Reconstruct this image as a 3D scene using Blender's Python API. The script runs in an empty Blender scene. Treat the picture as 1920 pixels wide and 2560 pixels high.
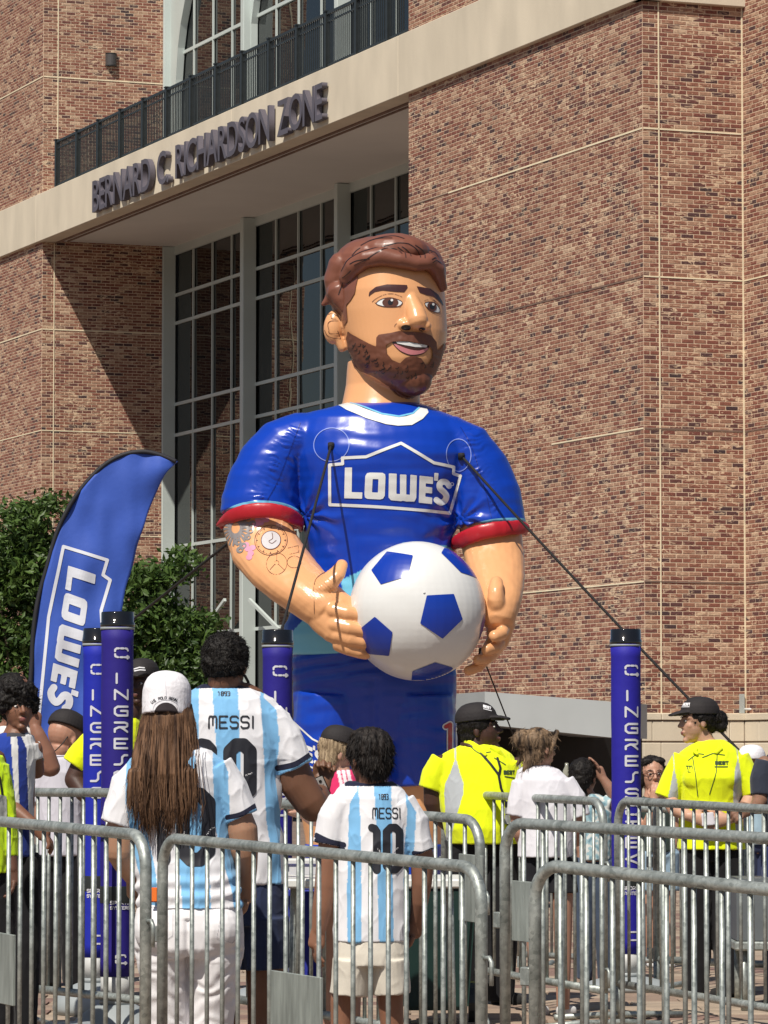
import bpy, bmesh, math, random
import numpy as np
from mathutils import Vector, Matrix, noise
from mathutils.bvhtree import BVHTree
random.seed(7); rng = np.random.default_rng(7)
D = bpy.data; SC = bpy.context.scene; COL = SC.collection
# ------------------------------------------------------------------ camera, world, sun
F = 9800.0; HOR = 1900.0; CAMZ = 1.45
PIT = math.atan((HOR-1280)/F)
cam = D.objects.new('camera', D.cameras.new('camera')); COL.objects.link(cam)
cam.location = (0, 0, CAMZ); cam.rotation_euler = (math.pi/2+PIT, 0, 0)
cam.data.sensor_fit = 'VERTICAL'; cam.data.sensor_height = 36; cam.data.lens = F/2560*36
cam.data.clip_start = 0.5; cam.data.clip_end = 2000
SC.camera = cam
SC.view_settings.view_transform = 'Standard'; SC.view_settings.look = 'None'
SC.view_settings.exposure = 0.08; SC.view_settings.gamma = 1.0
SUN_AZ = Vector((-0.44, -0.90)).normalized(); SUN_EL = math.radians(54)
wd = D.worlds.new('World'); SC.world = wd; wd.use_nodes = True
nt = wd.node_tree; nt.nodes.clear()
sky = nt.nodes.new('ShaderNodeTexSky'); sky.sky_type = 'NISHITA'; sky.sun_disc = False
sky.sun_elevation = SUN_EL; sky.sun_rotation = math.atan2(SUN_AZ.x, SUN_AZ.y) % (2*math.pi)
bg = nt.nodes.new('ShaderNodeBackground'); bg.inputs[1].default_value = 0.058
wo = nt.nodes.new('ShaderNodeOutputWorld')
nt.links.new(sky.outputs[0], bg.inputs[0]); nt.links.new(bg.outputs[0], wo.inputs[0])
sl = D.lights.new('sun', 'SUN'); sl.energy = 5.0; sl.angle = math.radians(0.53); sl.color = (1.0, 0.93, 0.83)
so = D.objects.new('sun', sl); COL.objects.link(so)
sdir = Vector((SUN_AZ.x*math.cos(SUN_EL), SUN_AZ.y*math.cos(SUN_EL), math.sin(SUN_EL)))
so.rotation_euler = sdir.to_track_quat('Z', 'Y').to_euler(); so.location = (-20, -20, 40)

# ------------------------------------------------------------------ helpers
def T(px, py):
    cy = 1280-py; fy = F*math.cos(PIT)-cy*math.sin(PIT); z = F*math.sin(PIT)+cy*math.cos(PIT)
    return (px-960)/fy, z/fy
def W(px, py, Y):
    a, b = T(px, py); return Vector((a*Y, Y, CAMZ+b*Y))
def gz(Y): return float(np.interp(Y, [8, 11.8, 13, 14.6, 17, 20, 26], [-.12, -.03, .03, .1, .15, .2, .2]))
def thing(name, label, cat, loc=(0, 0, 0), group=None, rotz=0):
    o = D.objects.new(name, None); COL.objects.link(o); o.location = loc; o.rotation_euler = (0, 0, rotz)
    o.empty_display_size = .1
    o['label'] = label; o['category'] = cat
    if group: o['group'] = group
    return o
def tag(o, label, cat, group=None):
    o['label'] = label; o['category'] = cat
    if group: o['group'] = group
def mesh(name, v, f, smooth=False):
    me = D.meshes.new(name); me.from_pydata([tuple(map(float, a)) for a in v], [], [tuple(map(int, a)) for a in f]); me.update()
    if smooth: me.shade_smooth()
    return me
def part(name, me, mat=None, parent=None, loc=(0, 0, 0), rot=(0, 0, 0), label=None, stuff=False):
    o = D.objects.new(name, me); COL.objects.link(o); o.location = loc; o.rotation_euler = rot
    if parent: o.parent = parent
    if mat and not me.materials: me.materials.append(mat)
    if label: o['label'] = label
    if stuff: o['kind'] = 'stuff'
    return o
# shapes returned as (verts, faces)
def box(x0, x1, y0, y1, z0, z1):
    v = [(x0,y0,z0),(x1,y0,z0),(x1,y1,z0),(x0,y1,z0),(x0,y0,z1),(x1,y0,z1),(x1,y1,z1),(x0,y1,z1)]
    return v, [(0,3,2,1),(4,5,6,7),(0,1,5,4),(1,2,6,5),(2,3,7,6),(3,0,4,7)]
def join(*sh):
    V = []; Fc = []
    for v, f in sh:
        b = len(V); V += [tuple(a) for a in v]; Fc += [tuple(i+b for i in q) for q in f]
    return V, Fc
def tube(pts, r, n=10, r2=None, closed=False):
    pts = [Vector(p) for p in pts]; V = []; Fc = []; m = len(pts); prev = None
    for i, p in enumerate(pts):
        t = (pts[min(i+1, m-1)]-pts[max(i-1, 0)]).normalized()
        if prev is None:
            a = t.orthogonal().normalized()
        else:
            a = prev-t*prev.dot(t); a = a.normalized() if a.length > 1e-6 else t.orthogonal().normalized()
        prev = a; b = t.cross(a)
        rr = r if r2 is None else r+(r2-r)*i/(m-1)
        for k in range(n):
            an = 2*math.pi*k/n; V.append(tuple(p+a*(rr*math.cos(an))+b*(rr*math.sin(an))))
    for i in range(m-1):
        for k in range(n):
            Fc.append((i*n+k, i*n+(k+1) % n, (i+1)*n+(k+1) % n, (i+1)*n+k))
    Fc.append(tuple(range(n-1, -1, -1))); Fc.append(tuple((m-1)*n+k for k in range(n)))
    return V, Fc
def xf(sh, M): return [tuple(M @ Vector(a)) for a in sh[0]], sh[1]
def bevel(me, w, seg=1):
    bm = bmesh.new(); bm.from_mesh(me)
    bmesh.ops.bevel(bm, geom=bm.edges[:], offset=w, segments=seg, affect='EDGES', clamp_overlap=True)
    bm.to_mesh(me); bm.free(); return me
# ------------------------------------------------------------------ materials
def nodes(name):
    m = D.materials.new(name); m.use_nodes = True; t = m.node_tree; b = t.nodes['Principled BSDF']; return m, t, b
def N(t, typ, **kw):
    n = t.nodes.new(typ)
    for k, v in kw.items():
        if isinstance(v, tuple) and k.startswith('i_'): n.inputs[k[2:]].default_value = v
        elif k.startswith('i_'): n.inputs[k[2:].replace('_', ' ')].default_value = v
        else: setattr(n, k, v)
    return n
def mat(name, col, rough=.6, metal=0., var=.12, scale=3., bump=0., bscale=40., spec=.5, coat=0., detail=5, stretch=None):
    """plain painted/solid material with a procedural mottling and relief"""
    m, t, b = nodes(name); L = t.links
    tc = N(t, 'ShaderNodeTexCoord'); src = tc.outputs['Object']
    if stretch:
        mp = N(t, 'ShaderNodeMapping'); mp.inputs['Scale'].default_value = stretch; L.new(src, mp.inputs[0]); src = mp.outputs[0]
    nz = N(t, 'ShaderNodeTexNoise', i_Scale=scale, i_Detail=detail); L.new(src, nz.inputs['Vector'])
    cr = N(t, 'ShaderNodeMapRange'); cr.inputs[1].default_value = .3; cr.inputs[2].default_value = .7
    cr.inputs[3].default_value = 1-var; cr.inputs[4].default_value = 1+var
    L.new(nz.outputs[0], cr.inputs[0])
    mx = N(t, 'ShaderNodeVectorMath', operation='SCALE'); mx.inputs[0].default_value = col
    L.new(cr.outputs[0], mx.inputs['Scale']); L.new(mx.outputs[0], b.inputs['Base Color'])
    b.inputs['Roughness'].default_value = rough; b.inputs['Metallic'].default_value = metal
    b.inputs['Specular IOR Level'].default_value = spec; b.inputs['Coat Weight'].default_value = coat
    if bump:
        n2 = N(t, 'ShaderNodeTexNoise', i_Scale=bscale, i_Detail=4.); L.new(src, n2.inputs['Vector'])
        bp = N(t, 'ShaderNodeBump', i_Strength=bump, i_Distance=.01); L.new(n2.outputs[0], bp.inputs['Height'])
        L.new(bp.outputs[0], b.inputs['Normal'])
    return m
def vcmat(name, rough=.7, spec=.3, bump=0., bscale=60., bdist=.01, var=.06, vscale=8., sheen=0., coat=0., stretch=(1, 1, 1), sss=0):
    """colour comes from the print stored on the mesh (attribute 'col'), weave and wear from noise"""
    m, t, b = nodes(name); L = t.links
    at = N(t, 'ShaderNodeAttribute', attribute_name='col'); tc = N(t, 'ShaderNodeTexCoord')
    mp = N(t, 'ShaderNodeMapping'); mp.inputs['Scale'].default_value = stretch; L.new(tc.outputs['Object'], mp.inputs[0])
    nz = N(t, 'ShaderNodeTexNoise', i_Scale=vscale, i_Detail=6.); L.new(mp.outputs[0], nz.inputs['Vector'])
    cr = N(t, 'ShaderNodeMapRange'); cr.inputs[1].default_value = .3; cr.inputs[2].default_value = .7
    cr.inputs[3].default_value = 1-var; cr.inputs[4].default_value = 1+var; L.new(nz.outputs[0], cr.inputs[0])
    mx = N(t, 'ShaderNodeVectorMath', operation='SCALE'); L.new(at.outputs['Color'], mx.inputs[0])
    L.new(cr.outputs[0], mx.inputs['Scale']); L.new(mx.outputs[0], b.inputs['Base Color'])
    b.inputs['Roughness'].default_value = rough; b.inputs['Specular IOR Level'].default_value = spec
    b.inputs['Sheen Weight'].default_value = sheen; b.inputs['Coat Weight'].default_value = coat
    b.inputs['Coat Roughness'].default_value = .15
    if sss: b.inputs['Subsurface Weight'].default_value = sss; b.inputs['Subsurface Scale'].default_value = .01
    if bump:
        n2 = N(t, 'ShaderNodeTexNoise', i_Scale=bscale, i_Detail=3.); L.new(mp.outputs[0], n2.inputs['Vector'])
        bp = N(t, 'ShaderNodeBump', i_Strength=bump, i_Distance=bdist); L.new(n2.outputs[0], bp.inputs['Height'])
        L.new(bp.outputs[0], b.inputs['Normal'])
    return m
M = {}
M['mortar'] = mat('mortar', (.62, .48, .345), .9, var=.1, scale=2, bump=.3)
M['limestone'] = mat('limestone', (.64, .565, .44), .85, var=.10, scale=1.3, bump=.25, bscale=50, stretch=(1.2, 1.2, .45))
M['soffit'] = mat('soffit_stucco', (.68, .675, .64), .9, var=.05, scale=.5, bump=.2, bscale=60)
M['sealant'] = mat('joint_sealant', (.80, .70, .50), .7, var=.1, scale=4)
M['dark_seal'] = mat('dark_sealant', (.20, .13, .10), .8, var=.2, scale=4)
M['frame'] = mat('painted_window_frame', (.50, .56, .54), .45, var=.06, scale=.8)
M['rail'] = mat('dark_painted_railing', (.022, .026, .027), .4, var=.15, scale=6)
M['letter'] = mat('painted_letters', (.10, .09, .112), .5, var=.12, scale=2)
M['canopy'] = mat('canopy_metal', (.40, .42, .42), .45, var=.06, scale=1)
M['dark'] = mat('unlit_interior_black', (.012, .010, .010), .9, var=.3, scale=2)  # near-black colour stands for the lack of light inside
M['steel'] = None
def brick_mat():
    m, t, b = nodes('clay_brick'); L = t.links
    at = N(t, 'ShaderNodeAttribute', attribute_name='rnd')
    cr = N(t, 'ShaderNodeValToRGB'); e = cr.color_ramp; e.interpolation = 'LINEAR'
    stops = [(0, (.050, .028, .032)), (.16, (.095, .040, .038)), (.34, (.185, .060, .043)), (.52, (.235, .088, .058)),
             (.70, (.280, .132, .086)), (.86, (.350, .200, .132)), (1, (.47, .32, .22))]
    while len(e.elements) < len(stops): e.elements.new(.5)
    for el, (p, c) in zip(e.elements, stops): el.position = p; el.color = (*c, 1)
    L.new(at.outputs['Fac'], cr.inputs[0])
    ge = N(t, 'ShaderNodeNewGeometry')
    # pale smears wiped over the faces, two leanings
    def smear(rot, sc, lo, hi):
        mp = N(t, 'ShaderNodeMapping'); mp.inputs['Rotation'].default_value = rot; mp.inputs['Scale'].default_value = sc
        L.new(ge.outputs['Position'], mp.inputs[0])
        nz = N(t, 'ShaderNodeTexNoise', i_Scale=1.0, i_Detail=3., i_Distortion=1.2); L.new(mp.outputs[0], nz.inputs['Vector'])
        r = N(t, 'ShaderNodeMapRange'); r.inputs[1].default_value = lo; r.inputs[2].default_value = hi; L.new(nz.outputs[0], r.inputs[0])
        return r.outputs[0]
    s1 = smear((0, math.radians(42), 0), (4.6, 4.6, 14), .58, .64); s2 = smear((0, math.radians(-42), 0), (5, 5, 15), .585, .645)
    mxm = N(t, 'ShaderNodeMath', operation='MAXIMUM'); L.new(s1, mxm.inputs[0]); L.new(s2, mxm.inputs[1])
    n3 = N(t, 'ShaderNodeTexNoise', i_Scale=1.1, i_Detail=2.); L.new(ge.outputs['Position'], n3.inputs['Vector'])
    r3 = N(t, 'ShaderNodeMapRange'); r3.inputs[1].default_value = .4; r3.inputs[2].default_value = .6; r3.inputs[3].default_value = .25; r3.inputs[4].default_value = .85
    L.new(n3.outputs[0], r3.inputs[0])
    mu = N(t, 'ShaderNodeMath', operation='MULTIPLY'); L.new(mxm.outputs[0], mu.inputs[0]); L.new(r3.outputs[0], mu.inputs[1])
    n4 = N(t, 'ShaderNodeTexNoise', i_Scale=30., i_Detail=3.); L.new(ge.outputs['Position'], n4.inputs['Vector'])
    r4 = N(t, 'ShaderNodeMapRange'); r4.inputs[1].default_value = .3; r4.inputs[2].default_value = .7; r4.inputs[3].default_value = .8; r4.inputs[4].default_value = 1.2
    L.new(n4.outputs[0], r4.inputs[0])
    sc = N(t, 'ShaderNodeVectorMath', operation='SCALE'); L.new(cr.outputs[0], sc.inputs[0]); L.new(r4.outputs[0], sc.inputs['Scale'])
    mx = N(t, 'ShaderNodeMix', data_type='RGBA'); L.new(mu.outputs[0], mx.inputs[0]); L.new(sc.outputs[0], mx.inputs[6]); mx.inputs[7].default_value = (.66, .49, .33, 1)
    L.new(mx.outputs[2], b.inputs['Base Color']); b.inputs['Roughness'].default_value = .85
    bp = N(t, 'ShaderNodeBump', i_Strength=.5, i_Distance=.01); L.new(n4.outputs[0], bp.inputs['Height']); L.new(bp.outputs[0], b.inputs['Normal'])
    return m
M['brick'] = brick_mat()
def glass_mat():
    m, t, b = nodes('dark_window_glass'); L = t.links
    b.inputs['Base Color'].default_value = (.008, .010, .011, 1); b.inputs['Roughness'].default_value = .015
    b.inputs['IOR'].default_value = 1.5; b.inputs['Specular IOR Level'].default_value = .6
    ge = N(t, 'ShaderNodeNewGeometry'); nz = N(t, 'ShaderNodeTexNoise', i_Scale=.7, i_Detail=1.); L.new(ge.outputs['Position'], nz.inputs['Vector'])
    bp = N(t, 'ShaderNodeBump', i_Strength=.5, i_Distance=.012); L.new(nz.outputs[0], bp.inputs['Height']); L.new(bp.outputs[0], b.inputs['Normal'])
    return m
M['glass'] = glass_mat()
def galv_mat():
    m, t, b = nodes('galvanised_steel'); L = t.links
    tc = N(t, 'ShaderNodeTexCoord')
    nz = N(t, 'ShaderNodeTexNoise', i_Scale=9., i_Detail=6., i_Roughness=.65); L.new(tc.outputs['Object'], nz.inputs['Vector'])
    vo = N(t, 'ShaderNodeTexVoronoi', i_Scale=70.); L.new(tc.outputs['Object'], vo.inputs['Vector'])
    ad = N(t, 'ShaderNodeMath', operation='MULTIPLY_ADD'); L.new(vo.outputs['Color'], ad.inputs[0]); ad.inputs[1].default_value = .25; L.new(nz.outputs[0], ad.inputs[2])
    cr = N(t, 'ShaderNodeValToRGB'); cr.color_ramp.elements[0].position = .35; cr.color_ramp.elements[0].color = (.13, .15, .14, 1)
    cr.color_ramp.elements[1].position = .85; cr.color_ramp.elements[1].color = (.52, .56, .53, 1); L.new(ad.outputs[0], cr.inputs[0])
    L.new(cr.outputs[0], b.inputs['Base Color']); b.inputs['Metallic'].default_value = .55; b.inputs['Roughness'].default_value = .48
    bp = N(t, 'ShaderNodeBump', i_Strength=.25, i_Distance=.003); L.new(nz.outputs[0], bp.inputs['Height']); L.new(bp.outputs[0], b.inputs['Normal'])
    return m
M['steel'] = galv_mat()
# ------------------------------------------------------------------ the ground
def ground():
    ys = [-30, 0, 8, 11.8, 13, 14.6, 17, 20, 26, 60, 200, 1500]; v = []; f = []
    for y in ys:
        for x in (-1500, -40, 40, 1500): v.append((x, y, gz(y)-.035))
    for i in range(len(ys)-1):
        for j in range(3): a = i*4+j; f.append((a, a+1, a+5, a+4))
    o = part('ground', mesh('ground', v, f), mat('paver_joint_sand', (.17, .125, .10), .95, var=.2, scale=1.5, bump=.4)); o['kind'] = 'structure'
    # slabs, laid in a running pattern; the biggest in view are single pieces
    cols = [(.30, .225, .165), (.25, .18, .135), (.20, .125, .10), (.33, .26, .195)]
    pm = [mat('concrete_paver', c, .9, var=.16, scale=6, bump=.4) for c in cols]
    base = [mesh('paver', *box(-.295, .295, -.145, .145, -.03, 0)) for c in cols]
    for b_, m_ in zip(base, pm): bevel(b_, .006); b_.materials.append(m_)
    n = 0; V = []; Fc = []; MI = []
    for i, y in enumerate(np.arange(11, 45, .3)):
        half = y*.1+.9
        for x in np.arange(-half-(i % 2)*.3, half, .6):
            k = random.randrange(4)
            if 17.6 < y < 25.5 and abs(x) < y*.099 and n < 300 :
                o = part('paver', base[k], None, ground_o, (x, y, gz(y)+.0015*random.random())); n += 1
            else:
                vv, ff = box(x-.295, x+.295, y-.145, y+.145, gz(y)-.03, gz(y)+.0015*random.random())
                b0 = len(V); V += vv; Fc += [tuple(q+b0 for q in a) for a in ff[1:]]; MI += [k]*5
    me = mesh('pavers', V, Fc)
    for m_ in pm: me.materials.append(m_)
    me.polygons.foreach_set('material_index', MI)
    part('far_pavers', me, None, ground_o, stuff=True)
    return o
ground_o = None
def _g():
    global ground_o
    ground_o = D.objects.new('pavement', None)
    me = mesh('pavement', *box(-6, 6, 10.5, 45, -.4, -.39)); ground_o = part('pavement', me, M['mortar']); ground_o['kind'] = 'structure'
    ground()
_g()
# ------------------------------------------------------------------ the stadium building
BASE = Vector(((1612-960)/F*59.8, 59.8, .2))
bld = thing('stadium_building', 'brown brick stadium building with a pale stone band and tall dark windows behind the inflatable', 'building', BASE)
class Plane:
    def __init__(s, P0, d): s.P = Vector(P0); s.d = Vector(d).normalized(); s.n = Vector((s.d.y, -s.d.x)); s.ang = math.atan2(s.d.y, s.d.x)
    def pt(s, a, z, o=0.): return Vector((s.P.x+s.d.x*a+s.n.x*o, s.P.y+s.d.y*a+s.n.y*o, z))
    def hit(s, px, py):
        tx, tz = T(px, py)           # P + a d = (tx*Y, Y)
        a = (tx*s.P.y-s.P.x)/(s.d.x-tx*s.d.y); Y = s.P.y+a*s.d.y
        return a, CAMZ+tz*Y
    def box(s, a0, a1, z0, z1, o0, o1):
        vv = []
        for z in (z0, z1):
            for (a, o) in ((a0, o1), (a1, o1), (a1, o0), (a0, o0)): vv.append(tuple(s.pt(a, z, o)-BASE))
        return vv, [(0,3,2,1),(4,5,6,7),(0,1,5,4),(1,2,6,5),(2,3,7,6),(3,0,4,7)]
    def bar(s, A, B, w, o0, o1):      # bar between two (a,z) points
        A = Vector(A); B = Vector(B); t = (B-A).normalized(); q = Vector((-t.y, t.x))*w/2; vv = []
        for o in (o1, o0):
            for p in (A-q, B-q, B+q, A+q): vv.append(tuple(s.pt(p.x, p.y, o)-BASE))
        return vv, [(0,1,2,3),(7,6,5,4),(0,4,5,1),(1,5,6,2),(2,6,7,3),(3,7,4,0)]
    def prism(s, pts, o0, o1):
        n = len(pts); vv = [tuple(s.pt(a, z, o1)-BASE) for a, z in pts]+[tuple(s.pt(a, z, o0)-BASE) for a, z in pts]
        ff = [tuple(range(n)), tuple(range(2*n-1, n-1, -1))]+[(i, i+n, (i+1) % n+n, (i+1) % n) for i in range(n)]
        return vv, ff
e1 = (1, -2.41); e2 = (1, .385)
F1 = Plane((BASE.x, BASE.y), e1)
RR = Plane((BASE.x, BASE.y), e2)
aRi = RR.hit(1861, 900)[0]
p = RR.pt(aRi, 0); F3 = Plane((p.x, p.y), e1)
aL = F1.hit(105, 800)[0]
p = F1.pt(aL, 0); RL = Plane((p.x, p.y), e2)
aLi = RL.hit(404, 800)[0]
PD = .31; aLi += PD
p = RL.pt(aLi, 0); GP = Plane((p.x, p.y), e1)
a22 = F1.hit(1022, 600)[0]
ZB = F1.hit(1022, 236)[1]; ZT = F1.hit(1022, 84)[1]
ZTOP = 20.5
ZBASE = RR.hit(1650, 1783)[1]
bw, bh, mo, ch = .200, .0542, .0135, .0677
# --- bricks
NV = 14
brick_meshes = []
def setrnd(me, vals):
    at = me.attributes.new('rnd', 'FLOAT', 'FACE'); at.data.foreach_set('value', np.asarray(vals, dtype=np.float32))
for i in range(NV):
    me = mesh('brick', *box(-bw/2, bw/2, -.005, .03, -bh/2, bh/2)); bevel(me, .004); setrnd(me, [(i+.5)/NV]*len(me.polygons)); me.materials.append(M['brick']); brick_meshes.append(me)
brick_budget = [300]
def rv(a, z, P):
    q = P.pt(a, z); nn = noise.noise(Vector((q.x*.9, q.y*.9, z*1.2)))*.35
    return min(.999, max(0., random.betavariate(1.9, 1.7)+nn*.5))
def brick_wall(P, a0, a1, z0, z1, single=False, name='brick_wall', shift=0.):
    w = part(name, mesh(name, *P.box(a0, a1, z0, z1, -.35, 0)), M['mortar'], bld)
    V = []; R = []; Fc = []; c0 = int(math.floor(z0/ch)); c1 = int(math.ceil(z1/ch)); indiv = []
    for c in range(c0, c1):
        zz0 = max(c*ch+mo/2, z0+.002); zz1 = min(c*ch+mo/2+bh, z1-.002)
        if zz1-zz0 < .01: continue
        pitch = bw+mo; off = (c % 2)*pitch/2+shift
        k0 = int(math.floor((a0-off)/pitch))-1; k1 = int(math.ceil((a1-off)/pitch))+1
        for k in range(k0, k1):
            b0 = max(off+k*pitch+mo/2, a0+.003); b1 = min(off+k*pitch+mo/2+bw, a1-.003)
            if b1-b0 < .03: continue
            r = rv((b0+b1)/2, zz0, P); pr = .004+random.random()*.002
            if single and brick_budget[0] > 0 and b1-b0 > .19 and zz1-zz0 > .05:
                q = P.pt((b0+b1)/2, (zz0+zz1)/2, pr-.005)-BASE
                part('brick', brick_meshes[min(NV-1, int(r*NV))], None, w, q, (0, 0, P.ang)); brick_budget[0] -= 1
                continue
            s = .0015*random.random()
            i = len(V)
            for (a, z, o) in ((b0, zz0, 0), (b1, zz0, 0), (b1, zz1, 0), (b0, zz1, 0), (b0+.004, zz0+.004, pr), (b1-.004, zz0+.004, pr), (b1-.004, zz1-.004, pr), (b0+.004, zz1-.004, pr)):
                V.append(tuple(P.pt(a, z, o)-BASE))
            Fc += [(i+4, i+5, i+6, i+7), (i, i+1, i+5, i+4), (i+1, i+2, i+6, i+5), (i+2, i+3, i+7, i+6), (i+3, i, i+4, i+7)]; R += [r]*5
    me = mesh('bricks', V, Fc); setrnd(me, R); part('brick_courses', me, M['brick'], w, stuff=True)
    return w
aF3e = 3.4
JZ = [4.17, 6.52, 8.86, 11.15, 13.9, 16.9]
brick_wall(RR, 0, aRi, ZBASE, ZB+.3, single=True)
brick_wall(F1, a22, -.003, ZBASE, ZTOP)
brick_wall(F1, aL-6.5, aL-.003, 1.5, ZTOP)
brick_wall(RL, 0, aLi, 1.5, ZTOP)
brick_wall(F3, 0, aF3e, ZBASE, ZTOP)
# --- cream control joints
def joint(P, a0, a1, z0, z1, m='sealant'): part('joint', mesh('joint', *P.box(a0, a1, z0, z1, 0, .012)), M[m], bld)
def vj(P, px, z0, z1, w=.022): a = P.hit(px, 900)[0]; joint(P, a-w/2, a+w/2, z0, z1)
vj(RR, 1649, ZBASE, ZB); joint(RR, aRi-.03, aRi-.004, ZBASE, ZB)
vj(RL, 134, 1.5, ZB-.02); vj(RL, 141, ZT, ZTOP)
for i, z in enumerate(JZ):
    a_ = F1.hit(1122, 485)[0] if i == 3 else (a22 if i != 1 else F1.hit(1380, 1100)[0])
    joint(F1, a_, -.01, z-.011, z+.011, 'sealant' if i in (0, 1, 3) else 'dark_seal')
    if i == 3: joint(F1, a22, a_-.01, z-.009, z+.009, 'dark_seal')
    if z < ZB:
        joint(RR, .01, aRi-.04, z-.011, z+.011, 'sealant' if i in (2, 3) else 'dark_seal')
        joint(F3, .03, aF3e, z-.011, z+.011, 'sealant' if i == 2 else 'dark_seal')
    joint(F1, aL-6.4, aL-.01, z-.011, z+.011, 'sealant' if i != 1 else 'dark_seal')
    joint(RL, .01, aLi-.02, z-.011, z+.011, 'sealant')
# --- band: blocks along F1 and round the right corner, with thin joints
pb = .10
aBe = pb+.002
joints_px = [-400, 100, 1022, 1300]
cuts = [aL-6.5, F1.hit(100, 560)[0], F1.hit(590, 380)[0], F1.hit(1008, 160)[0], aBe]
for i in range(len(cuts)-1):
    me = mesh('stone_band', *F1.box(cuts[i]+.004, cuts[i+1]-.004, ZB, ZT, -.30, pb)); bevel(me, .01)
    part('stone_band', me, M['limestone'], bld)
part('stone_band', bevel(mesh('stone_band', *RR.box(-pb+.004, aRi+.03, ZB, ZT, -.2, pb-.003)), .01), M['limestone'], bld)
part('joint', mesh('joint', *F1.box(cuts[0], cuts[-1]-.02, ZB+.01, ZT-.01, -.25, pb-.012)), M['sealant'], bld)
# soffit and floor slab of the balcony
def quad_slab(z0, z1, m, name, a0=aL-.0, a1=a22+1.2, o1=-.02, o0=None):
    q = [F1.pt(a0, 0, o1), F1.pt(a1, 0, o1)]; g0 = GP.pt(-.05, 0); dd = GP.d*(a1-a0+.05)
    pts = [q[0], q[1], Vector((g0.x+dd.x, g0.y+dd.y, 0)), g0]
    vv = [(p_.x-BASE.x, p_.y-BASE.y, z-BASE.z) for z in (z0, z1) for p_ in pts]
    return part(name, mesh(name, vv, [(0,3,2,1),(4,5,6,7),(0,1,5,4),(1,2,6,5),(2,3,7,6),(3,0,4,7)]), m, bld)
quad_slab(ZB+.03, ZT-.15, M['soffit'], 'soffit')
# drip grooves under the edge
part('drip_edge', mesh('drip_edge', *F1.box(aL+.05, a22, ZB-.025, ZB+.05, -.36, -.31)), M['dark_seal'], bld)
part('drip_edge', mesh('drip_edge', *F1.box(aL+.2, a22, ZB+.0, ZB+.05, -.56, -.52)), M['dark_seal'], bld)
# --- window wall
def gx(px, py=900): return GP.hit(px, py)[0]
posts = []
PD = .31                                                  # posts stand proud of the glass
for i, (pf, pr_) in enumerate(((404, 404), (599, 607), (834, 842))):
    # front face edges are hit on the plane offset by PD
    FP = Plane(GP.pt(0, 0, PD).xy, e1); a0 = FP.hit(pf, 900)[0]; a1 = FP.hit(pr_, 900)[0] if i else a0+.12
    if i == 0: a0 = .002; a1 = .08
    posts.append((a0, a1))
    part('window_post', bevel(mesh('window_post', *GP.box(a0, a1, .2, ZB+.02, 0, PD)), .012), M['frame'], bld)
    part('window_post', bevel(mesh('window_post', *GP.box(a0, a1, ZT-.2, ZTOP, 0, PD)), .012), M['frame'], bld)
aGe = gx(1060)
levels = [GP.hit(483, 724)[1], GP.hit(483, 795)[1], GP.hit(483, 1000)[1], GP.hit(483, 1078)[1], GP.hit(500, 1358)[1], GP.hit(640, 1572)[1]]
ztops = GP.hit(452, 640)[1]
up_levels = [ZT+.1, GP.hit(492, 115)[1], GP.hit(492, -90)[1]]
mul = {0: [483, 531, 579], 1: [690, 746, 803], 2: [928, 990]}
bays = [(posts[0][1], posts[1][0]), (posts[1][1], posts[2][0]), (posts[2][1], aGe)]
def window_bay(b0, b1, xs, zs, gl=0.):
    xs = [b0]+sorted(xs)+[b1]
    for x in xs[1:-1]: part('mullion', mesh('mullion', *GP.box(x-.022, x+.022, zs[0], zs[-1], -.02, .02)), M['frame'], bld)
    for z in zs: part('transom', mesh('transom', *GP.box(b0, b1, z-.036, z+.036, -.022, .016)), M['frame'], bld)
    for i in range(len(xs)-1):
        for j in range(len(zs)-1):
            q_ = [(xs[i], zs[j]), (xs[i+1], zs[j]), (xs[i+1], zs[j+1]), (xs[i], zs[j+1])]; tl = [random.uniform(-.007, .007) for _ in range(4)]
            part('pane', mesh('pane', [tuple(GP.pt(a, z, -.03+t_)-BASE) for (a, z), t_ in zip(q_, tl)]+[tuple(GP.pt(a, z, -.06)-BASE) for a, z in q_], [(0,1,2),(0,2,3),(7,6,5,4),(0,4,5,1),(1,5,6,2),(2,6,7,3),(3,7,4,0)]), M['glass'], bld)
for i, (b0, b1) in enumerate(bays):
    xs = [gx(p_) for p_ in mul[i]]
    if i == 2: xs = xs+[gx(1045)]
    lv = sorted([.35]+levels+[ztops+.1])
    window_bay(b0, b1, xs, lv)
    window_bay(b0, b1, xs, [ZT-.1]+up_levels[1:]+[ZTOP])
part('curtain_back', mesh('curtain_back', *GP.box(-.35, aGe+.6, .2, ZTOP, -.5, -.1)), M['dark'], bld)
# head panel above the lower windows and the curved white spandrel above the balcony
part('head_panel', mesh('head_panel', *GP.box(0, aGe, ztops+.07, ZB+.05, -.05, .03)), M['frame'], bld)
sp = [GP.hit(x_, y_) for x_, y_ in ((441, 420), (450, 420), (453, 300), (456, 200), (461, 120), (468, 60), (479, 0), (493, -60), (510, -110), (441, -110))]
part('arch_spandrel', mesh('arch_spandrel', *GP.prism(sp, -.01, .16)), M['frame'], bld)
sp = [GP.hit(x_, y_) for x_, y_ in ((638, 330), (642, 330), (643, 60), (650, 0), (660, -60), (675, -110), (638, -110))]
part('arch_spandrel', mesh('arch_spandrel', *GP.prism(sp, -.01, .14)), M['frame'], bld)
# sloping braces at the foot of the window wall
for (xa, ya, xb, yb) in ((541, 1580, 598, 1500), (660, 1500, 735, 1575)):
    A = GP.hit(xa, ya); B = GP.hit(xb, yb)
    part('brace', mesh('brace', *GP.bar(A, B, .07, .30, .36)), M['frame'], bld)
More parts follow.
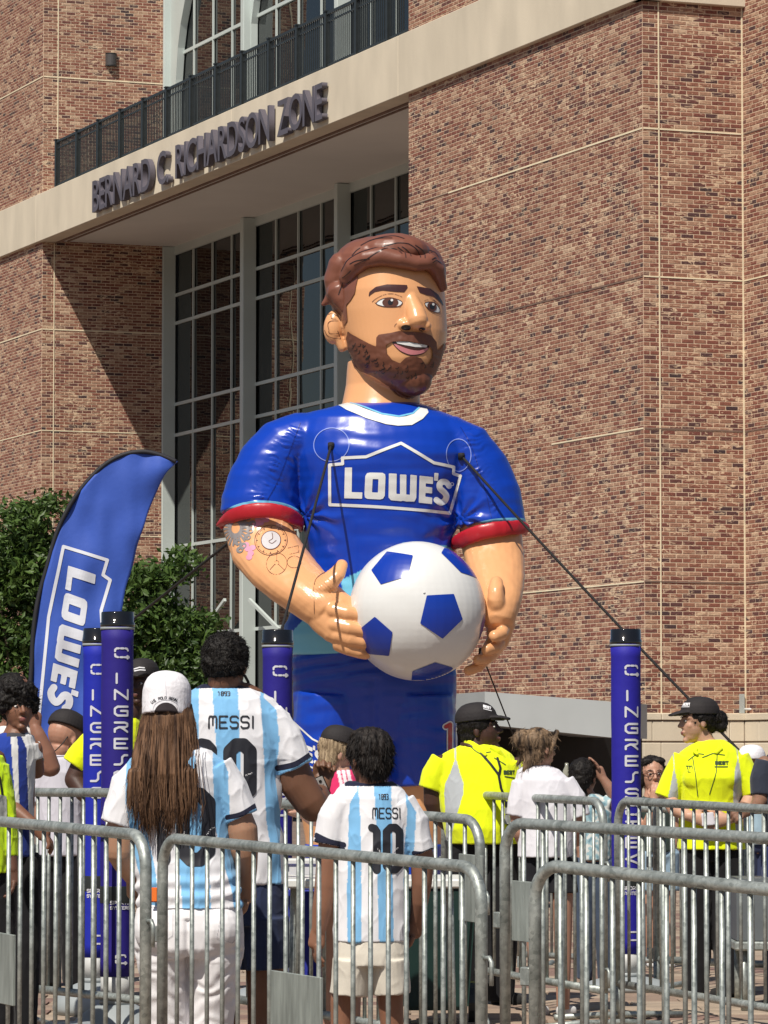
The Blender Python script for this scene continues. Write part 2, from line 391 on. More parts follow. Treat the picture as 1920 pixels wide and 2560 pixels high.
# --- railing on the band
ra0 = F1.hit(137, 440)[0]; ra1 = F1.hit(965, 60)[0]; nst = 13; st = (ra1-ra0)/nst; RH = 1.07
r = thing('balcony_railing', 'dark metal balustrade with thin upright bars along the balcony above the stone band', 'railing', F1.pt(ra0, ZT, -.05))
RB = F1.pt(ra0, ZT, -.05)
def rbox(a0, a1, z0, z1, o0, o1):
    vv = []
    for z in (z0, z1):
        for (a, o) in ((a0, o1), (a1, o1), (a1, o0), (a0, o0)): vv.append(tuple(F1.pt(a, z, o)-RB))
    return vv, [(0,3,2,1),(4,5,6,7),(0,1,5,4),(1,2,6,5),(2,3,7,6),(3,0,4,7)]
pm_ = mesh('post', *join(rbox(ra0-.045, ra0+.045, ZT, ZT+RH+.03, -.095, -.005), rbox(ra0-.06, ra0+.06, ZT+RH+.03, ZT+RH+.055, -.11, .01), rbox(ra0-.08, ra0+.08, ZT, ZT+.012, -.13, .03)))
bal = mesh('baluster', *rbox(ra0-.009, ra0+.009, ZT+.09, ZT+RH-.02, -.062, -.04))
nb = 15
for i in range(nst+1):
    part('post', pm_, M['rail'], r, F1.d.to_3d()*(i*st))
    if i == nst: nb = 8
    for z0, z1, o0, o1 in ((RH-.03, RH+.02, -.08, -.02), (RH-.17, RH-.14, -.066, -.036), (.07, .11, -.07, -.03)):
        part('rail', mesh('rail', *rbox(ra0+i*st+.046, ra0+(i+1)*st-.046, ZT+z0, ZT+z1, o0, o1)), M['rail'], r)
    for j in range(1, nb):
        part('baluster', bal, M['rail'], r, F1.d.to_3d()*(i*st+st*j/15))
# --- raised sign letters
def font_mesh(ch_, size, ext, off, sx):
    cu = D.curves.new('t', 'FONT'); cu.body = ch_; cu.size = size; cu.extrude = ext; cu.offset = off; cu.resolution_u = 4; cu.bevel_depth = 0
    ob = D.objects.new('t', cu); COL.objects.link(ob); dg = bpy.context.evaluated_depsgraph_get()
    me = D.meshes.new_from_object(ob.evaluated_get(dg)); D.objects.remove(ob); D.curves.remove(cu)
    n = len(me.vertices); co = np.empty(n*3); me.vertices.foreach_get('co', co); co = co.reshape(-1, 3)
    return me, co
FS = Plane(F1.pt(0, 0, pb+.15).xy, e1); s0, z0 = FS.hit(229, 529); s1, z1_ = FS.hit(804, 303)
sign = thing('wall_sign', 'raised purple-grey letters spelling BERNARD C. RICHARDSON ZONE on the stone band', 'sign', F1.pt(s0, ZB+.10, pb))
word = 'BERNARD C. RICHARDSON ZONE'
hl = .68; size = hl/.70
wid = []; data = []
for c in word:
    if c == ' ': wid.append(.36); data.append(None); continue
    me, co = font_mesh(c, size, .055, .008, 1); lo = co[:, 0].min(); hi = co[:, 0].max(); wid.append((hi-lo)); data.append((me, co, lo))
gap = .04; tot = sum(wid)+gap*(len(word)-1); L_ = (s1-s0); sx = L_/tot; a = 0.
for c, w_, d_ in zip(word, wid, data):
    if d_:
        me, co, lo = d_
        X = (co[:, 0]-lo)*sx+a; Z = co[:, 1]; O = co[:, 2]+.085
        q = np.stack([F1.d.x*X+F1.n.x*O, F1.d.y*X+F1.n.y*O, Z], 1); me.vertices.foreach_set('co', q.ravel()); me.update()
        part('letter', me, M['letter'], sign)
    a += (w_+gap)*sx
# --- wall lamp (half drum)
la, lz = RL.hit(277, 150); LP = RL.pt(la, lz, 0)
lamp = thing('wall_lamp', 'small dark half-round lamp fixed to the brick wall above the balcony', 'lamp', LP)
def arc_prism(r, h0, h1, n=12):
    vv = []
    for z in (h0, h1):
        for k in range(n+1):
            t_ = math.pi*k/n; vv.append(tuple(RL.d.to_3d()*(r*math.cos(t_))+RL.n.to_3d()*(r*1.1*math.sin(t_))+Vector((0, 0, z))))
    m_ = n+1; ff = [tuple(range(m_-1, -1, -1)), tuple(range(m_, 2*m_))]+[(i, i+1, i+1+m_, i+m_) for i in range(n)]+[(n, 0, m_, m_+n)]
    return vv, ff
part('housing', mesh('housing', *arc_prism(.13, -.13, .13)), mat('bronze_lamp_housing', (.06, .055, .055), .5), lamp)
part('lens_ring', mesh('lens_ring', *arc_prism(.137, -.15, -.131)), M['rail'], lamp)
part('lens_ring', mesh('lens_ring', *arc_prism(.137, .131, .145)), M['rail'], lamp)
# --- limestone base courses on the right
zr = [RR.hit(1650, y_)[1] for y_ in (1783, 1800, 1803, 1853, 1857, 1915, 1920, 2000)]
def stones(P, a0, a1, offs, pro=.05):
    for i in range(4):
        z1 = zr[2*i]; zb_ = zr[2*i+1]
        if i == 3: zb_ = .0
        xs = sorted([a0]+[x for x in offs[i % 2] if a0 < x < a1]+[a1])
        for q in range(len(xs)-1):
            me = mesh('stone_block', *P.box(xs[q]+.004, xs[q+1]-.004, zb_, z1, -.3, pro+(.02 if i == 0 else 0))); bevel(me, .008)
            part('stone_block', me, M['limestone'], bld)
v0 = RR.hit(1650, 1850)[0]; v1 = RR.hit(1711, 1850)[0]
stones(RR, -.05, aRi-.06, ([v0], [v0-.15, v1, v1+.75]))
stones(F3, -.045, aF3e, ([.02, .9, 1.8, 2.7], [.5, 1.4, 2.3, 3.1]))
stones(F1, a22, -.06, ([-.6, -1.5, -2.4, -3.3, -4.2, -5.1, -6, -7], [-1, -1.9, -2.8, -3.7, -4.6, -5.5, -6.5]))
part('base_core', mesh('base_core', *RR.box(.0, aRi, 0, ZBASE-.02, -.3, .03)), M['dark_seal'], bld)
part('base_core', mesh('base_core', *F3.box(.0, aF3e, 0, ZBASE-.02, -.3, .03)), M['dark_seal'], bld)
part('base_core', mesh('base_core', *F1.box(a22, 0, 0, ZBASE-.02, -.3, .03)), M['dark_seal'], bld)
# --- grey entrance canopy; solid near-black blocks stand for the shade in its doorway
can = thing('entrance_canopy', 'grey metal canopy over a dark doorway at the foot of the brick wall', 'canopy', W(1360, 2160, 50))
CB = can.location.copy(); CB.z = .2; can.location = CB
def cpt(px, py, Y): return W(px, py, Y)-CB
Yn, Yf = 52.5, 50.5
A1 = cpt(1212, 1729, Yn); A2 = cpt(1540, 1755, Yf+.3); A3 = cpt(1540, 1845, Yf+.3); A4 = cpt(1212, 1811, Yn)
B1 = cpt(1128, 1736, Yn+2.4); B4 = cpt(1128, 1828, Yn+2.4)
bk = Vector((1.2, 7.0, 0))
C2 = A2+Vector((.55, 2.2, 0)); C3 = A3+Vector((.55, 2.2, 0)); C1 = B1+Vector((1.5, 10.5, 0)); C4 = B4+Vector((1.5, 10.5, 0))
C1.z = A2.z; 
part('fascia', mesh('fascia', [A1, A2, C2, C1, B1, A4, A3, C3, C4, B4], [(0,5,6,1),(1,6,7,2),(2,7,8,3),(3,8,9,4),(4,9,5,0),(0,1,2,3,4),(9,8,7,6,5)]), M['canopy'], can)
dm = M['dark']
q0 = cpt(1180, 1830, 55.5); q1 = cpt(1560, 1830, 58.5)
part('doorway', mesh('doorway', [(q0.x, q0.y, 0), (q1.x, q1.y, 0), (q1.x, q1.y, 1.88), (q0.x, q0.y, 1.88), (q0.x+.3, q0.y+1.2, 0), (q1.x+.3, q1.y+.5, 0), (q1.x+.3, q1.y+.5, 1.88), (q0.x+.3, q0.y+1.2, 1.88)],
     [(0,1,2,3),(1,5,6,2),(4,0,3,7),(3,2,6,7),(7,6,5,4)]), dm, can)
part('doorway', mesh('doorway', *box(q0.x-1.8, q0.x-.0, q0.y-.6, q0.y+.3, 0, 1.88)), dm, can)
# --- conduit and security camera
ca, cz0 = RR.hit(1853, 1783); cz1 = RR.hit(1853, 1735)[1]
cp = thing('wall_camera', 'small white security camera and pale conduit box on the brick corner at the right', 'security camera', RR.pt(ca, cz0, 0))
def rp(a, z, o): return RR.pt(ca+a, cz0+z, o)-RR.pt(ca, cz0, 0)
part('conduit_box', mesh('conduit_box', *[ [tuple(rp(*c_)) for c_ in ((-.035,0,.05),(.035,0,.05),(.035,0,0),(-.035,0,0),(-.035,cz1-cz0,.05),(.035,cz1-cz0,.05),(.035,cz1-cz0,0),(-.035,cz1-cz0,0))], [(0,3,2,1),(4,5,6,7),(0,1,5,4),(1,2,6,5),(2,3,7,6),(3,0,4,7)]]), mat('pale_conduit', (.42, .46, .44), .5), cp)
part('arm', mesh('arm', *tube([rp(.03, .06, .06), rp(.10, .06, .15), rp(.17, .08, .2)], .018, 8), True), mat('camera_arm', (.6, .6, .57), .5), cp)
part('camera_body', mesh('camera_body', *tube([rp(.14, .02, .3), rp(.15, .03, .29), rp(.24, .09, .16), rp(.25, .10, .15)], .055, 12), True), mat('camera_white', (.7, .7, .68), .4), cp)
# ------------------------------------------------------------------ sculpting tools: volumes are laid out on a drawing sheet
# (x right, y down, w towards the viewer), fused into one skin and set down at real size and distance
def ring(c, a, b, n): 
    t = np.arange(n)*2*np.pi/n
    return c[None]+np.outer(np.cos(t), a)+np.outer(np.sin(t), b)
def _loft(cs, As, Bs, n=20, cap='round'):
    cs = [np.array(c, float) for c in cs]
    R = [ring(c, a, b, n) for c, a, b in zip(cs, As, Bs)]
    if cap == 'round':
        def dome(c, a, b, t):
            r = (np.linalg.norm(a)+np.linalg.norm(b))/2*.85; out = []
            for s in (.5, .85): out.append(ring(c+t*r*s, a*math.sqrt(1-s*s), b*math.sqrt(1-s*s), n))
            return out, c+t*r
        t0 = cs[0]-cs[1]; t0 /= np.linalg.norm(t0)+1e-9; t1 = cs[-1]-cs[-2]; t1 /= np.linalg.norm(t1)+1e-9
        d0, p0 = dome(cs[0], As[0], Bs[0], t0); d1, p1 = dome(cs[-1], As[-1], Bs[-1], t1)
        R = d0[::-1]+R+d1
    else: p0, p1 = cs[0], cs[-1]
    V = np.concatenate(R+[p0[None], p1[None]]); m = len(R); Fc = []
    for i in range(m-1):
        for k in range(n): Fc.append((i*n+k, i*n+(k+1) % n, (i+1)*n+(k+1) % n, (i+1)*n+k))
    for k in range(n):
        Fc.append((m*n, (k+1) % n, k)); Fc.append((m*n+1, (m-1)*n+k, (m-1)*n+(k+1) % n))
    return V, Fc
def L(pts, cap='round', n=20):
    """limb: pts (x,y,w,r) or (x,y,w,rx,rw); rings square to the path"""
    P = [np.array(p[:3], float) for p in pts]; As = []; Bs = []
    for i, p in enumerate(pts):
        t = P[min(i+1, len(P)-1)]-P[max(i-1, 0)]; t /= np.linalg.norm(t)+1e-9
        wax = np.array((0, 0, 1.)); a = np.cross(t, wax)
        if np.linalg.norm(a) < .2: a = np.array((1., 0, 0))
        a /= np.linalg.norm(a); b = np.cross(a, t); b /= np.linalg.norm(b)
        rx = p[3]; rw = p[4] if len(p) > 4 else rx
        As.append(a*rx); Bs.append(b*rw)
    return _loft(P, As, Bs, n, cap)
def V_(rows, cap='flat', n=28, w0=0):
    """stack of level slices (y, xleft, xright, w, rw)"""
    cs = [((r[1]+r[2])/2, r[0], r[3]) for r in rows]
    return _loft(cs, [np.array(((r[2]-r[1])/2, 0, 0)) for r in rows], [np.array((0, 0, r[4])) for r in rows], n, cap)
def E(x, y, w, rx, ry, rw, rot=0., n=20, m=12):
    V = []; Fc = []
    for i in range(1, m):
        ph = math.pi*i/m
        for k in range(n): th = 2*math.pi*k/n; V.append((rx*math.sin(ph)*math.cos(th), -ry*math.cos(ph), rw*math.sin(ph)*math.sin(th)))
    V += [(0, -ry, 0), (0, ry, 0)]
    for i in range(m-2):
        for k in range(n): Fc.append((i*n+k, i*n+(k+1) % n, (i+1)*n+(k+1) % n, (i+1)*n+k))
    for k in range(n): Fc.append(((m-1)*n, (k+1) % n, k)); Fc.append(((m-1)*n+1, (m-2)*n+k, (m-2)*n+(k+1) % n))
    V = np.array(V); c, s = math.cos(rot), math.sin(rot)
    V = np.stack([V[:, 0]*c-V[:, 1]*s+x, V[:, 0]*s+V[:, 1]*c+y, V[:, 2]+w], 1)
    return V, Fc
def co_of(me):
    a = np.empty(len(me.vertices)*3); me.vertices.foreach_get('co', a); return a.reshape(-1, 3)
def no_of(me):
    a = np.empty(len(me.vertices)*3); me.vertices.foreach_get('normal', a); return a.reshape(-1, 3)
def fuse(name, vols, vox, smooth=3, sf=.5):
    VV = []; FF = []; b = 0
    for v, f in vols:
        VV.append(np.stack([v[:, 0], -v[:, 2], -v[:, 1]], 1)); FF += [tuple(int(i)+b for i in q) for q in f]; b += len(v)
    me = D.meshes.new('tmp'); me.from_pydata(np.concatenate(VV).tolist(), [], FF)
    bm = bmesh.new(); bm.from_mesh(me)
    # make every closed piece face outwards
    bmesh.ops.recalc_face_normals(bm, faces=bm.faces[:]); bm.to_mesh(me); bm.free()
    ob = D.objects.new('tmp', me); COL.objects.link(ob)
    md = ob.modifiers.new('r', 'REMESH'); md.mode = 'VOXEL'; md.voxel_size = vox; md.use_smooth_shade = True
    if smooth: ms = ob.modifiers.new('s', 'SMOOTH'); ms.iterations = smooth; ms.factor = sf
    dg = bpy.context.evaluated_depsgraph_get(); out = D.meshes.new_from_object(ob.evaluated_get(dg)); out.name = name
    D.objects.remove(ob); D.meshes.remove(me); out.shade_smooth()
    return out
def px(me):
    """sheet coordinates of a sheet-space mesh"""
    c = co_of(me); return c[:, 0], -c[:, 2], -c[:, 1]
def wrinkle(me, fn):
    """push vertices along normals by fn(x,y,w) (array)"""
    c = co_of(me); n = no_of(me); x, y, w = c[:, 0], -c[:, 2], -c[:, 1]
    c += n*fn(x, y, w)[:, None]; me.vertices.foreach_set('co', c.ravel()); me.update()
def nz(x, y, w, s, seed=0.): return np.array([noise.noise(Vector((a*s[0]+seed, b*s[1], c*s[2]))) for a, b, c in zip(x, y, w)])
def paint(me, fn):
    """print colours: fn(x,y,w)->(n,3)"""
    x, y, w = px(me); c = fn(x, y, w); c = np.broadcast_to(np.asarray(c, float), (len(x), 3))
    at = me.color_attributes.new('col', 'FLOAT_COLOR', 'POINT')
    at.data.foreach_set('color', np.concatenate([c, np.ones((len(x), 1))], 1).astype(np.float32).ravel())
def bvh(me):
    return BVHTree.FromPolygons([tuple(v.co) for v in me.vertices], [tuple(p_.vertices) for p_ in me.polygons])
class Sheet:
    def __init__(s, cx, cy, Y, name=None, label=None, cat=None, group=None, base=None):
        s.c = (cx, cy); s.Y = Y; s.k = Y/F; s.P = W(cx, cy, Y)
        if name:
            s.base = Vector((s.P.x, Y, gz(Y))) if base is None else base
            s.root = thing(name, label, cat, s.base, group)
    def world(s, x, y, w=0.): return Vector((s.P.x+(x-s.c[0])*s.k, s.Y-w*s.k, s.P.z+(s.c[1]-y)*s.k))
    def loc(s, x, y, w=0.): return s.world(x, y, w)-s.base
    def put(s, me, name, m, parent=None, label=None, root=None, base=None):
        b = s.base if base is None else base; c = co_of(me)
        q = np.stack([s.P.x+(c[:, 0]-s.c[0])*s.k-b.x, s.Y+c[:, 1]*s.k-b.y, s.P.z+(s.c[1]+c[:, 2])*s.k-b.z], 1)
        me.vertices.foreach_set('co', q.ravel()); me.update(); me.name = name
        return part(name, me, m, parent if parent else s.root, label=label)
# ---- prints: signed shapes on the sheet, cut along their outline and laid on the skin
def d_seg(X, Y, a, b):
    ax, ay = a; bx, by = b; dx, dy = bx-ax, by-ay; l = dx*dx+dy*dy+1e-9
    t = np.clip(((X-ax)*dx+(Y-ay)*dy)/l, 0, 1); return np.hypot(X-ax-t*dx, Y-ay-t*dy)
def d_lines(lines, wd):
    def f(X, Y):
        d = np.full(X.shape, 1e9)
        for ln in lines:
            for a, b in zip(ln[:-1], ln[1:]): d = np.minimum(d, d_seg(X, Y, a, b))
        return d-wd/2
    return f
def d_poly(pts):
    def f(X, Y):
        d = np.full(X.shape, 1e9); ins = np.zeros(X.shape, bool); n = len(pts)
        for i in range(n):
            a, b = pts[i], pts[(i+1) % n]; d = np.minimum(d, d_seg(X, Y, a, b))
            if a[1] != b[1]:
                c = ((a[1] > Y) != (b[1] > Y)) & (X < (b[0]-a[0])*(Y-a[1])/(b[1]-a[1])+a[0]); ins ^= c
        return np.where(ins, -d, d)
    return f
def d_ell(cx, cy, rx, ry): return lambda X, Y: (np.hypot((X-cx)/rx, (Y-cy)/ry)-1)*min(rx, ry)
def U(*fs): return lambda X, Y: np.minimum.reduce([f(X, Y) for f in fs])
def Dif(f, g): return lambda X, Y: np.maximum(f(X, Y), -g(X, Y))
def Int(f, g): return lambda X, Y: np.maximum(f(X, Y), g(X, Y))
def curve(pts, n=6, closed=False):
    P = [np.array(p, float) for p in pts]; out = []; m = len(P)
    for i in range(m if closed else m-1):
        p0 = P[(i-1) % m] if closed or i > 0 else P[i]; p1 = P[i]; p2 = P[(i+1) % m]; p3 = P[(i+2) % m] if closed or i+2 < m else p2
        for k in range(n):
            t = k/n; out.append(tuple(.5*((2*p1)+(-p0+p2)*t+(2*p0-5*p1+4*p2-p3)*t*t+(-p0+3*p1-3*p2+p3)*t**3)))
    if not closed: out.append(tuple(P[-1]))
    return out
def decal(name, sd, bbox, step, tree, off=1.2, back=False):
    x0, y0, x1, y1 = bbox; xs = np.arange(x0, x1+step, step); ys = np.arange(y0, y1+step, step)
    X, Y = np.meshgrid(xs, ys); Dm = sd(X, Y); ny, nx = Dm.shape
    V = []; ids = {}; Fc = []
    def vid(key, x, y):
        if key not in ids: ids[key] = len(V); V.append((x, y))
        return ids[key]
    neg = Dm < 0; act = neg[:-1, :-1] | neg[1:, :-1] | neg[:-1, 1:] | neg[1:, 1:]
    for j, i in zip(*np.nonzero(act)):
        cs = ((j, i), (j, i+1), (j+1, i+1), (j+1, i)); poly = []
        for q in range(4):
            a = cs[q]; b = cs[(q+1) % 4]; da = Dm[a]; db = Dm[b]
            if da < 0: poly.append(vid(a, xs[a[1]], ys[a[0]]))
            if (da < 0) != (db < 0):
                t = da/(da-db); k = (min(a, b), max(a, b))
                poly.append(vid(k, xs[a[1]]+(xs[b[1]]-xs[a[1]])*t, ys[a[0]]+(ys[b[0]]-ys[a[0]])*t))
        if len(poly) >= 3: Fc.append(poly)
    W3 = []; ok = []
    dr = Vector((0, -1 if back else 1, 0))
    for x, y in V:
        h = tree.ray_cast(Vector((x, 9000 if back else -9000, -y)), dr)
        if h[0] is None: W3.append((x, 0, -y)); ok.append(False)
        else:
            nn = h[1] if h[1].dot(dr) < 0 else -h[1]
            W3.append(tuple(h[0]+(nn*.5-dr*.5)*off)); ok.append(True)
    Fc = [f[::-1] if back else f for f in Fc if all(ok[i] for i in f)]
    Fc = [f for f in Fc if max(W3[i][1] for i in f)-min(W3[i][1] for i in f) < step*9]
    me = D.meshes.new(name); me.from_pydata(W3, [], Fc); me.validate(); me.shade_smooth()
    return me
# ---- stroke alphabet (unit box, y down)
A_ = {'A': [[(0,1),(0,.35),(.3,0),(.7,0),(1,.35),(1,1)],[(0,.62),(1,.62)]], 'B': [[(0,0),(0,1),(.8,1),(1,.85),(1,.62),(.85,.5),(0,.5)],[(0,0),(.75,0),(.92,.12),(.92,.38),(.8,.5)]],
 'C': [[(1,.15),(.8,0),(.2,0),(0,.2),(0,.8),(.2,1),(.8,1),(1,.85)]], 'D': [[(0,0),(0,1),(.7,1),(1,.75),(1,.25),(.7,0),(0,0)]], 'E': [[(1,0),(0,0),(0,1),(1,1)],[(0,.5),(.8,.5)]],
 'e': [[(1,0),(.25,0),(0,.2),(0,.35),(.2,.5),(1,.5)],[(.2,.5),(0,.65),(0,.8),(.25,1),(1,1)]], 'G': [[(1,.04),(.2,.04),(0,.25),(0,.78),(.2,1),(1,1),(1,.5),(.45,.5)]],
 'H': [[(0,0),(0,1)],[(1,0),(1,1)],[(0,.5),(1,.5)]], 'I': [[(.5,0),(.5,1)]], 'K': [[(0,0),(0,1)],[(1,0),(.05,.5),(1,1)]], 'L': [[(0,0),(0,1),(1,1)]],
 'M': [[(0,1),(0,.2),(.12,0),(.38,0),(.5,.2),(.5,.75)],[(.5,.2),(.62,0),(.88,0),(1,.2),(1,1)]], 'N': [[(0,1),(0,0),(1,1),(1,0)]], 'O': [[(.25,0),(.75,0),(1,.2),(1,.8),(.75,1),(.25,1),(0,.8),(0,.2),(.25,0)]],
 'P': [[(0,1),(0,0),(.8,0),(1,.15),(1,.4),(.8,.55),(0,.55)]], 'R': [[(0,0),(.75,0),(1,.12),(1,.38),(.8,.5),(.3,.5),(0,.7),(0,1)],[(.45,.5),(1,1)]],
 'S': [[(1,.14),(.8,0),(.2,0),(0,.14),(0,.38),(.2,.5),(.8,.5),(1,.62),(1,.86),(.8,1),(.2,1),(0,.86)]], 's': [[(1,0),(.72,0),(.55,.2),(.55,.8),(.4,1),(0,1)]],
 'T': [[(0,0),(1,0)],[(.5,0),(.5,1)]], 'Y': [[(0,0),(.5,.5),(1,0)],[(.5,.5),(.5,1)]], 'U': [[(0,0),(0,.8),(.2,1),(.8,1),(1,.8),(1,0)]], '1': [[(0,.1),(.5,0),(.5,1)]], '8': [[(.2,0),(.8,0),(1,.15),(1,.35),(.8,.5),(.2,.5),(0,.35),(0,.15),(.2,0)],[(.2,.5),(0,.65),(0,.85),(.2,1),(.8,1),(1,.85),(1,.65),(.8,.5)]],
 '9': [[(1,.5),(.2,.5),(0,.35),(0,.15),(.2,0),(.8,0),(1,.15),(1,.8),(.8,1),(.2,1)]], '3': [[(0,0),(.8,0),(1,.15),(1,.35),(.8,.5),(.3,.5)],[(.8,.5),(1,.65),(1,.85),(.8,1),(0,1)]], '<': [[(1,0),(0,.5),(1,1)]],
 'F': [[(1,0),(0,0),(0,1)],[(0,.5),(.8,.5)]], '.': [[(.4,.95),(.6,.95)]], "'": [[(.5,0),(.4,.3)]], 't': [[(0,0),(0,1)],[(0,.5),(1,.5)]],
 '0': [[(.28,0),(.72,0),(1,.14),(1,.86),(.72,1),(.28,1),(0,.86),(0,.14),(.28,0)]], '/': [[(0,1),(1,0)]],
 '@': [[(.28,.0),(.12,.0),(0,.15),(0,.32)],[(.42,0),(.62,0)],[(.78,0),(.92,.05),(.98,.25)],[(0,.65),(.02,.9),(.22,1)],[(.40,1),(.58,1)],[(.72,1),(1.08,1)],[(.94,.86),(1.1,1),(.94,1.14)]]}
def text_lines(s, x0, y0, cw, ch_, gap, vertical=False, f=None, widths=None):
    out = []; x, y = x0, y0
    for c in s:
        w_ = cw*(.25 if c in "I'." and not vertical else 1)
        if c in A_:
            for st_ in A_[c]:
                q = [(x+a*w_ if c not in 'I' or vertical else x+w_/2, y+b*ch_) for a, b in st_]
                out.append([f(*t_) for t_ in q] if f else q)
        if vertical: y += ch_+gap
        else: x += w_+gap
    return out
# the home-store badge, in the drawing units of the chest print
BADGE = [(618,388),(684,384),(682,355),(800,351),(975,282),(1140,377),(1240,393),(1238,426),(1275,435),(1221,622),(619,585),(618,388)]
BPOLY = [[(182,248),(224,248),(222,392),(285,394),(283,431),(178,427)], [(440,284),(486,286),(484,403),(505,404),(505,290),(543,291),(542,406),(563,407),(566,291),(604,294),(601,425),(590,446),(540,446),(522,442),(512,445),(452,440),(438,424)],
         [(620,295),(700,301),(699,341),(657,338),(656,358),(695,361),(694,396),(655,394),(654,416),(695,420),(694,458),(615,452)], [(707,276),(732,277),(728,322),(705,320)]]
BO = ([(302,300),(312,283),(330,279),(404,281),(418,290),(420,306),(416,414),(406,431),(388,436),(314,432),(300,424),(297,406)], [(345,317),(379,318),(376,396),(341,394)])
BS = [(794,347),(778,328),(752,327),(738,343),(742,366),(768,388),(780,410),(768,436),(744,447),(720,433)]
def badge(mapf, sc, outline=True):
    g = lambda q: [mapf(540.2+.8501*x, 192.2+.8501*y) for x, y in q]
    fs = [d_poly(g(q)) for q in BPOLY]+[Dif(d_poly(g(BO[0])), d_poly(g(BO[1]))), d_lines([g(curve(BS, 3))], 30*sc)]
    if outline: fs.append(d_lines([[mapf(*p_) for p_ in BADGE]], 15*sc))
    return U(*fs)
# ------------------------------------------------------------------ the giant inflatable
M['vinyl'] = vcmat('printed_vinyl', .28, .5, bump=.12, bscale=6, bdist=.02, var=.03, vscale=2, coat=.08)
M['vinyl_fine'] = vcmat('puffed_vinyl', .38, .45, bump=.22, bscale=14, bdist=.012, var=.05, vscale=5, coat=.08)
def flat(name, c, rough=.3, coat=.25): return mat(name, c, rough, var=.03, scale=3, coat=coat, bump=.08, bscale=8)
SKIN = np.array((.70, .355, .165)); BLUE = np.array((.004, .043, .40)); WHITE = np.array((.74, .75, .74))
def biggest(me):
    bm = bmesh.new(); bm.from_mesh(me); bm.verts.ensure_lookup_table(); seen = set(); best = []
    for v in bm.verts:
        if v.index in seen: continue
        st_ = [v]; seen.add(v.index); isl = []
        while st_:
            a_ = st_.pop(); isl.append(a_)
            for e_ in a_.link_edges:
                b_ = e_.other_vert(a_)
                if b_.index not in seen: seen.add(b_.index); st_.append(b_)
        if len(isl) > len(best): best = isl
    bs = set(best); bmesh.ops.delete(bm, geom=[v for v in bm.verts if v not in bs], context='VERTS'); bm.to_mesh(me); bm.free(); return me
Mi = dict(white=flat('white_print', (.72, .73, .72)), brown=flat('beard_brown_vinyl', (.145, .052, .030), .42, 0), brow=flat('brow_print', (.06, .02, .018)), black=flat('black_print', (.012, .010, .012)),
          blue=flat('ball_blue_vinyl', (.004, .036, .34)), pink=flat('lip_print', (.55, .20, .22)), lblue=flat('pale_blue_print', (.16, .48, .70)), red=flat('red_print', (.42, .015, .022)),
          iris=flat('iris_print', (.10, .035, .02)), grey=flat('tattoo_print', (.24, .22, .22)), tpink=flat('tattoo_pink', (.68, .30, .42)), line=flat('seam_line', (.13, .05, .03)), faint=flat('patch_ring', (.22, .30, .72)), skin=flat('skin_vinyl', tuple(SKIN)))
S = Sheet(930, 1900, 33.0, 'inflatable_figure', 'giant inflatable bearded man in blue shirt and shorts, standing behind the ingress posts', 'inflatable')
def z1(x, y): return (750+x*.27125, 550+y*.27125)     # face drawing units
def z2(x, y): return (520+x*.4943, 980+y*.4943)       # chest drawing units
# head
head = fuse('head', [
    V_([(655, 856, 1092, -8, 106), (690, 842, 1108, -4, 122), (730, 842, 1113, 0, 128), (780, 848, 1117, 2, 130), (830, 858, 1119, 6, 128), (870, 868, 1113, 12, 124),
        (905, 884, 1103, 20, 114), (935, 905, 1090, 28, 98), (958, 935, 1075, 34, 76), (976, 970, 1058, 36, 48)], 'flat', 56),
    L([(1020, 735, 98, 16), (1029, 765, 112, 20), (1039, 795, 127, 25), (1043, 814, 134, 27)]), E(1012, 824, 130, 19, 15, 18), E(1064, 826, 128, 14, 14, 18),
    E(835, 815, 5, 27, 44, 22, .1), L([(846, 845, 5, 14), (856, 868, 5, 12)]),
    V_([(900, 868, 1054, -20, 78), (960, 864, 1052, -20, 78), (1000, 856, 1050, -14, 84), (1045, 845, 1058, -8, 96)], 'flat', 56),
    E(1030, 955, 60, 50, 40, 50)], 2.6, 5)
def hcol_(x, y, w):
    c = np.tile(SKIN, (len(x), 1)); m_ = ((x-1030)/64)**2+((y-950)/52)**2+((w-60)/62)**2 < 1
    c[m_ & (y > 925)] = (.145, .052, .030); return c
paint(head, hcol_)
hb = bvh(head)
def dec(nm, sd, bb, m, tree=None, off=1.2, step=2., parent=None):
    me = decal(nm, sd, bb, step, tree or hb, off)
    if nm == 'sleeve_stripe': me = biggest(me)
    return S.put(me, nm, Mi[m] if isinstance(m, str) else m, parent or HEAD)
# hair volume: dome behind the hairline, swept fringe, side and the flicked tip
hair = fuse('hair', [E(968, 690, -40, 141, 106, 128), E(940, 655, -10, 108, 70, 110), E(905, 720, -22, 84, 112, 100), E(1040, 680, -30, 78, 90, 112),
    L([(872, 700, 60, 26), (885, 672, 88, 26), (915, 655, 108, 24), (955, 650, 118, 24), (1000, 660, 120, 22), (1040, 668, 114, 20), (1066, 664, 104, 20)]),
    L([(1070, 660, 98, 22), (1092, 680, 76, 20), (1106, 720, 48, 13)]), E(985, 628, 40, 90, 45, 66), E(975, 640, -10, 100, 56, 100), L([(860, 600+60, 20, 40), (846, 700, 10, 38), (850, 740, 6, 34)]),
    L([(838, 730, 0, 26), (820, 745, -2, 13), (806, 757, -4, 5)]), L([(850, 730, 30, 34), (858, 758, 42, 22), (862, 775, 46, 13)])], 2.8, 4)
hcol = np.array((.190, .070, .044))
wrinkle(hair, lambda x, y, w: 1.2*nz(x, y, w, (.02, .06, .03), 3.))
paint(hair, lambda x, y, w: hcol)
fb = bvh(head)
HEAD = S.put(head, 'head', M['vinyl'])
hairb = bvh(hair); HAIR = S.put(hair, 'hair', M['vinyl_fine'], HEAD)
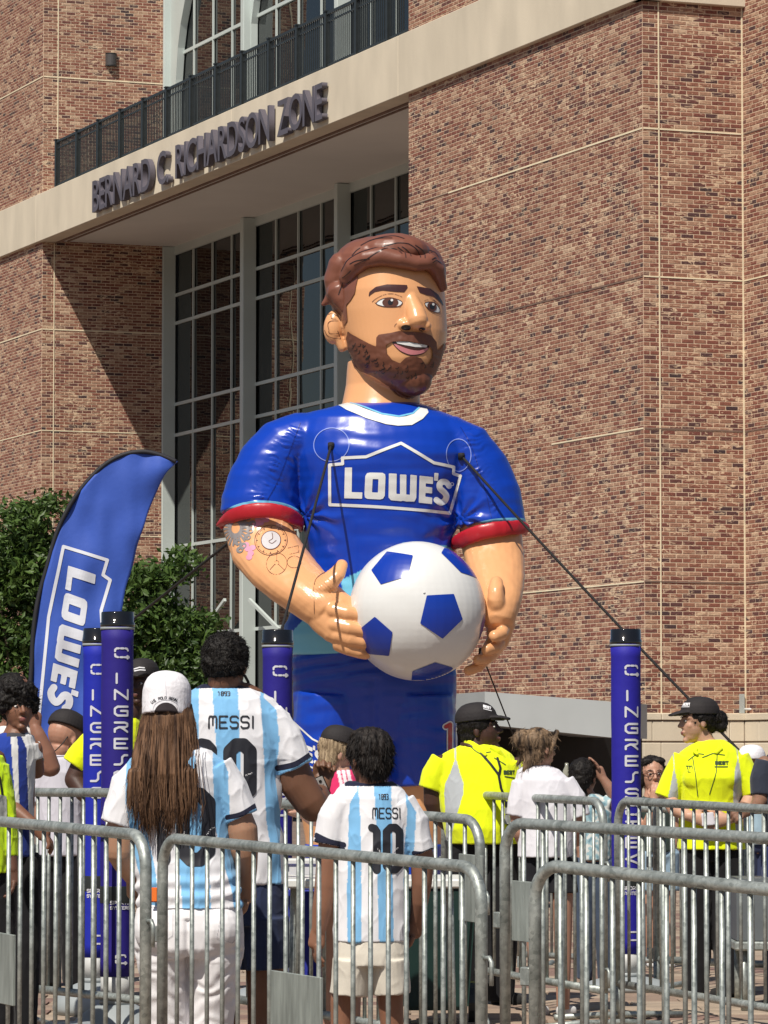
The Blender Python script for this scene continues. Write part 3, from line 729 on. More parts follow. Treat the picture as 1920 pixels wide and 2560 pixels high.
# sideburn, beard, moustache
hb2 = hb
side = [z1(*p_) for p_ in ((518,640),(508,700),(470,760),(430,800),(436,880),(440,940),(402,990),(385,900),(345,820),(300,780),(330,640),(420,560),(540,540))]
Mi['hairc'] = flat('hair_vinyl', tuple(hcol))
dec('sideburn', d_poly(side), (820, 690, 900, 825), 'hairc', off=3)
hlines = [curve([z1(*p_) for p_ in q], 5) for q in ([(560,250),(660,200),(850,165),(960,195)], [(620,215),(720,190),(850,190)], [(380,490),(440,400),(520,350),(640,310),(780,270),(900,240),(1000,245)], [(460,440),(520,415),(640,402)],
    [(500,455),(560,430),(600,415),(700,350),(800,300),(880,300),(940,355)], [(900,280),(960,330),(975,395)], [(940,275),(1000,320),(1022,375)], [(1000,245),(1080,300),(1110,385)], [(1060,255),(1140,310),(1150,390)], [(480,345),(520,300),(555,275)],
    [(1190,340),(1210,320),(1240,340)], [(1205,300),(1240,290),(1280,330)], [(1215,400),(1250,378),(1290,385)], [(1185,280),(1215,280)], [(1220,430),(1262,405),(1310,430)], [(390,555),(420,540),(470,500)], [(430,610),(460,590)], [(355,700),(370,655),(392,600)])]
dec('hair_lines', d_lines(hlines, 2.0), (830, 580, 1115, 745), 'black', hairb, 1.0, 1.6, HAIR)
beard = [z1(*p_) for p_ in ((445,1036),(470,1062),(560,1125),(640,1175),(705,1205),(706,1125),(728,1098),(830,1086),(915,1066),(1000,1072),(1120,1072),(1200,1095),(1250,1150),(1262,1228),(1300,1185),(1345,1125),(1365,1200),(1330,1330),(1240,1450),(1140,1560),(1050,1615),(930,1600),(800,1540),(700,1470),(560,1400),(498,1345),(455,1225),(432,1100))]
mouth_hole = [z1(*p_) for p_ in ((792,1195),(850,1165),(1000,1160),(1180,1190),(1212,1225),(1215,1290),(1180,1355),(1150,1362),(1110,1310),(1040,1292),(970,1310),(920,1360),(850,1330),(800,1270))]
bsd = Dif(d_poly(beard), d_poly(mouth_hole))
BEARD = decal('beard', bsd, (862, 825, 1125, 992), 2.0, hb2, 4.5)
wrinkle(BEARD, lambda x, y, w: 1.2*nz(x, y, w, (.09, .09, .05), 8.))
bb_ = bvh(BEARD); BEARD = S.put(BEARD, 'beard', Mi['brown'], HEAD)
tick = []
for _ in range(46):
    u_ = random.random(); cx_, cy_ = random.choice(((1010, 940), (1040, 955), (1050, 915), (985, 955), (930, 905), (960, 930), (900, 880), (1075, 920)))
    cx_ += random.uniform(-18, 18); cy_ += random.uniform(-16, 16); an = random.uniform(.5, 2.4); tick.append([(cx_, cy_), (cx_+6*math.cos(an), cy_+6*math.sin(an)), (cx_+9*math.cos(an+.6), cy_+9*math.sin(an+.6))])
_bm = dec('beard_marks', d_lines(tick, 1.8), (870, 850, 1105, 985), 'black', bb_, .8, 1.6, BEARD)
_bm['kind'] = 'stuff'
# features
for q in (((632,748),(640,700),(700,655),(800,634),(985,638),(990,662),(958,706),(880,704),(760,690),(690,702),(650,728)), ((1072,645),(1200,657),(1270,700),(1312,760),(1322,803),(1292,772),(1230,728),(1160,720),(1100,702))):
    dec('eyebrow', d_poly([z1(*p_) for p_ in q]), (915, 715, 1112, 772), 'brow')
for q, ir, hi in ((((703,808),(750,772),(830,758),(900,775),(942,802),(905,838),(800,842),(740,830)), (832, 803, 74, 46), (846, 782)), (((1145,800),(1190,783),(1240,785),(1283,832),(1280,868),(1230,872),(1180,850)), (1214, 824, 44, 46), (1224, 802))):
    pol = [z1(*p_) for p_ in curve(q, 3, True)]; bx = (min(a for a, b in pol)-4, min(b for a, b in pol)-4, max(a for a, b in pol)+4, max(b for a, b in pol)+4)
    me = decal('eye', d_poly(pol), bx, 1.5, hb, 1.2); eb = bvh(me); eye = S.put(me, 'eye', Mi['white'], HEAD)
    cx_, cy_ = z1(ir[0], ir[1])
    dec('iris', Int(d_ell(cx_, cy_, ir[2]*.271, ir[3]*.271), d_poly(pol)), bx, 'iris', eb, .8, 1.2, eye)
    dec('pupil', Int(d_ell(cx_, cy_, ir[3]*.14, ir[3]*.14), d_poly(pol)), bx, 'black', eb, 1.4, 1.2, eye)
    hx, hy = z1(*hi); dec('glint', d_ell(hx, hy, 3.2, 3.2), bx, 'white', eb, 2., 1.2, eye)
    top = [p_ for p_ in pol]; dec('eye_outline', Int(d_lines([pol+[pol[0]]], 1.6), lambda X, Y: Y*0-1), bx, 'brow', hb, 1.8, 1.2)
fl = [[(665,795),(700,765),(780,728),(860,722),(940,750)], [(690,800),(705,812)], [(930,835),(912,850)], [(1140,775),(1190,762),(1250,772),(1290,812)], [(1150,740),(1210,745),(1270,785)], [(870,1030),(875,1010),(895,995)], [(1000,750),(1100,740),(1110,810),(1130,850)]]
dec('face_lines', d_lines([curve([z1(*p_) for p_ in q], 4) for q in fl[:6]], 1.3), (925, 735, 1112, 840), 'line', step=1.5)
el = [[(250,865),(290,858),(340,880),(372,925)], [(285,870),(290,905),(335,908)], [(350,925),(280,930),(255,960),(265,1010),(270,1040),(345,1045),(345,1020),(372,1088)], [(225,1010),(250,1060),(300,1085),(370,1090)]]
dec('ear_lines', d_lines([curve([z1(*p_) for p_ in q], 4) for q in el], 1.5), (800, 770, 860, 860), 'line', step=1.5)
dec('nostril', U(d_ell(*z1(975,1037), 12, 6), d_ell(*z1(1122,1050), 8, 3.5)), (990, 815, 1065, 845), 'black', step=1.5, off=2)
mo_ = [z1(*p_) for p_ in curve(((850,1168),(900,1158),(1000,1165),(1100,1178),(1186,1190),(1165,1240),(1110,1278),(1020,1290),(935,1262),(880,1215)), 3, True)]
bxm = (975, 858, 1078, 905)
me = decal('mouth', d_poly(mo_), bxm, 1.5, hb, 1.3); mb = bvh(me); mouth = S.put(me, 'mouth', Mi['brow'], HEAD)
dec('teeth', d_poly([z1(*p_) for p_ in ((880,1160),(1000,1165),(1172,1183),(1162,1208),(1060,1210),(960,1195),(895,1180))]), bxm, 'white', mb, 1., 1.2, mouth)
dec('lip', d_poly([z1(*p_) for p_ in curve(((868,1185),(940,1212),(1020,1236),(1100,1240),(1176,1210),(1160,1240),(1105,1270),(1020,1282),(940,1256),(890,1218)), 3, True)]), bxm, 'pink', mb, 1., 1.2, mouth)
# torso and sleeves
torso = fuse('shirt', [
    V_([(1003, 880, 1040, -6, 60), (1016, 830, 1078, -4, 92), (1030, 770, 1112, -2, 108), (1048, 735, 1150, 0, 122), (1085, 715, 1180, 4, 138), (1140, 722, 1182, 10, 150), (1200, 735, 1170, 10, 146), (1270, 748, 1150, 6, 138),
        (1340, 762, 1138, 4, 130), (1400, 770, 1133, 2, 126), (1450, 760, 1134, 0, 126), (1510, 735, 1137, 0, 130), (1560, 712, 1140, 0, 134), (1590, 706, 1142, 0, 136), (1640, 720, 1140, 0, 134)], 'flat', 40),
    L([(810, 1092, 0, 62, 92), (755, 1100, 0, 72, 92), (712, 1118, 4, 78, 92), (683, 1160, 10, 88, 92), (660, 1215, 16, 95, 92), (652, 1260, 22, 99, 92), (650, 1291, 26, 100, 92)], 'flat', 28),
    L([(1110, 1090, 0, 60, 88), (1160, 1122, 4, 72, 88), (1195, 1180, 8, 82, 88), (1215, 1240, 14, 88, 86), (1222, 1290, 18, 90, 84), (1224, 1318, 20, 92, 84)], 'flat', 28)], 4.0, 9)
def tfold(x, y, w):
    a = 1.8*nz(x, y, w, (.012, .05, .012), 1.)-3*np.exp(-((y-1520)/7)**2)+2.2*np.exp(-((y-1500)/60)**2)*np.sin(x*.12+3*nz(x, y, w, (.02, .02, .02), 4.))
    # puckers along the seam over the left shoulder and at the armpits
    for (sx, sy, ex, ey, am, wl) in ((745, 1075, 640, 1285, 2.4, 12), (1165, 1080, 1230, 1290, 1.6, 12)):
        dx, dy = ex-sx, ey-sy; l = math.hypot(dx, dy); t_ = ((x-sx)*dx+(y-sy)*dy)/l; d_ = np.abs((x-sx)*dy-(y-sy)*dx)/l
        a += am*np.exp(-(d_/26)**2)*np.sin(t_*2*math.pi/wl+nz(x, y, w, (.03, .03, .03), 5.)*9)*(.5+nz(x, y, w, (.04, .04, .02), 9.)*1.6)*((t_ > 0) & (t_ < l))
    for cx_, cy_ in ((765, 1290), (1150, 1300)):
        r_ = np.hypot(x-cx_, y-cy_); th = np.arctan2(y-cy_, x-cx_); a += 4.2*np.exp(-(r_/85)**2)*np.sin(th*9+1+nz(x, y, w, (.02, .02, .02), 8.)*3)
    return a
wrinkle(torso, tfold)
def tcol(x, y, w):
    c = np.tile(BLUE, (len(x), 1))
    lb = (.17, .52, .72); rd = (.42, .012, .022)
    def lin(pts, xs): return np.interp(xs, [p_[0] for p_ in pts], [p_[1] for p_ in pts])
    # pale hem panel running up to the right, a blue wedge under it
    C_ = (y > 1450) & (x < 1137)
    yt = lin([(700, 1590), (740, 1500), (866, 1450), (930, 1420), (1010, 1362), (1140, 1372)], x)
    m_ = (x > 855) & (x < 1140) & (y > yt) & (y > 1355); c[m_] = lb
    m_ = (y > 1520) & (x < 870) & (y > lin([(700, 1660), (712, 1615), (775, 1520), (870, 1500)], x)); c[m_] = lb
    m_ = (y > 1455) & (x > 700) & (x < 780) & (y < lin([(700, 1640), (725, 1590), (780, 1530)], x)); c[m_] = BLUE
    return c
# cuffs: trim the sleeves with their own rolls
paint(torso, tcol); tb = bvh(torso); SHIRT = S.put(torso, 'shirt', M['vinyl'])
me = fuse('sleeve_cuff', [L(curve([(553, 1309, 10, 7, 17), (576, 1298, 80, 17, 8), (614, 1288, 118, 19, 8), (665, 1284, 131, 20, 8), (714, 1291, 119, 19, 8), (743, 1304, 78, 17, 8), (752, 1314, 20, 7, 16), (746, 1312, -50, 7, 14), (704, 1306, -78, 14, 8), (620, 1302, -78, 14, 8), (564, 1306, -50, 8, 14), (553, 1309, 0, 7, 15)], 4))], 3.2, 2)
wrinkle(me, lambda x, y, w: 1.3*nz(x, y, w, (.05, .02, .05), 2.)); paint(me, lambda x, y, w: np.array((.42, .012, .022))); S.put(me, 'sleeve_cuff', M['vinyl_fine'], SHIRT)
me = fuse('sleeve_cuff', [L(curve([(1133, 1363, 5, 8, 18), (1143, 1358, 60, 18, 9), (1178, 1344, 102, 20, 8), (1222, 1333, 116, 20, 8), (1268, 1326, 99, 19, 8), (1306, 1322, 52, 17, 8), (1314, 1322, 5, 7, 16), (1304, 1328, -50, 7, 14), (1220, 1340, -76, 14, 8), (1146, 1358, -50, 8, 14), (1133, 1363, 0, 8, 16)], 4))], 3.2, 2)
wrinkle(me, lambda x, y, w: 1.3*nz(x, y, w, (.05, .02, .05), 4.)); paint(me, lambda x, y, w: np.array((.42, .012, .022))); S.put(me, 'sleeve_cuff', M['vinyl_fine'], SHIRT)
col_ = [z2(*p_) for p_ in ((628,58),(660,74),(700,105),(800,152),(900,184),(960,192),(1030,187),(1085,152),(1114,116),(1105,92),(1068,92),(1040,128),(1000,142),(965,147),(880,135),(790,100),(735,72),(690,52),(665,48))]
dec('collar', d_poly(col_), (825, 998, 1075, 1080), 'white', tb, 2.2, 2., SHIRT)
dec('collar_trim', d_lines([[z2(*p_) for p_ in ((720,62),(800,96),(880,130),(965,143),(1035,125),(1066,92))]], 4), (870, 1005, 1052, 1058), 'lblue', tb, 3., 1.8, SHIRT)
dec('sleeve_stripe', d_lines([curve([(545, 1304), (560, 1288), (600, 1270), (650, 1263), (700, 1266), (735, 1277), (756, 1294)], 4)], 8), (545, 1255, 762, 1310), 'lblue', tb, 1.5, 1.8, SHIRT)
dec('sleeve_stripe', d_lines([curve([(1132, 1345), (1150, 1334), (1180, 1319), (1230, 1308), (1275, 1304), (1320, 1303)], 4)], 8), (1128, 1290, 1316, 1358), 'lblue', tb, 1.5, 1.8, SHIRT)
dec('seam', d_lines([curve([(752, 1062), (735, 1110), (716, 1160), (694, 1215), (668, 1262)], 4)], 1.6), (650, 1050, 770, 1270), mat('blue_seam', (.003, .02, .22), .4), tb, 1.3, 1.6, SHIRT)
dec('seam', d_lines([curve([(1150, 1072), (1176, 1120), (1196, 1180), (1214, 1245), (1226, 1300)], 4)], 1.6), (1140, 1060, 1240, 1310), Mi['seam'] if 'seam' in Mi else mat('blue_seam', (.003, .02, .22), .4), tb, 1.3, 1.6, SHIRT)
dec('chest_badge', badge(z2, .4943), (815, 1110, 1165, 1300), 'white', tb, 1.5, 1.4, SHIRT)
dec('badge_mark', Dif(d_ell(*z2(1232,477), 4.5, 4.5), d_ell(*z2(1232,477), 2.6, 2.6)), (1120, 1208, 1140, 1224), 'white', tb, 1.5, 1., SHIRT)
for (cx_, cy_, rx_, ry_) in ((830, 1121, 45, 43), (1145, 1144, 32, 41)):
    dec('anchor_patch', Dif(d_ell(cx_, cy_, rx_, ry_), d_ell(cx_, cy_, rx_-2.2, ry_-2.2)), (cx_-50, cy_-50, cx_+50, cy_+50), 'faint', tb, 1.4, 1.6, SHIRT)
# shorts
shorts = fuse('shorts', [V_([(1560, 720, 1136, 0, 122), (1620, 728, 1140, 0, 130), (1700, 730, 1142, 0, 132), (1770, 734, 1140, 0, 122)], 'round', 40),
    L([(836, 1740, 0, 98, 126), (830, 1820, 0, 99, 126), (822, 1890, 0, 98, 120), (818, 1960, 0, 94, 112)], 'flat', 28), L([(1042, 1740, 0, 97, 126), (1044, 1820, 0, 98, 126), (1048, 1890, 0, 96, 120), (1052, 1962, 0, 90, 112)], 'flat', 28)], 4.5, 5)
wrinkle(shorts, lambda x, y, w: 3.*nz(x, y, w, (.015, .05, .02), 6.)+2.5*np.exp(-((y-1650)/50)**2)*np.sin(y*.2+x*.03)+4*np.exp(-((x-935)/10)**2)*((y > 1700))*-1)
paint(shorts, lambda x, y, w: np.tile(BLUE, (len(x), 1)))
sb = bvh(shorts); SH = S.put(shorts, 'shorts', M['vinyl'])
def zs(x, y): return (640+(x-612)*.272+(y-385)*.02, 1806+(y-385)*.30+(x-612)*.085)
me = decal('shorts_badge', badge(zs, .27), (600, 1770, 900, 1960), 2., sb, 1.5); S.put(me, 'shorts_badge', Mi['white'], SH)
num = text_lines('10', 1112, 1812, 22, 62, 12)
dec('shorts_number_edge', d_lines(num, 17), (1098, 1795, 1140, 1890), 'white', sb, 1.5, 2., SH)
dec('shorts_number', d_lines(num, 10), (1098, 1795, 1140, 1890), 'red', sb, 2.6, 2., SH)
# legs, socks, shoes down to the paving
gy = 1900+(1.25)*F/33.0
for q in (L([(820, 1940, 6, 84, 96), (822, 2020, 4, 72, 84), (824, 2090, 0, 62, 70), (824, 2150, 0, 54, 60)]), L([(1050, 1940, 0, 82, 94), (1046, 2020, 0, 72, 84), (1044, 2090, 0, 62, 70), (1044, 2150, 0, 54, 60)])):
    me = fuse('leg', [q], 5, 4); paint(me, lambda x, y, w: SKIN); S.put(me, 'leg', M['vinyl'])
for q in ([(824, 2110, 0, 64, 70), (822, 2180, 0, 56, 64), (822, 2225, 0, 50, 60)], [(1044, 2110, 0, 64, 70), (1046, 2180, 0, 56, 64), (1046, 2225, 0, 50, 60)]):
    me = fuse('sock', [L(q, 'flat')], 5, 3); paint(me, lambda x, y, w: BLUE); S.put(me, 'sock', M['vinyl'])
for cx_ in (820, 1050):
    me = fuse('shoe', [E(cx_, gy-34, 40, 62, 34, 120)], 5, 3); paint(me, lambda x, y, w: WHITE*.9); S.put(me, 'shoe', M['vinyl'])
# arms: forearms bent forward, hands closed round the ball
def finger(pts, r0, r1): n_ = len(pts); return L([(*p_, r0+(r1-r0)*i/(n_-1)) for i, p_ in enumerate(pts)], 'round', 14)
def fwd(me, ya, yb, am):
    c = co_of(me); y = -c[:, 2]; t_ = np.clip((y-ya)/(yb-ya), 0, 1); c[:, 1] -= am*t_*t_*(3-2*t_); me.vertices.foreach_set('co', c.ravel()); me.update()
armL = fuse('arm', [L([(652, 1270, 20, 84, 80), (645, 1320, 28, 87, 80), (662, 1372, 48, 86, 78), (700, 1420, 76, 80, 74), (742, 1462, 106, 72, 68), (782, 1498, 134, 64, 60), (815, 1528, 156, 58, 52)], 'round', 26),
    L([(800, 1510, 150, 58, 40), (835, 1545, 168, 62, 38), (862, 1580, 184, 54, 34), (872, 1600, 188, 42, 30)], 'round', 22),
    finger([(800, 1490, 168), (828, 1466, 186), (848, 1444, 196), (858, 1424, 198)], 30, 15),
    finger([(838, 1538, 196), (872, 1546, 208), (906, 1552, 206), (930, 1560, 196)], 22, 15),
    finger([(842, 1572, 198), (878, 1582, 212), (912, 1588, 212), (938, 1592, 202)], 22, 15.5),
    finger([(846, 1598, 196), (880, 1608, 208), (910, 1614, 206), (930, 1618, 196)], 20, 14.5),
    finger([(850, 1620, 188), (876, 1632, 196), (900, 1640, 194), (916, 1644, 186)], 18, 13.5)], 3.0, 3)
fwd(armL, 1300, 1520, 95)
wrinkle(armL, lambda x, y, w: .9*nz(x, y, w, (.05, .05, .05), 7.)+1.2*np.exp(-((x-815)/45)**2-((y-1480)/40)**2)*np.sin((x-y)*.7))
paint(armL, lambda x, y, w: SKIN); ab = bvh(armL); ARML = S.put(armL, 'arm', M['vinyl'])
def da(nm, sd, bb, m, off=1.2, step=1.8): me = decal(nm, sd, bb, step, ab, off); return S.put(me, nm, Mi[m], ARML)
da('wrist_seam', d_lines([curve([(833, 1432), (805, 1448), (791, 1470), (790, 1510), (792, 1556)], 4)], 1.6), (780, 1420, 840, 1570), 'line')
tc_ = (592, 1326)
fl_ = d_ell(tc_[0], tc_[1], 42, 52)
spk = [[(tc_[0]+13*math.cos(a_), tc_[1]+16*math.sin(a_)), (tc_[0]+36*math.cos(a_), tc_[1]+44*math.sin(a_))] for a_ in np.linspace(0, 2*math.pi, 22, False)]
da('tattoo', Dif(d_lines(spk, 5.), d_ell(tc_[0], tc_[1], 10, 13)), (555, 1300, 650, 1400), 'grey')
bl = [(598, 1362), (612, 1372), (622, 1350), (628, 1334), (618, 1318), (604, 1382), (634, 1316), (622, 1300)]
da('tattoo', U(*[Dif(d_ell(a_, b_, 9, 8), d_ell(a_+2, b_+1, 4, 3)) for a_, b_ in bl]), (580, 1290, 650, 1400), 'grey', 1.6)
for g_ in (((648, 1305), (662, 1300), (655, 1314), (668, 1306), (643, 1318)), ((624, 1380), (632, 1392), (628, 1402), (620, 1370), (636, 1378))): da('tattoo_petal', U(*[d_ell(a_, b_, 8, 7) for a_, b_ in g_]), (610, 1292, 680, 1415), 'tpink')
cd = (681, 1359)
def rg(cx_, cy_, rx_, ry_, t_): return Dif(d_ell(cx_, cy_, rx_, ry_), d_ell(cx_, cy_, rx_-t_, ry_-t_))
tk = [[(cd[0]+33*math.cos(a_), cd[1]+31*math.sin(a_)), (cd[0]+36*math.cos(a_), cd[1]+34*math.sin(a_))] for a_ in np.linspace(0, 2*math.pi, 12, False)]
da('tattoo_dial', U(rg(*cd, 41, 40, 1.6), rg(*cd, 37, 36, 1.), rg(*cd, 25, 25, 2.), d_lines(tk, 2), rg(697, 1420, 26, 28, 1.2), rg(740, 1416, 18, 16, 1.2), rg(697, 1418, 6, 6, 1), d_lines([[(697, 1412), (697, 1392)], [(702, 1422), (716, 1436)], [(692, 1422), (680, 1436)], [(722, 1380), (748, 1372), (750, 1390), (728, 1396)]], 1.2)), (635, 1312, 765, 1455), 'line', 1.2, 1.4)
Mi['tface'] = flat('tattoo_face_print', (.55, .53, .54))
da('tattoo_face', d_ell(*cd, 23, 23), (650, 1330, 710, 1390), 'tface', 1.6)
da('tattoo_hand', d_lines([curve([(683, 1340), (685, 1355), (676, 1362), (684, 1368), (694, 1360)], 4)], 1.5), (660, 1330, 705, 1385), 'line', 2.4, 1.2)
armR = fuse('arm', [L([(1224, 1290, 14, 78, 74), (1228, 1350, 22, 78, 72), (1236, 1410, 44, 74, 68), (1242, 1460, 70, 66, 62), (1244, 1510, 98, 54, 54), (1240, 1550, 118, 44, 48)], 'round', 26),
    L([(1242, 1530, 104, 40, 40), (1246, 1570, 104, 36, 38), (1238, 1610, 98, 28, 34), (1218, 1640, 90, 22, 30)], 'round', 22),
    finger([(1236, 1530, 140), (1233, 1505, 156), (1233, 1480, 162), (1235, 1464, 160)], 24, 16),
    finger([(1250, 1580, 128), (1246, 1594, 152), (1228, 1600, 172)], 18, 15),
    finger([(1240, 1614, 122), (1230, 1628, 146), (1209, 1632, 166)], 17, 14),
    finger([(1224, 1640, 114), (1210, 1654, 136), (1188, 1657, 154)], 16, 13.5),
    finger([(1206, 1656, 104), (1190, 1674, 120), (1165, 1682, 132)], 15, 12.5)], 3.0, 3)
fwd(armR, 1330, 1540, 95)
wrinkle(armR, lambda x, y, w: 1.*nz(x, y, w, (.06, .06, .05), 9.))
paint(armR, lambda x, y, w: SKIN); S.put(armR, 'arm', M['vinyl'])
# ball, held against the belly
BW = 245
B = Sheet(1041, 1537, 33.0, 'inflatable_ball', 'big white and blue inflatable soccer ball held in the inflatable man\'s hands', 'ball', base=S.world(1041, 1700, BW))
ball = fuse('ball_skin', [E(1041, 1537, BW, 167, 170, 150, 0, 48, 32)], 4, 3)
wrinkle(ball, lambda x, y, w: .7*nz(x, y, w, (.02, .02, .02), 2.))
paint(ball, lambda x, y, w: np.tile(WHITE*.93, (len(x), 1))); blb = bvh(ball); BALL = B.put(ball, 'ball_skin', M['vinyl'])
for q in (((828,932),(905,838),(1032,862),(1006,968),(875,1006)), ((1098,1062),(1230,1053),(1273,1175),(1175,1271),(1066,1198)), ((1170,848),(1190,812),(1275,862),(1350,950),(1346,966),(1266,945)), ((846,1163),(932,1240),(915,1353),(820,1342),(740,1290),(760,1230)), ((1024,1500),(1028,1427),(1140,1384),(1232,1408),(1180,1460),(1110,1500)), ((1391,1120),(1404,1180),(1380,1300),(1352,1300),(1366,1200))):
    me = biggest(decal('panel', d_poly([z2(*p_) for p_ in q]), (860, 1350, 1225, 1722), 2.5, blb, 1.6)); B.put(me, 'panel', Mi['blue'])
me = decal('valve', d_ell(*z2(1084,1045), 3, 3), (1040, 1480, 1070, 1510), 1.2, blb, 3); B.put(me, 'valve', Mi['white'])
# tethers
rope = mat('black_rope', (.012, .011, .012), .8, var=.3, scale=40, bump=.5, bscale=200)
def rope_thing(a, b, r_, label, cat='rope', sag=.03):
    o = thing('tether_rope', label, cat, b, 'ropes tying down the inflatable figure')
    pts = []
    for i in range(15):
        t_ = i/14; p_ = a.lerp(b, t_); p_ = p_-Vector((0, 0, sag*4*t_*(1-t_))); pts.append(p_-b)
    part('rope', mesh('rope', *tube(pts, r_, 6), True), rope, o)
    part('tie_knot', mesh('tie_knot', *tube([pts[0]+Vector((0, -.01, .02)), pts[0], pts[0]-Vector((0, -.01, .03))], r_*2.4, 8), True), rope, o)
def surf(x, y, tree, off=2):
    h = tree.ray_cast(Vector((x, -9000, -y)), Vector((0, 1, 0))); return S.world(x, y, -h[0].y+off)
pL = surf(829, 1124, tb); pR = surf(1152, 1146, tb)
gL = W(700, 1580, 30.2); dL = gL-pL; eL = pL+dL*((.22-pL.z)/dL.z)
rope_thing(pL, eL, .0115, 'black rope running steeply down from the left chest anchor of the inflatable')
gR = W(1535, 1535, 32.1); dR = gR-pR; eR = pR+dR*((.22-pR.z)/dR.z)
rope_thing(pR, eR, .0115, 'long black rope slanting down to the right from the inflatable chest', sag=.06)
pB = S.world(600, 1330, -40); gB = W(440, 1460, 36.5); dB = gB-pB; eB = pB+dB*((.22-pB.z)/dB.z)
rope_thing(pB, eB, .014, 'black rope running down left behind the inflatable elbow into the tree')
pC = S.world(1200, 1630, 60); gC = W(1283, 1830, 35.5); dC = gC-pC; eC = pC+dC*((.22-pC.z)/dC.z)
rope_thing(pC, eC, .007, 'thin dark cord hanging down from beside the inflatable right hand')
# ------------------------------------------------------------------ feather flag
Fs = Sheet(250, 1500, 28.5)
fl_L = [(443,1153),(405,1137),(359,1128),(304,1138),(253,1170),(203,1225),(169,1279),(143,1338),(122,1414),(99,1500),(88,1580),(84,1660),(80,1735),(80,1800),(80,1868)]
fl_R = [(443,1153),(432,1163),(412,1186),(391,1227),(371,1275),(358,1320),(343,1362),(329,1421),(313,1471),(305,1522),(296,1580),(284,1650),(268,1720),(248,1795),(226,1850)]
def resamp(P, n):
    P = np.array(P, float); d = np.r_[0, np.cumsum(np.hypot(*np.diff(P, axis=0).T))]; t = np.linspace(0, d[-1], n)
    return np.stack([np.interp(t, d, P[:, 0]), np.interp(t, d, P[:, 1])], 1)
cl = np.array(curve(fl_L, 6)); crr = np.array(curve(fl_R, 6))
nr, nc = len(cl), 30
V = []; 
for i in range(nr):
    for j in range(nc+1):
        t_ = j/nc; x = cl[i, 0]*(1-t_)+crr[i, 0]*t_; y = cl[i, 1]*(1-t_)+crr[i, 1]*t_
        edge = t_**1.5
        w_ = 14*math.sin(t_*3.0+i*.03)*t_+5*edge*math.sin(i*.28+t_*5)+4*noise.noise(Vector((x*.02, y*.008, 1)))*3+3.5*math.sin((x+y*.35)*.09)*(1-t_)*.6
        V.append((x, -w_, -y))
Fc = [(i*(nc+1)+j, i*(nc+1)+j+1, (i+1)*(nc+1)+j+1, (i+1)*(nc+1)+j) for i in range(nr-1) for j in range(nc)]
fpole = W(75, 1900, 28.5); fbase = Vector((fpole.x, 28.5, gz(28.5)))
flag = thing('feather_flag', 'tall curved blue feather flag with white sideways store lettering, at the left', 'flag', fbase); Fs.base = fbase; Fs.root = flag
me = mesh('sail', V, Fc, True); fbv = bvh(me)
cloth = mat('flag_cloth', (.040, .095, .43), .6, var=.06, scale=4, bump=.15, bscale=25, spec=.3)
b_ = cloth.node_tree.nodes['Principled BSDF']
SAIL = Fs.put(me, 'sail', cloth)
md = SAIL.modifiers.new('thick', 'SOLIDIFY'); md.thickness = .002; md.offset = 1
ox, oy = 171, 1415
def fm(x, y):
    u_ = (x-693)/(1222-693); v_ = (553+(x-693)*.07-y)/150
    return (ox+v_*68-u_*54, oy+v_*20+u_*346)
fw = mat('flag_white_print', (.66, .69, .76), .6, var=.05, scale=4)
me = decal('flag_letters', badge(fm, .60, False), (85, 1380, 300, 1868), 2., fbv, 1.5); Fs.put(me, 'flag_letters', fw, SAIL)
ol = [(96,1868),(98,1800),(122,1543),(158,1366),(268,1400),(257,1437),(275,1450),(253,1526),(258,1600),(245,1670),(226,1700),(216,1750),(230,1760)]
me = decal('flag_outline', d_lines([ol], 8), (85, 1355, 300, 1868), 2., fbv, 1.5); Fs.put(me, 'flag_outline', fw, SAIL)
blk = mat('black_pole_sleeve', (.012, .012, .018), .7, var=.2, scale=10)
pts = [Fs.loc(x-4, y, 0) for x, y in cl]+[Fs.loc(77, 2000, 0), Vector((.0, 0, .05))]
part('pole', mesh('pole', *tube(pts, .017, 8), True), blk, flag)
part('base_plate', mesh('base_plate', *join(box(-.4, .4, -.04, .04, 0, .04), box(-.04, .04, -.4, .4, .0, .045))), M['rail'], flag)
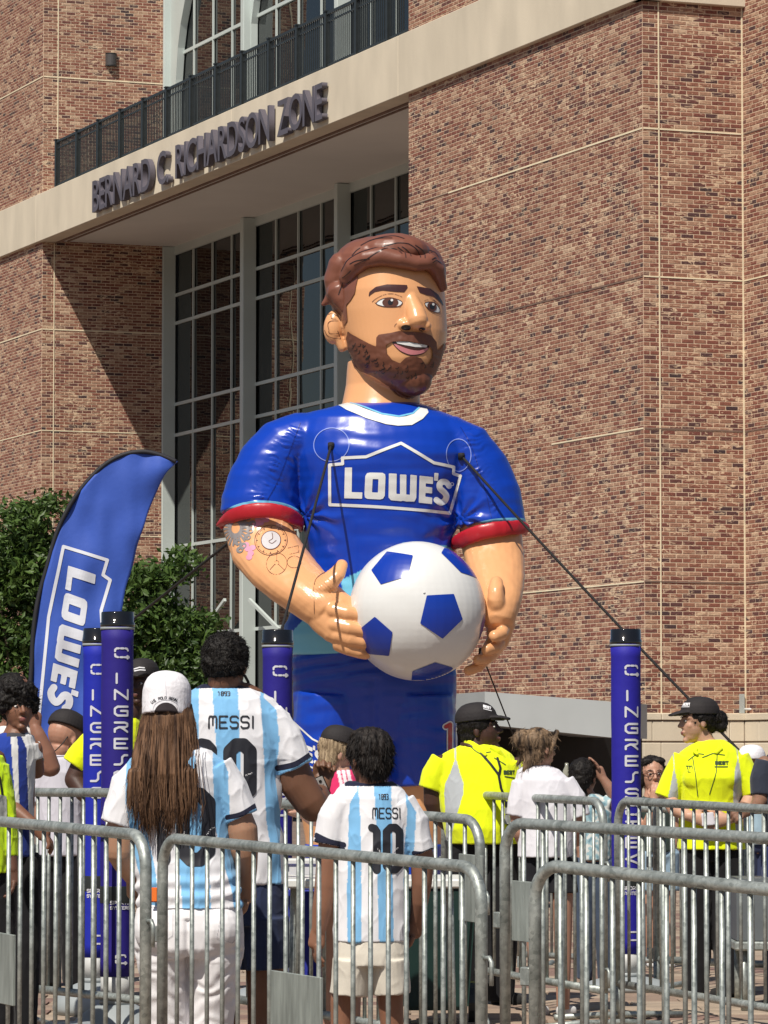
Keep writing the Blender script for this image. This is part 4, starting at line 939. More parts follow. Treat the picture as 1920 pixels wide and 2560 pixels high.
# ------------------------------------------------------------------ ingress posts
fab = {k: mat('post_fabric', c, .65, var=.05, scale=5, bump=.15, bscale=30, spec=.3) for k, c in (('a', (.022, .014, .20)), ('b', (.012, .022, .36)), ('c', (.020, .014, .22)), ('d', (.020, .016, .30)))}
gl = mat('gloss_black_cap', (.008, .008, .009), .08, var=.05, coat=.6)
gp = mat('grey_plastic', (.30, .33, .34), .45, var=.06, scale=4); gp2 = mat('pale_grey_collar', (.50, .51, .50), .5, var=.06)
pw = mat('post_white_print', (.60, .60, .66), .6, var=.05)
def ipost(label, x, ytop, wpx, ybot, Y, f, ang=0., lett='INGREsS', rot=0., tx=0., thin=1., pole=True):
    k = Y/F; P = W(x, ytop, Y); z0 = gz(Y); base = Vector((P.x, Y, z0)); t_ = thing('ingress_post', label, 'post', base, 'blue ingress posts')
    r = wpx/2*k; H = P.z-z0; hb_ = W(x, ybot, Y).z-z0; capH = 38*k
    def lathe(prof, n=40):
        V = []; Fc = []
        for rr, z in prof:
            for q in range(n): V.append((rr*math.cos(2*math.pi*q/n), rr*math.sin(2*math.pi*q/n), z))
        for i in range(len(prof)-1):
            for q in range(n): Fc.append((i*n+q, i*n+(q+1) % n, (i+1)*n+(q+1) % n, (i+1)*n+q))
        Fc.append(tuple(range(n-1, -1, -1))); Fc.append(tuple((len(prof)-1)*n+q for q in range(n)))
        return V, Fc
    zs_ = np.linspace(hb_, H-capH, 26); prof = []
    for i, z in enumerate(zs_):
        top = math.exp(-((H-capH-z)/.05)**2); prof.append((r*(.97+.07*top+.006*math.sin(i*1.7)), z))
    me = mesh('sleeve', *lathe(prof), True)
    c = co_of(me); c[:, :2] *= (1+.012*np.sin(c[:, 2]*9+np.arctan2(c[:, 1], c[:, 0])*2))[:, None]; me.vertices.foreach_set('co', c.ravel())
    part('sleeve', me, fab[f], t_)
    part('cap', mesh('cap', *lathe([(r*1.03, H-capH), (r*1.06, H-capH+.004), (r*1.06, H-capH*.72), (r*1.0, H-capH*.68), (r*1.0, H-.006), (r*.97, H), (r*.5, H+.002)]), True), gl, t_)
    part('cap_ring', mesh('cap_ring', *lathe([(r*1.05, H-capH-.012), (r*1.06, H-capH-.004), (r*1.03, H-capH)]), True), gp, t_)
    zb_ = hb_-.105
    part('collar', mesh('collar', *lathe([(r*.93, zb_), (r*.94, hb_+.01)]), True), gp2, t_)
    part('collar', mesh('collar', *lathe([(r*1.0, zb_-.02), (r*1.0, zb_), (r*.9, zb_+.003)]), True), gp, t_)
    if True:
        part('strap', mesh('strap', *lathe([(r*1.0, hb_+(H-hb_)*.20), (r*1.005, hb_+(H-hb_)*.20+.002), (r*1.005, hb_+(H-hb_)*.245), (r*1.0, hb_+(H-hb_)*.245+.002)]), True), M['rail'], t_)
    base_z = zb_-.02
    part('water_base', mesh('water_base', *lathe([(r*2.9, 0), (r*3.0, .03), (r*2.9, base_z*.45), (r*2.3, base_z*.72), (r*1.5, base_z*.93), (r*1.15, base_z)]), True), gp, t_)
    # print: rolled round the sleeve; position in angle (from the side facing the viewer) and height
    def wrap(lines, wd, name, step=.005):
        xs = [q[0] for l_ in lines for q in l_]; ys = [q[1] for l_ in lines for q in l_]
        flatm = decal_flat(name, d_lines(lines, wd), (min(xs)-wd, min(ys)-wd, max(xs)+wd, max(ys)+wd), step)
        c = co_of(flatm); a_ = c[:, 0]/r; zz = H-c[:, 1]
        rr = np.interp(zz, zs_, [q[0] for q in prof])*1.012+.0015
        rr = rr*(1+.012*np.sin(zz*9+(-math.pi/2+a_)*2))
        q = np.stack([rr*np.sin(a_), -rr*np.cos(a_), zz], 1); flatm.vertices.foreach_set('co', q.ravel()); flatm.update()
        part(name, flatm, pw, t_)
    u_ = k; x0 = tx*k
    wrap(text_lines('@', x0-17*u_, 92*u_-.0, 34*u_, 22*u_, 0), 5*u_, 'print_arrow', .0028*1.2)
    y_ = 155*u_
    for c_ in lett:
        if c_ == ' ': y_ += 42*u_; continue
        wrap(text_lines(c_, x0-17*u_, y_, 34*u_, 23*u_, 0), 5.4*u_, 'print_letter', .0028*1.2); y_ += 40.5*u_
    wrap(text_lines('@', x0-12*u_, (ybot-ytop-58)*u_, 26*u_, 20*u_, 0), 4.5*u_, 'print_arrow', .003)
    yy = (ybot-ytop)*u_*.79
    wrap(text_lines('SPORTS', x0-26*u_, yy, 6.2*u_, 8*u_, 2.6*u_)+text_lines('SYSTEMS', x0-26*u_, yy+13*u_, 5.4*u_, 7*u_, 2.2*u_), 2*u_, 'print_small', .0016)
    return t_
def decal_flat(name, sd, bbox, step):
    x0, y0, x1, y1 = bbox; xs = np.arange(x0, x1+step, step); ys = np.arange(y0, y1+step, step)
    X, Y = np.meshgrid(xs, ys); Dm = sd(X, Y); V = []; ids = {}; Fc = []
    def vid(key, x, y):
        if key not in ids: ids[key] = len(V); V.append((x, y, 0))
        return ids[key]
    neg = Dm < 0; act = neg[:-1, :-1] | neg[1:, :-1] | neg[:-1, 1:] | neg[1:, 1:]
    for j, i in zip(*np.nonzero(act)):
        cs = ((j, i), (j, i+1), (j+1, i+1), (j+1, i)); poly = []
        for q in range(4):
            a = cs[q]; b = cs[(q+1) % 4]; da = Dm[a]; db = Dm[b]
            if da < 0: poly.append(vid(a, xs[a[1]], ys[a[0]]))
            if (da < 0) != (db < 0):
                t = da/(da-db); kk = (min(a, b), max(a, b)); poly.append(vid(kk, xs[a[1]]+(xs[b[1]]-xs[a[1]])*t, ys[a[0]]+(ys[b[0]]-ys[a[0]])*t))
        if len(poly) >= 3: Fc.append(poly)
    me = D.meshes.new(name); me.from_pydata(V, [], Fc); me.validate(); me.shade_smooth(); return me
ipost('nearest blue post lettered INGRESS with glossy black cap, left of the white-capped woman', 294, 1530, 82, 2440, 17.6, 'a', tx=14)
ipost('brighter blue post half hidden behind the nearest ingress post', 244, 1571, 72, 2392, 19.6, 'b', tx=4)
ipost('blue ingress post between the man in jersey 10 and the inflatable', 694, 1575, 76, 2400, 20.6, 'c', lett='INGREsSO TEt8<', tx=8)
ipost('blue ingress post standing alone in front of the brick wall at the right', 1564, 1573, 76, 2383, 21.4, 'd', lett='INGREsS@TE<8', tx=14)
# ------------------------------------------------------------------ trees
def leaf_mat(name, c1, c2):
    m, t, b = nodes(name); Lk = t.links
    at = N(t, 'ShaderNodeAttribute', attribute_name='rnd'); cr = N(t, 'ShaderNodeValToRGB')
    cr.color_ramp.elements[0].color = (*c1, 1); cr.color_ramp.elements[1].color = (*c2, 1); Lk.new(at.outputs['Fac'], cr.inputs[0])
    Lk.new(cr.outputs[0], b.inputs['Base Color']); b.inputs['Roughness'].default_value = .45; b.inputs['Specular IOR Level'].default_value = .35
    tr = N(t, 'ShaderNodeBsdfTranslucent'); Lk.new(cr.outputs[0], tr.inputs[0]); mx = N(t, 'ShaderNodeMixShader'); mx.inputs[0].default_value = .25
    o = t.nodes['Material Output']; Lk.new(b.outputs[0], mx.inputs[1]); Lk.new(tr.outputs[0], mx.inputs[2]); Lk.new(mx.outputs[0], o.inputs[0]); return m
M['leaf'] = leaf_mat('green_leaves', (.018, .045, .010), (.10, .17, .035)); M['bark'] = mat('bark', (.10, .07, .05), .9, var=.3, scale=8, bump=.6, bscale=30)
def tree(label, Y, cxp, blobs, nleaf, size=.05, seed=1):
    r_ = np.random.default_rng(seed); k = Y/F; c0 = W(cxp, 1900, Y); base = Vector((c0.x, Y, .18)); t_ = thing('leafy_tree', label, 'tree', base, 'trees in front of the building')
    # blobs: (px, py, rx, ry, rw) in px
    cl_ = []; vol = np.array([b[2]*b[3]*b[4] for b in blobs], float)**.7; vol /= vol.sum()
    V = []; R = []
    centers = []
    for b, n_ in zip(blobs, (vol*nleaf/26).astype(int)+3):
        for _ in range(n_):
            d_ = r_.normal(size=3); d_ /= np.linalg.norm(d_); rr = r_.uniform(.35, 1.0)**.6
            centers.append((b[0]+d_[0]*b[2]*rr, b[1]+d_[1]*b[3]*rr, d_[2]*b[4]*rr, d_))
    for (x, y, w, d_) in centers:
        cpos = np.array(W(x, y, Y))-np.array(base); cpos[1] = -w*k
        n_ = r_.integers(18, 34); pos = cpos+r_.normal(size=(n_, 3))*np.array((.085, .085, .06))
        tone = r_.uniform(0, 1)
        for p_ in pos:
            a_ = r_.normal(size=3)+np.array((0, -.4, .5))+d_*np.array((.5, 0, 0)); a_ /= np.linalg.norm(a_)      # leaf normal
            u_ = np.cross(a_, r_.normal(size=3)); u_ /= np.linalg.norm(u_); v_ = np.cross(a_, u_); s_ = size*r_.uniform(.6, 1.25)
            V += [p_-u_*s_, p_-v_*s_*.42+a_*s_*.08, p_+u_*s_, p_+v_*s_*.42+a_*s_*.08]; R.append(np.clip(tone*.6+r_.uniform(0, .45), 0, 1))
    nF = len(V)//4; me = D.meshes.new('crown'); me.from_pydata([tuple(v) for v in V], [], [(4*i, 4*i+1, 4*i+2, 4*i+3) for i in range(nF)])
    setrnd(me, R); part('crown', me, M['leaf'], t_)
    # trunk and limbs
    pts = [Vector((0, 0, -.1)), Vector((.03, .02, .8)), Vector((-.02, 0, 1.6)), Vector((.05, .05, 2.4))]
    part('trunk', mesh('trunk', *tube(pts, .11, 10, .05), True), M['bark'], t_)
    for i in range(0, len(centers), max(1, len(centers)//16)):
        x, y, w, d_ = centers[i]; e_ = W(x, y, Y)-base; e_.y = -w*k; s_ = pts[1+i % 3]
        m_ = s_.lerp(e_, .5)+Vector((0, 0, .1)); part('limb', mesh('limb', *tube([s_, m_, e_], .035, 6, .008), True), M['bark'], t_)
tree('dense green tree behind the feather flag, at the left edge', 44, 60, [(40, 1330, 85, 75, 100), (110, 1310, 80, 75, 90), (20, 1430, 90, 90, 110), (90, 1450, 95, 100, 110), (40, 1560, 100, 110, 110), (110, 1600, 80, 110, 100), (60, 1700, 110, 100, 110), (-60, 1500, 100, 150, 110), (130, 1800, 100, 100, 90), (0, 1820, 100, 100, 90)], 17000, seed=2)
tree('smaller green tree between the feather flag and the inflatable', 42, 400, [(350, 1470, 50, 55, 70), (400, 1450, 38, 40, 60), (455, 1410, 26, 38, 50), (380, 1550, 85, 60, 90), (440, 1580, 70, 60, 80), (340, 1620, 80, 70, 90), (420, 1670, 100, 70, 100), (500, 1640, 50, 60, 70), (520, 1570, 26, 34, 50), (350, 1730, 100, 70, 100), (470, 1740, 80, 60, 90), (400, 1830, 120, 80, 100)], 15000, seed=5)
# ------------------------------------------------------------------ crowd barriers
BR = .0205; BH = 1.09
bar_mesh = {}
def barrier(label, x0, y0, Y0, x1, y1, Y1, length=None, end='both', plate=None, hook=0, n=None, foot=True, r=BR, splate=None):
    """top rail runs from the first point to the second; each is the rail centre seen in the photo"""
    A = W(x0, y0, Y0); Bp = W(x1, y1, Y1); d3 = Bp-A
    if length: d3 = d3*(length/d3.length); Bp = A+d3
    Lh = math.hypot(d3.x, d3.y); ang = math.atan2(d3.y, d3.x); slope = d3.z/Lh
    base = Vector((A.x, A.y, A.z-BH)); t_ = thing('crowd_barrier', label, 'barrier', base, 'galvanised crowd barriers', ang)
    def q(u_, z): return Vector((u_, 0, z+slope*u_))
    R_ = .115; zt, zb_ = BH, .19; pts = []
    corners = [((0, zb_), 0), ((0, zt), 1), ((Lh, zt), 1), ((Lh, zb_), 0)]
    pts.append(q(0, zb_-.0)); 
    for a_ in np.linspace(math.pi, math.pi/2, 8): pts.append(q(R_+R_*math.cos(a_), zt-R_+R_*math.sin(a_)))
    for f_ in (.25, .5, .75): pts.append(q(R_+(Lh-2*R_)*f_, zt))
    for a_ in np.linspace(math.pi/2, 0, 8): pts.append(q(Lh-R_+R_*math.cos(a_), zt-R_+R_*math.sin(a_)))
    pts.append(q(Lh, zb_))
    part('frame', mesh('frame', *tube(pts, r, 16), True), M['steel'], t_)
    part('bottom_rail', mesh('bottom_rail', *tube([q(r*.9, zb_+.01), q(Lh-r*.9, zb_+.01)], r*.92, 12), True), M['steel'], t_)
    n = n or int(round(Lh/.118)); br = .0088
    for i in range(1, n):
        u_ = Lh*i/n; zt_ = zt-r*.7
        if u_ < R_: zt_ = zt-R_+math.sqrt(max(0, R_**2-(R_-u_)**2))-r*.7
        if Lh-u_ < R_: zt_ = zt-R_+math.sqrt(max(0, R_**2-(R_-(Lh-u_))**2))-r*.7
        key = round(zt_, 3)
        if key not in bar_mesh: bar_mesh[key] = mesh('bar', *tube([(0, 0, zb_+.02), (0, 0, key)], br, 8), True)
        part('bar', bar_mesh[key], M['steel'], t_, (u_, 0, slope*u_))
    for u_ in (0, Lh):
        part('leg', mesh('leg', *tube([q(u_, zb_+.01), q(u_, .03)], r*.95, 12), True), M['steel'], t_)
        g0 = gz(A.y+(Bp.y-A.y)*u_/Lh)-base.z
        if foot: part('foot', mesh('foot', *tube([(u_, -.34, g0+.02), (u_, -.12, q(u_, 0).z+.05), (u_, .12, q(u_, 0).z+.05), (u_, .34, g0+.02)], .016, 8), True), M['steel'], t_)
    if hook is not None:
        zs_ = (.30, .80)
        for z in zs_:   # hooks at the end, loops at the start
            part('hook', mesh('hook', *tube([q(Lh+r*.6, z), q(Lh+.05, z+.004), q(Lh+.062, z-.01), q(Lh+.062, z-.085)], .0075, 8), True), M['steel'], t_)
            part('loop_plate', bevel(mesh('loop_plate', *box(-.062, -.018, -.012, .012, z-.10, z-.04)), .004), M['steel'], t_)
    if plate:
        u0, u1, p0, p1 = plate
        part('sign_plate', bevel(mesh('sign_plate', *[ [tuple(q(a_, c_)+Vector((0, b_, 0))) for a_, b_, c_ in ((u0,-.012,p0),(u1,-.012,p0),(u1,.0,p0),(u0,.0,p0),(u0,-.012,p1),(u1,-.012,p1),(u1,.0,p1),(u0,.0,p1))], [(0,3,2,1),(4,5,6,7),(0,1,5,4),(1,2,6,5),(2,3,7,6),(3,0,4,7)]]), .002), M['plate'], t_)
    return t_
M['plate'] = mat('worn_zinc_plate', (.27, .30, .28), .5, metal=.3, var=.28, scale=6, bump=.2, bscale=30, stretch=(6, 6, .8))
barrier('barrier with a curved right end in front of the woman in white trousers', -245, 2030, 15.6, 365, 2089, 13.4, plate=(.74, 1.25, .42, .68))
barrier('barrier across the middle front, with a plate beside the boy', 407, 2094, 14.7, 1203, 2170, 12.75, plate=(.86, 1.22, .34, .66))
barrier('nearest barrier, its curved left end lowest at the front right', 1337, 2160, 12.6, 1920, 2224, 11.8, length=2.3)
barrier('second barrier from the front at the right, passing behind the nearest one', 1262, 2056, 14.5, 1920, 2096, 13.2, length=2.3, plate=(.06, .22, .66, .88))
barrier('barrier in front of the guard who looks away, curved at both ends', 1112, 1983, 20.6, 1508, 2004, 18.6)
barrier('barrier in front of the guard with clasped hands', 1545, 2001, 19.2, 1920, 2023, 17.7, length=2.3)
barrier('barrier behind the boy, ending in a curved corner at his right', 590, 2000, 17.7, 1200, 2051, 15.8, plate=(2.02, 2.2, .68, .95))
barrier('barrier at the left in front of the man in a black cap', 12, 1980, 18.2, 262, 1982, 17.3, length=1.9)
barrier('farthest barrier at the right, behind the guard with clasped hands', 1640, 1991, 21.6, 2000, 1996, 21.0, length=2.0)
barrier('far barrier low between the right guards', 1300, 2016, 23.8, 1640, 2022, 23.2, length=2.2)
# ------------------------------------------------------------------ people
M['skin'] = vcmat('skin', .5, .4, bump=.1, bscale=120, bdist=.002, var=.13, vscale=9, sss=.08)
M['cloth'] = vcmat('knit_cloth', .85, .2, bump=.25, bscale=220, bdist=.002, var=.04, vscale=6, sheen=.15)
M['denim'] = vcmat('woven_cloth', .9, .2, bump=.3, bscale=180, bdist=.002, var=.08, vscale=9, sheen=.1)
def hairmat(name, c1, c2, st=(60, 60, 2.2), rough=.62, bump=.6):
    m, t, b = nodes(name); Lk = t.links; tc = N(t, 'ShaderNodeTexCoord'); mp = N(t, 'ShaderNodeMapping'); mp.inputs['Scale'].default_value = st; Lk.new(tc.outputs['Object'], mp.inputs[0])
    nz_ = N(t, 'ShaderNodeTexNoise', i_Scale=1., i_Detail=5., i_Roughness=.6, i_Distortion=.4); Lk.new(mp.outputs[0], nz_.inputs['Vector'])
    cr = N(t, 'ShaderNodeValToRGB'); cr.color_ramp.elements[0].position = .38; cr.color_ramp.elements[1].position = .68
    cr.color_ramp.elements[0].color = (*c1, 1); cr.color_ramp.elements[1].color = (*c2, 1); Lk.new(nz_.outputs[0], cr.inputs[0]); Lk.new(cr.outputs[0], b.inputs['Base Color'])
    bp = N(t, 'ShaderNodeBump', i_Strength=bump, i_Distance=.008); Lk.new(nz_.outputs[0], bp.inputs['Height']); Lk.new(bp.outputs[0], b.inputs['Normal'])
    b.inputs['Roughness'].default_value = rough; b.inputs['Specular IOR Level'].default_value = .25; return m
HM = dict(black=hairmat('black_hair', (.006, .005, .005), (.014, .011, .009), (50, 50, 50)), blackst=hairmat('straight_black_hair', (.006, .005, .005), (.026, .020, .017)),
          brown=hairmat('long_brown_hair', (.038, .018, .010), (.23, .125, .068), (75, 30, 1.6)), blonde=hairmat('blonde_hair', (.16, .11, .065), (.50, .38, .24), (70, 40, 2)), streak=hairmat('streaked_hair', (.018, .012, .009), (.30, .20, .12), (34, 34, 9)))
pm = dict(eyew=mat('eye_white', (.6, .57, .54), .2), iris=mat('dark_iris', (.02, .012, .01), .2), brow=mat('dark_brow', (.012, .009, .008), .8), black=mat('black_cloth', (.010, .010, .012), .85, bump=.2, bscale=90, var=.25), white=mat('white_cloth', (.74, .74, .76), .85, bump=.15, bscale=60, var=.04, spec=.2),
          num=mat('black_number_print', (.012, .013, .020), .6, var=.1), numw=mat('number_white_edge', (.7, .7, .72), .7), cap=mat('black_cap_cloth', (.014, .011, .012), .8, var=.2, scale=20, bump=.2, bscale=120), capw=mat('white_cap_cloth', (.76, .75, .79), .85, var=.04, scale=10, bump=.2, bscale=90, spec=.2),
          dk=mat('dark_opening', (.03, .022, .025), .9), lan=mat('black_lanyard', (.012, .012, .012), .6), badge=mat('badge_card', (.35, .36, .34), .4, var=.3, scale=40), green=mat('dark_logo_print', (.03, .06, .02), .7), steel=mat('phone_steel', (.45, .43, .41), .3, metal=.4), lens=mat('lens_black', (.01, .01, .012), .08), orange=mat('orange_case', (.85, .19, .03), .4), glassf=mat('brown_spectacle_frame', (.14, .06, .04), .3), lip=mat('lips', (.28, .10, .09), .5))
def fuzz(P, me, hm, par, n=1800, ln=9., wd=.7, out=.8, lay=(0, .5), rnd=.6, seed=1):
    """loose strands standing off the hair"""
    c = co_of(me); no = no_of(me); r_ = np.random.default_rng(seed); k = r_.integers(0, len(c), n); b = c[k]; 
    d = no[k]*out+np.array((lay[0], 0, -lay[1]))+r_.normal(size=(n, 3))*rnd; d /= np.linalg.norm(d, axis=1)[:, None]
    s_ = np.cross(d, r_.normal(size=(n, 3))); s_ /= np.linalg.norm(s_, axis=1)[:, None]; l_ = ln*r_.uniform(.4, 1.25, n)[:, None]
    mid = b+d*l_*.55; d2 = d+np.array((0, 0, -.35))+r_.normal(size=(n, 3))*.25; tip = mid+d2*l_*.5
    V = np.stack([b-s_*wd, b+s_*wd, mid+s_*wd*.7, mid-s_*wd*.7, tip], 1).reshape(-1, 3); F_ = []
    for i in range(n): F_ += [(5*i, 5*i+1, 5*i+2, 5*i+3), (5*i+3, 5*i+2, 5*i+4)]
    m2 = D.meshes.new('hair_strands'); m2.from_pydata(V.tolist(), [], F_)
    o = P.put(m2, 'hair_strands', HM[hm], par); o['kind'] = 'stuff'
class Head:
    def __init__(s, cx, cy, h, yaw, pitch=0, roll=0):
        s.c = (cx, cy); s.h = h; y_ = math.radians(yaw); s.p = math.radians(pitch); s.r = math.radians(roll); s.f = (math.sin(y_), -math.cos(y_)); s.s = (math.cos(y_), math.sin(y_))
    def tf(s, V):
        a = V[:, 0]; u = -V[:, 1]; f = V[:, 2]; f2 = f*math.cos(s.p)-u*math.sin(s.p); u2 = f*math.sin(s.p)+u*math.cos(s.p)
        x = s.h*(s.s[0]*a+s.f[0]*f2); w = s.h*(s.s[1]*a+s.f[1]*f2); y = -s.h*u2
        c, n_ = math.cos(s.r), math.sin(s.r); return np.stack([s.c[0]+x*c-y*n_, s.c[1]+x*n_+y*c, w], 1)
    def v(s, sh): return s.tf(sh[0]), sh[1]
    def pt(s, a, y, f): return tuple(s.tf(np.array([[a, y, f]], float))[0])
    def skull(s, female=False, ears=True):
        k = .92 if female else 1
        o = [E(0, -.12, -.06, .335, .38, .41), E(0, .06, .07, .285*k, .40, .30), E(0, .30, .12, .20*k, .18, .20), E(.15, .08, .22, .09, .09, .08), E(-.15, .08, .22, .09, .09, .08),
             L([(0, -.10, .345, .03), (0, .02, .39, .04), (0, .10, .435, .05*k)], n=12), E(.045, .115, .39, .032, .03, .04), E(-.045, .115, .39, .032, .03, .04), E(0, .235, .34, .095, .032, .05), E(0, .28, .33, .08, .034, .05),
             E(0, .41, .25, .10*k, .08, .10), L([(-.2, -.1, .25, .045), (0, -.10, .32, .05), (.2, -.1, .25, .045)], n=12)]
        if ears: o += [E(.325, .05, -.05, .03, .10, .06), E(-.325, .05, -.05, .03, .10, .06)]
        return [s.v(q) for q in o]
    def neck(s, to, r=.21, r2=.25): a = s.pt(0, .22, -.08); return L([(*a, r*s.h), (*[(a[i]+to[i])/2 for i in range(3)], r*s.h), (*to, r2*s.h)])
def one(name, vols, vox, sm=2, col=None):
    me = fuse(name, vols, vox, sm)
    if col is not None: paint(me, lambda x, y, w: np.asarray(col, float))
    return me
def face(P, H, parent, lip=(.28, .10, .09), eyes=True, lipmat=None):
    k = H.h/40
    if eyes:
        for sg in (1, -1):
            e = P.put(fuse('eye', [H.v(E(sg*.125, -.02, .322, .058, .030, .03))], max(1.0, .02*H.h), 0), 'eye', pm['eyew'], parent)
            P.put(fuse('iris', [H.v(E(sg*.12, -.018, .345, .026, .028, .016))], max(.7, .012*H.h), 0), 'iris', pm['iris'], e)
    for sg in (1, -1): P.put(fuse('eyebrow', [H.v(L([(sg*.05, -.10, .385, .012), (sg*.13, -.13, .345, .016), (sg*.23, -.095, .26, .010)], n=8))], max(.9, .014*H.h), 0), 'eyebrow', pm['brow'], parent)
    P.put(fuse('lips', [H.v(E(0, .237, .362, .085, .024, .04)), H.v(E(0, .277, .352, .07, .026, .04))], max(1., .018*H.h), 1), 'lips', lipmat or pm['lip'], parent)
def nrm(a): a = np.array(a, float); return a/np.linalg.norm(a)
def hand(p, d, n, s, curl=.5, thumb=1, spread=.1):
    """p wrist, d pointing direction, n palm normal, s hand length; curled fingers and a thumb from the side of the palm"""
    p = np.array(p, float); d = nrm(d); n = nrm(np.array(n, float)-d*np.dot(n, d)); sd = np.cross(n, d)*thumb; o = []
    o.append(L([(*(p-d*.1*s), .15*s), (*(p+d*.12*s), .19*s, .13*s), (*(p+d*.36*s), .21*s, .12*s)]))
    for i, ln in enumerate((.46, .52, .49, .38)):
        off = (i-1.5)*-.115*s; q = p+d*.42*s+sd*off; dd = nrm(d+sd*(-(i-1.5))*spread); a = 0; pts = [(*q, .066*s)]
        for j in range(3):
            a += curl*(.5+.35*j); v = dd*math.cos(a)+n*math.sin(a); q = q+v*(ln*s*(.42, .32, .26)[j]); pts.append((*q, (.062, .056, .047)[j]*s))
        o.append(L(pts, n=10))
    q = p+d*.12*s+sd*.16*s; v = nrm(sd*.8+d*.7+n*.3); o.append(L([(*q, .085*s), (*(q+v*.2*s), .072*s), (*(q+nrm(v+d*.5+n*.5*curl)*.38*s), .055*s)], n=10))
    return o
def folds(amp, seed, fine=.019):
    def f(x, y, w):
        a = nz(x, y, w, (fine, fine*.45, fine), seed); b = nz(x, y, w, (fine*2.3, fine*1.1, fine*2.3), seed+7)
        c = nz(x, y, w, (fine*1.3, fine*.8, fine*1.3), seed+19)
        return amp*.85*np.clip(1-2.6*np.abs(a), 0, 1)**2-amp*.4+amp*.35*b+amp*.45*np.clip(1-3.4*np.abs(c), 0, 1)**3
    return f
def between(x, y, tab):
    t_ = np.array(tab, float); l = np.interp(y, t_[:, 0], t_[:, 1]); r = np.interp(y, t_[:, 0], t_[:, 2]); return (x > l) & (x < r)
def cap_vols(H, brim=True, deep=.17):
    rows = [(-.555, -.06, .06, -.06, .07), (-.54, -.15, .15, -.06, .18), (-.505, -.235, .235, -.06, .275), (-.44, -.305, .305, -.06, .355), (-.35, -.35, .35, -.06, .415), (-.26, -.370, .370, -.06, .440)]+([(-.12, -.375, .375, -.06, .44), (.02, -.372, .372, -.06, .44)] if deep < 0 else [])+[(-deep, -.374, .374, -.055, .444)]
    o = [H.v(V_(rows, 'flat', 32))]
    if brim: o.append(H.v(L([(0, -.21, .28, .27, .05), (0, -.19, .46, .26, .042), (0, -.14, .63, .20, .03)], 'flat', 24))); o.append(H.v(L([(-.20, -.16, .30, .05, .02), (-.18, -.14, .48, .045, .02)]))); o.append(H.v(L([(.20, -.16, .30, .05, .02), (.18, -.14, .48, .045, .02)])))
    return o
CW = np.array((.74, .74, .77)); LB = np.array((.20, .45, .72)); NAVY = np.array((.010, .012, .035)); NEON = np.array((.62, .80, .012)); GREYP = np.array((.42, .45, .47))
pm['navy'] = mat('navy_cuff', tuple(NAVY), .85, bump=.1); pm['pale'] = mat('pale_blue_cuff', tuple(LB*1.15), .85, bump=.1)
def cuff(P_, tree_, par, a):
    for nm, dy, wd, m_ in (('cuff_band', 0, a[1], 'navy'), ('cuff_edge', a[1]*.92, a[1]*.75, a[2])):
        prints(P_, tree_, par, [(nm, [curve([(x, y+dy) for x, y in a[0]], 4)], wd, m_)], 1.2, 1.4)
# ---------- woman in the white cap, seen from behind
P = Sheet(450, 1900, 15.3, 'person', 'woman with long brown hair under a white cap, striped football shirt and white trousers', 'person')
H = Head(420, 1772, 158, 12, -6)
SK = (.36, .20, .125)
body = one('body', H.skull(True)+[H.neck((440, 1895, -5)), L([(440, 1905, -5, 50, 40), (450, 1980, 0, 92, 50), (460, 2100, 0, 95, 55), (470, 2250, 0, 105, 70)]),
    L([(365, 1935, 0, 30), (325, 2000, 0, 34), (306, 2075, 2, 42), (302, 2130, 4, 38)]), L([(303, 2128, 2, 37), (318, 2165, -25, 30), (338, 2200, -55, 23)]), L([(535, 1935, 0, 30), (582, 2000, 0, 32), (605, 2075, 2, 40), (611, 2125, 0, 36)]), L([(611, 2125, 0, 35), (615, 2170, -28, 28), (616, 2205, -60, 22)])]
    +hand((334, 2195, -50), (.1, 1, -.35), (1, 0, 0), 118, .4, -1)+hand((617, 2205, -58), (-.05, 1, -.5), (-1, 0, 0), 118, .5, 1), 3.0, 3, SK)
BODY = P.put(body, 'body', M['skin'])
sh = fuse('shirt', [V_([(1862, 398, 486, -4, 44), (1878, 360, 528, 0, 64), (1902, 330, 562, 2, 76), (1945, 316, 578, 2, 84), (2010, 320, 574, 2, 84), (2080, 330, 576, 2, 84), (2140, 336, 580, 3, 86), (2190, 340, 592, 5, 94), (2240, 343, 604, 8, 104), (2266, 345, 609, 10, 108)], 'flat', 44),
    L([(372, 1922, 0, 50, 58), (330, 1970, 0, 55, 56), (300, 2062, 2, 50, 52)], 'flat', 24), L([(535, 1922, 0, 50, 58), (570, 1975, 0, 50, 54), (603, 2044, 2, 44, 48)], 'flat', 24)], 3.0, 4)
def gf(x, y, w):
    a = folds(3.0, 2.)(x, y, w); a += 4.5*np.exp(-((y-2225)/45)**2)*np.sin(y*.16+x*.03+2*np.sin(x*.02)); return a
wrinkle(sh, gf)
def gcol(x, y, w):
    c = np.tile(CW, (len(x), 1)); tor = (x > 318) & (x < 612)
    for tab in ([(1860, 430, 486), (2160, 452, 526), (2240, 461, 532), (2290, 462, 534)], [(1880, 533, 553), (1930, 535, 572), (2060, 540, 578), (2150, 560, 590), (2230, 584, 640), (2290, 590, 650)], [(1895, 316, 345), (2000, 318, 358), (2080, 330, 372), (2160, 345, 392), (2200, 360, 398), (2290, 362, 402)]):
        m_ = between(x, y, tab) & tor; c[m_] = LB
    # cuffs: navy line with a pale one
    for (ax, ay, bx, by, sgn) in ((253, 2058, 345, 2076, -1), (640, 2030, 566, 2058, 1)):
        t_ = ((x-ax)*(by-ay)-(y-ay)*(bx-ax))/math.hypot(bx-ax, by-ay); m_ = (x < 330) if sgn < 0 else (x > 572)
        dd = -t_*(1 if sgn < 0 else -1)
    return c
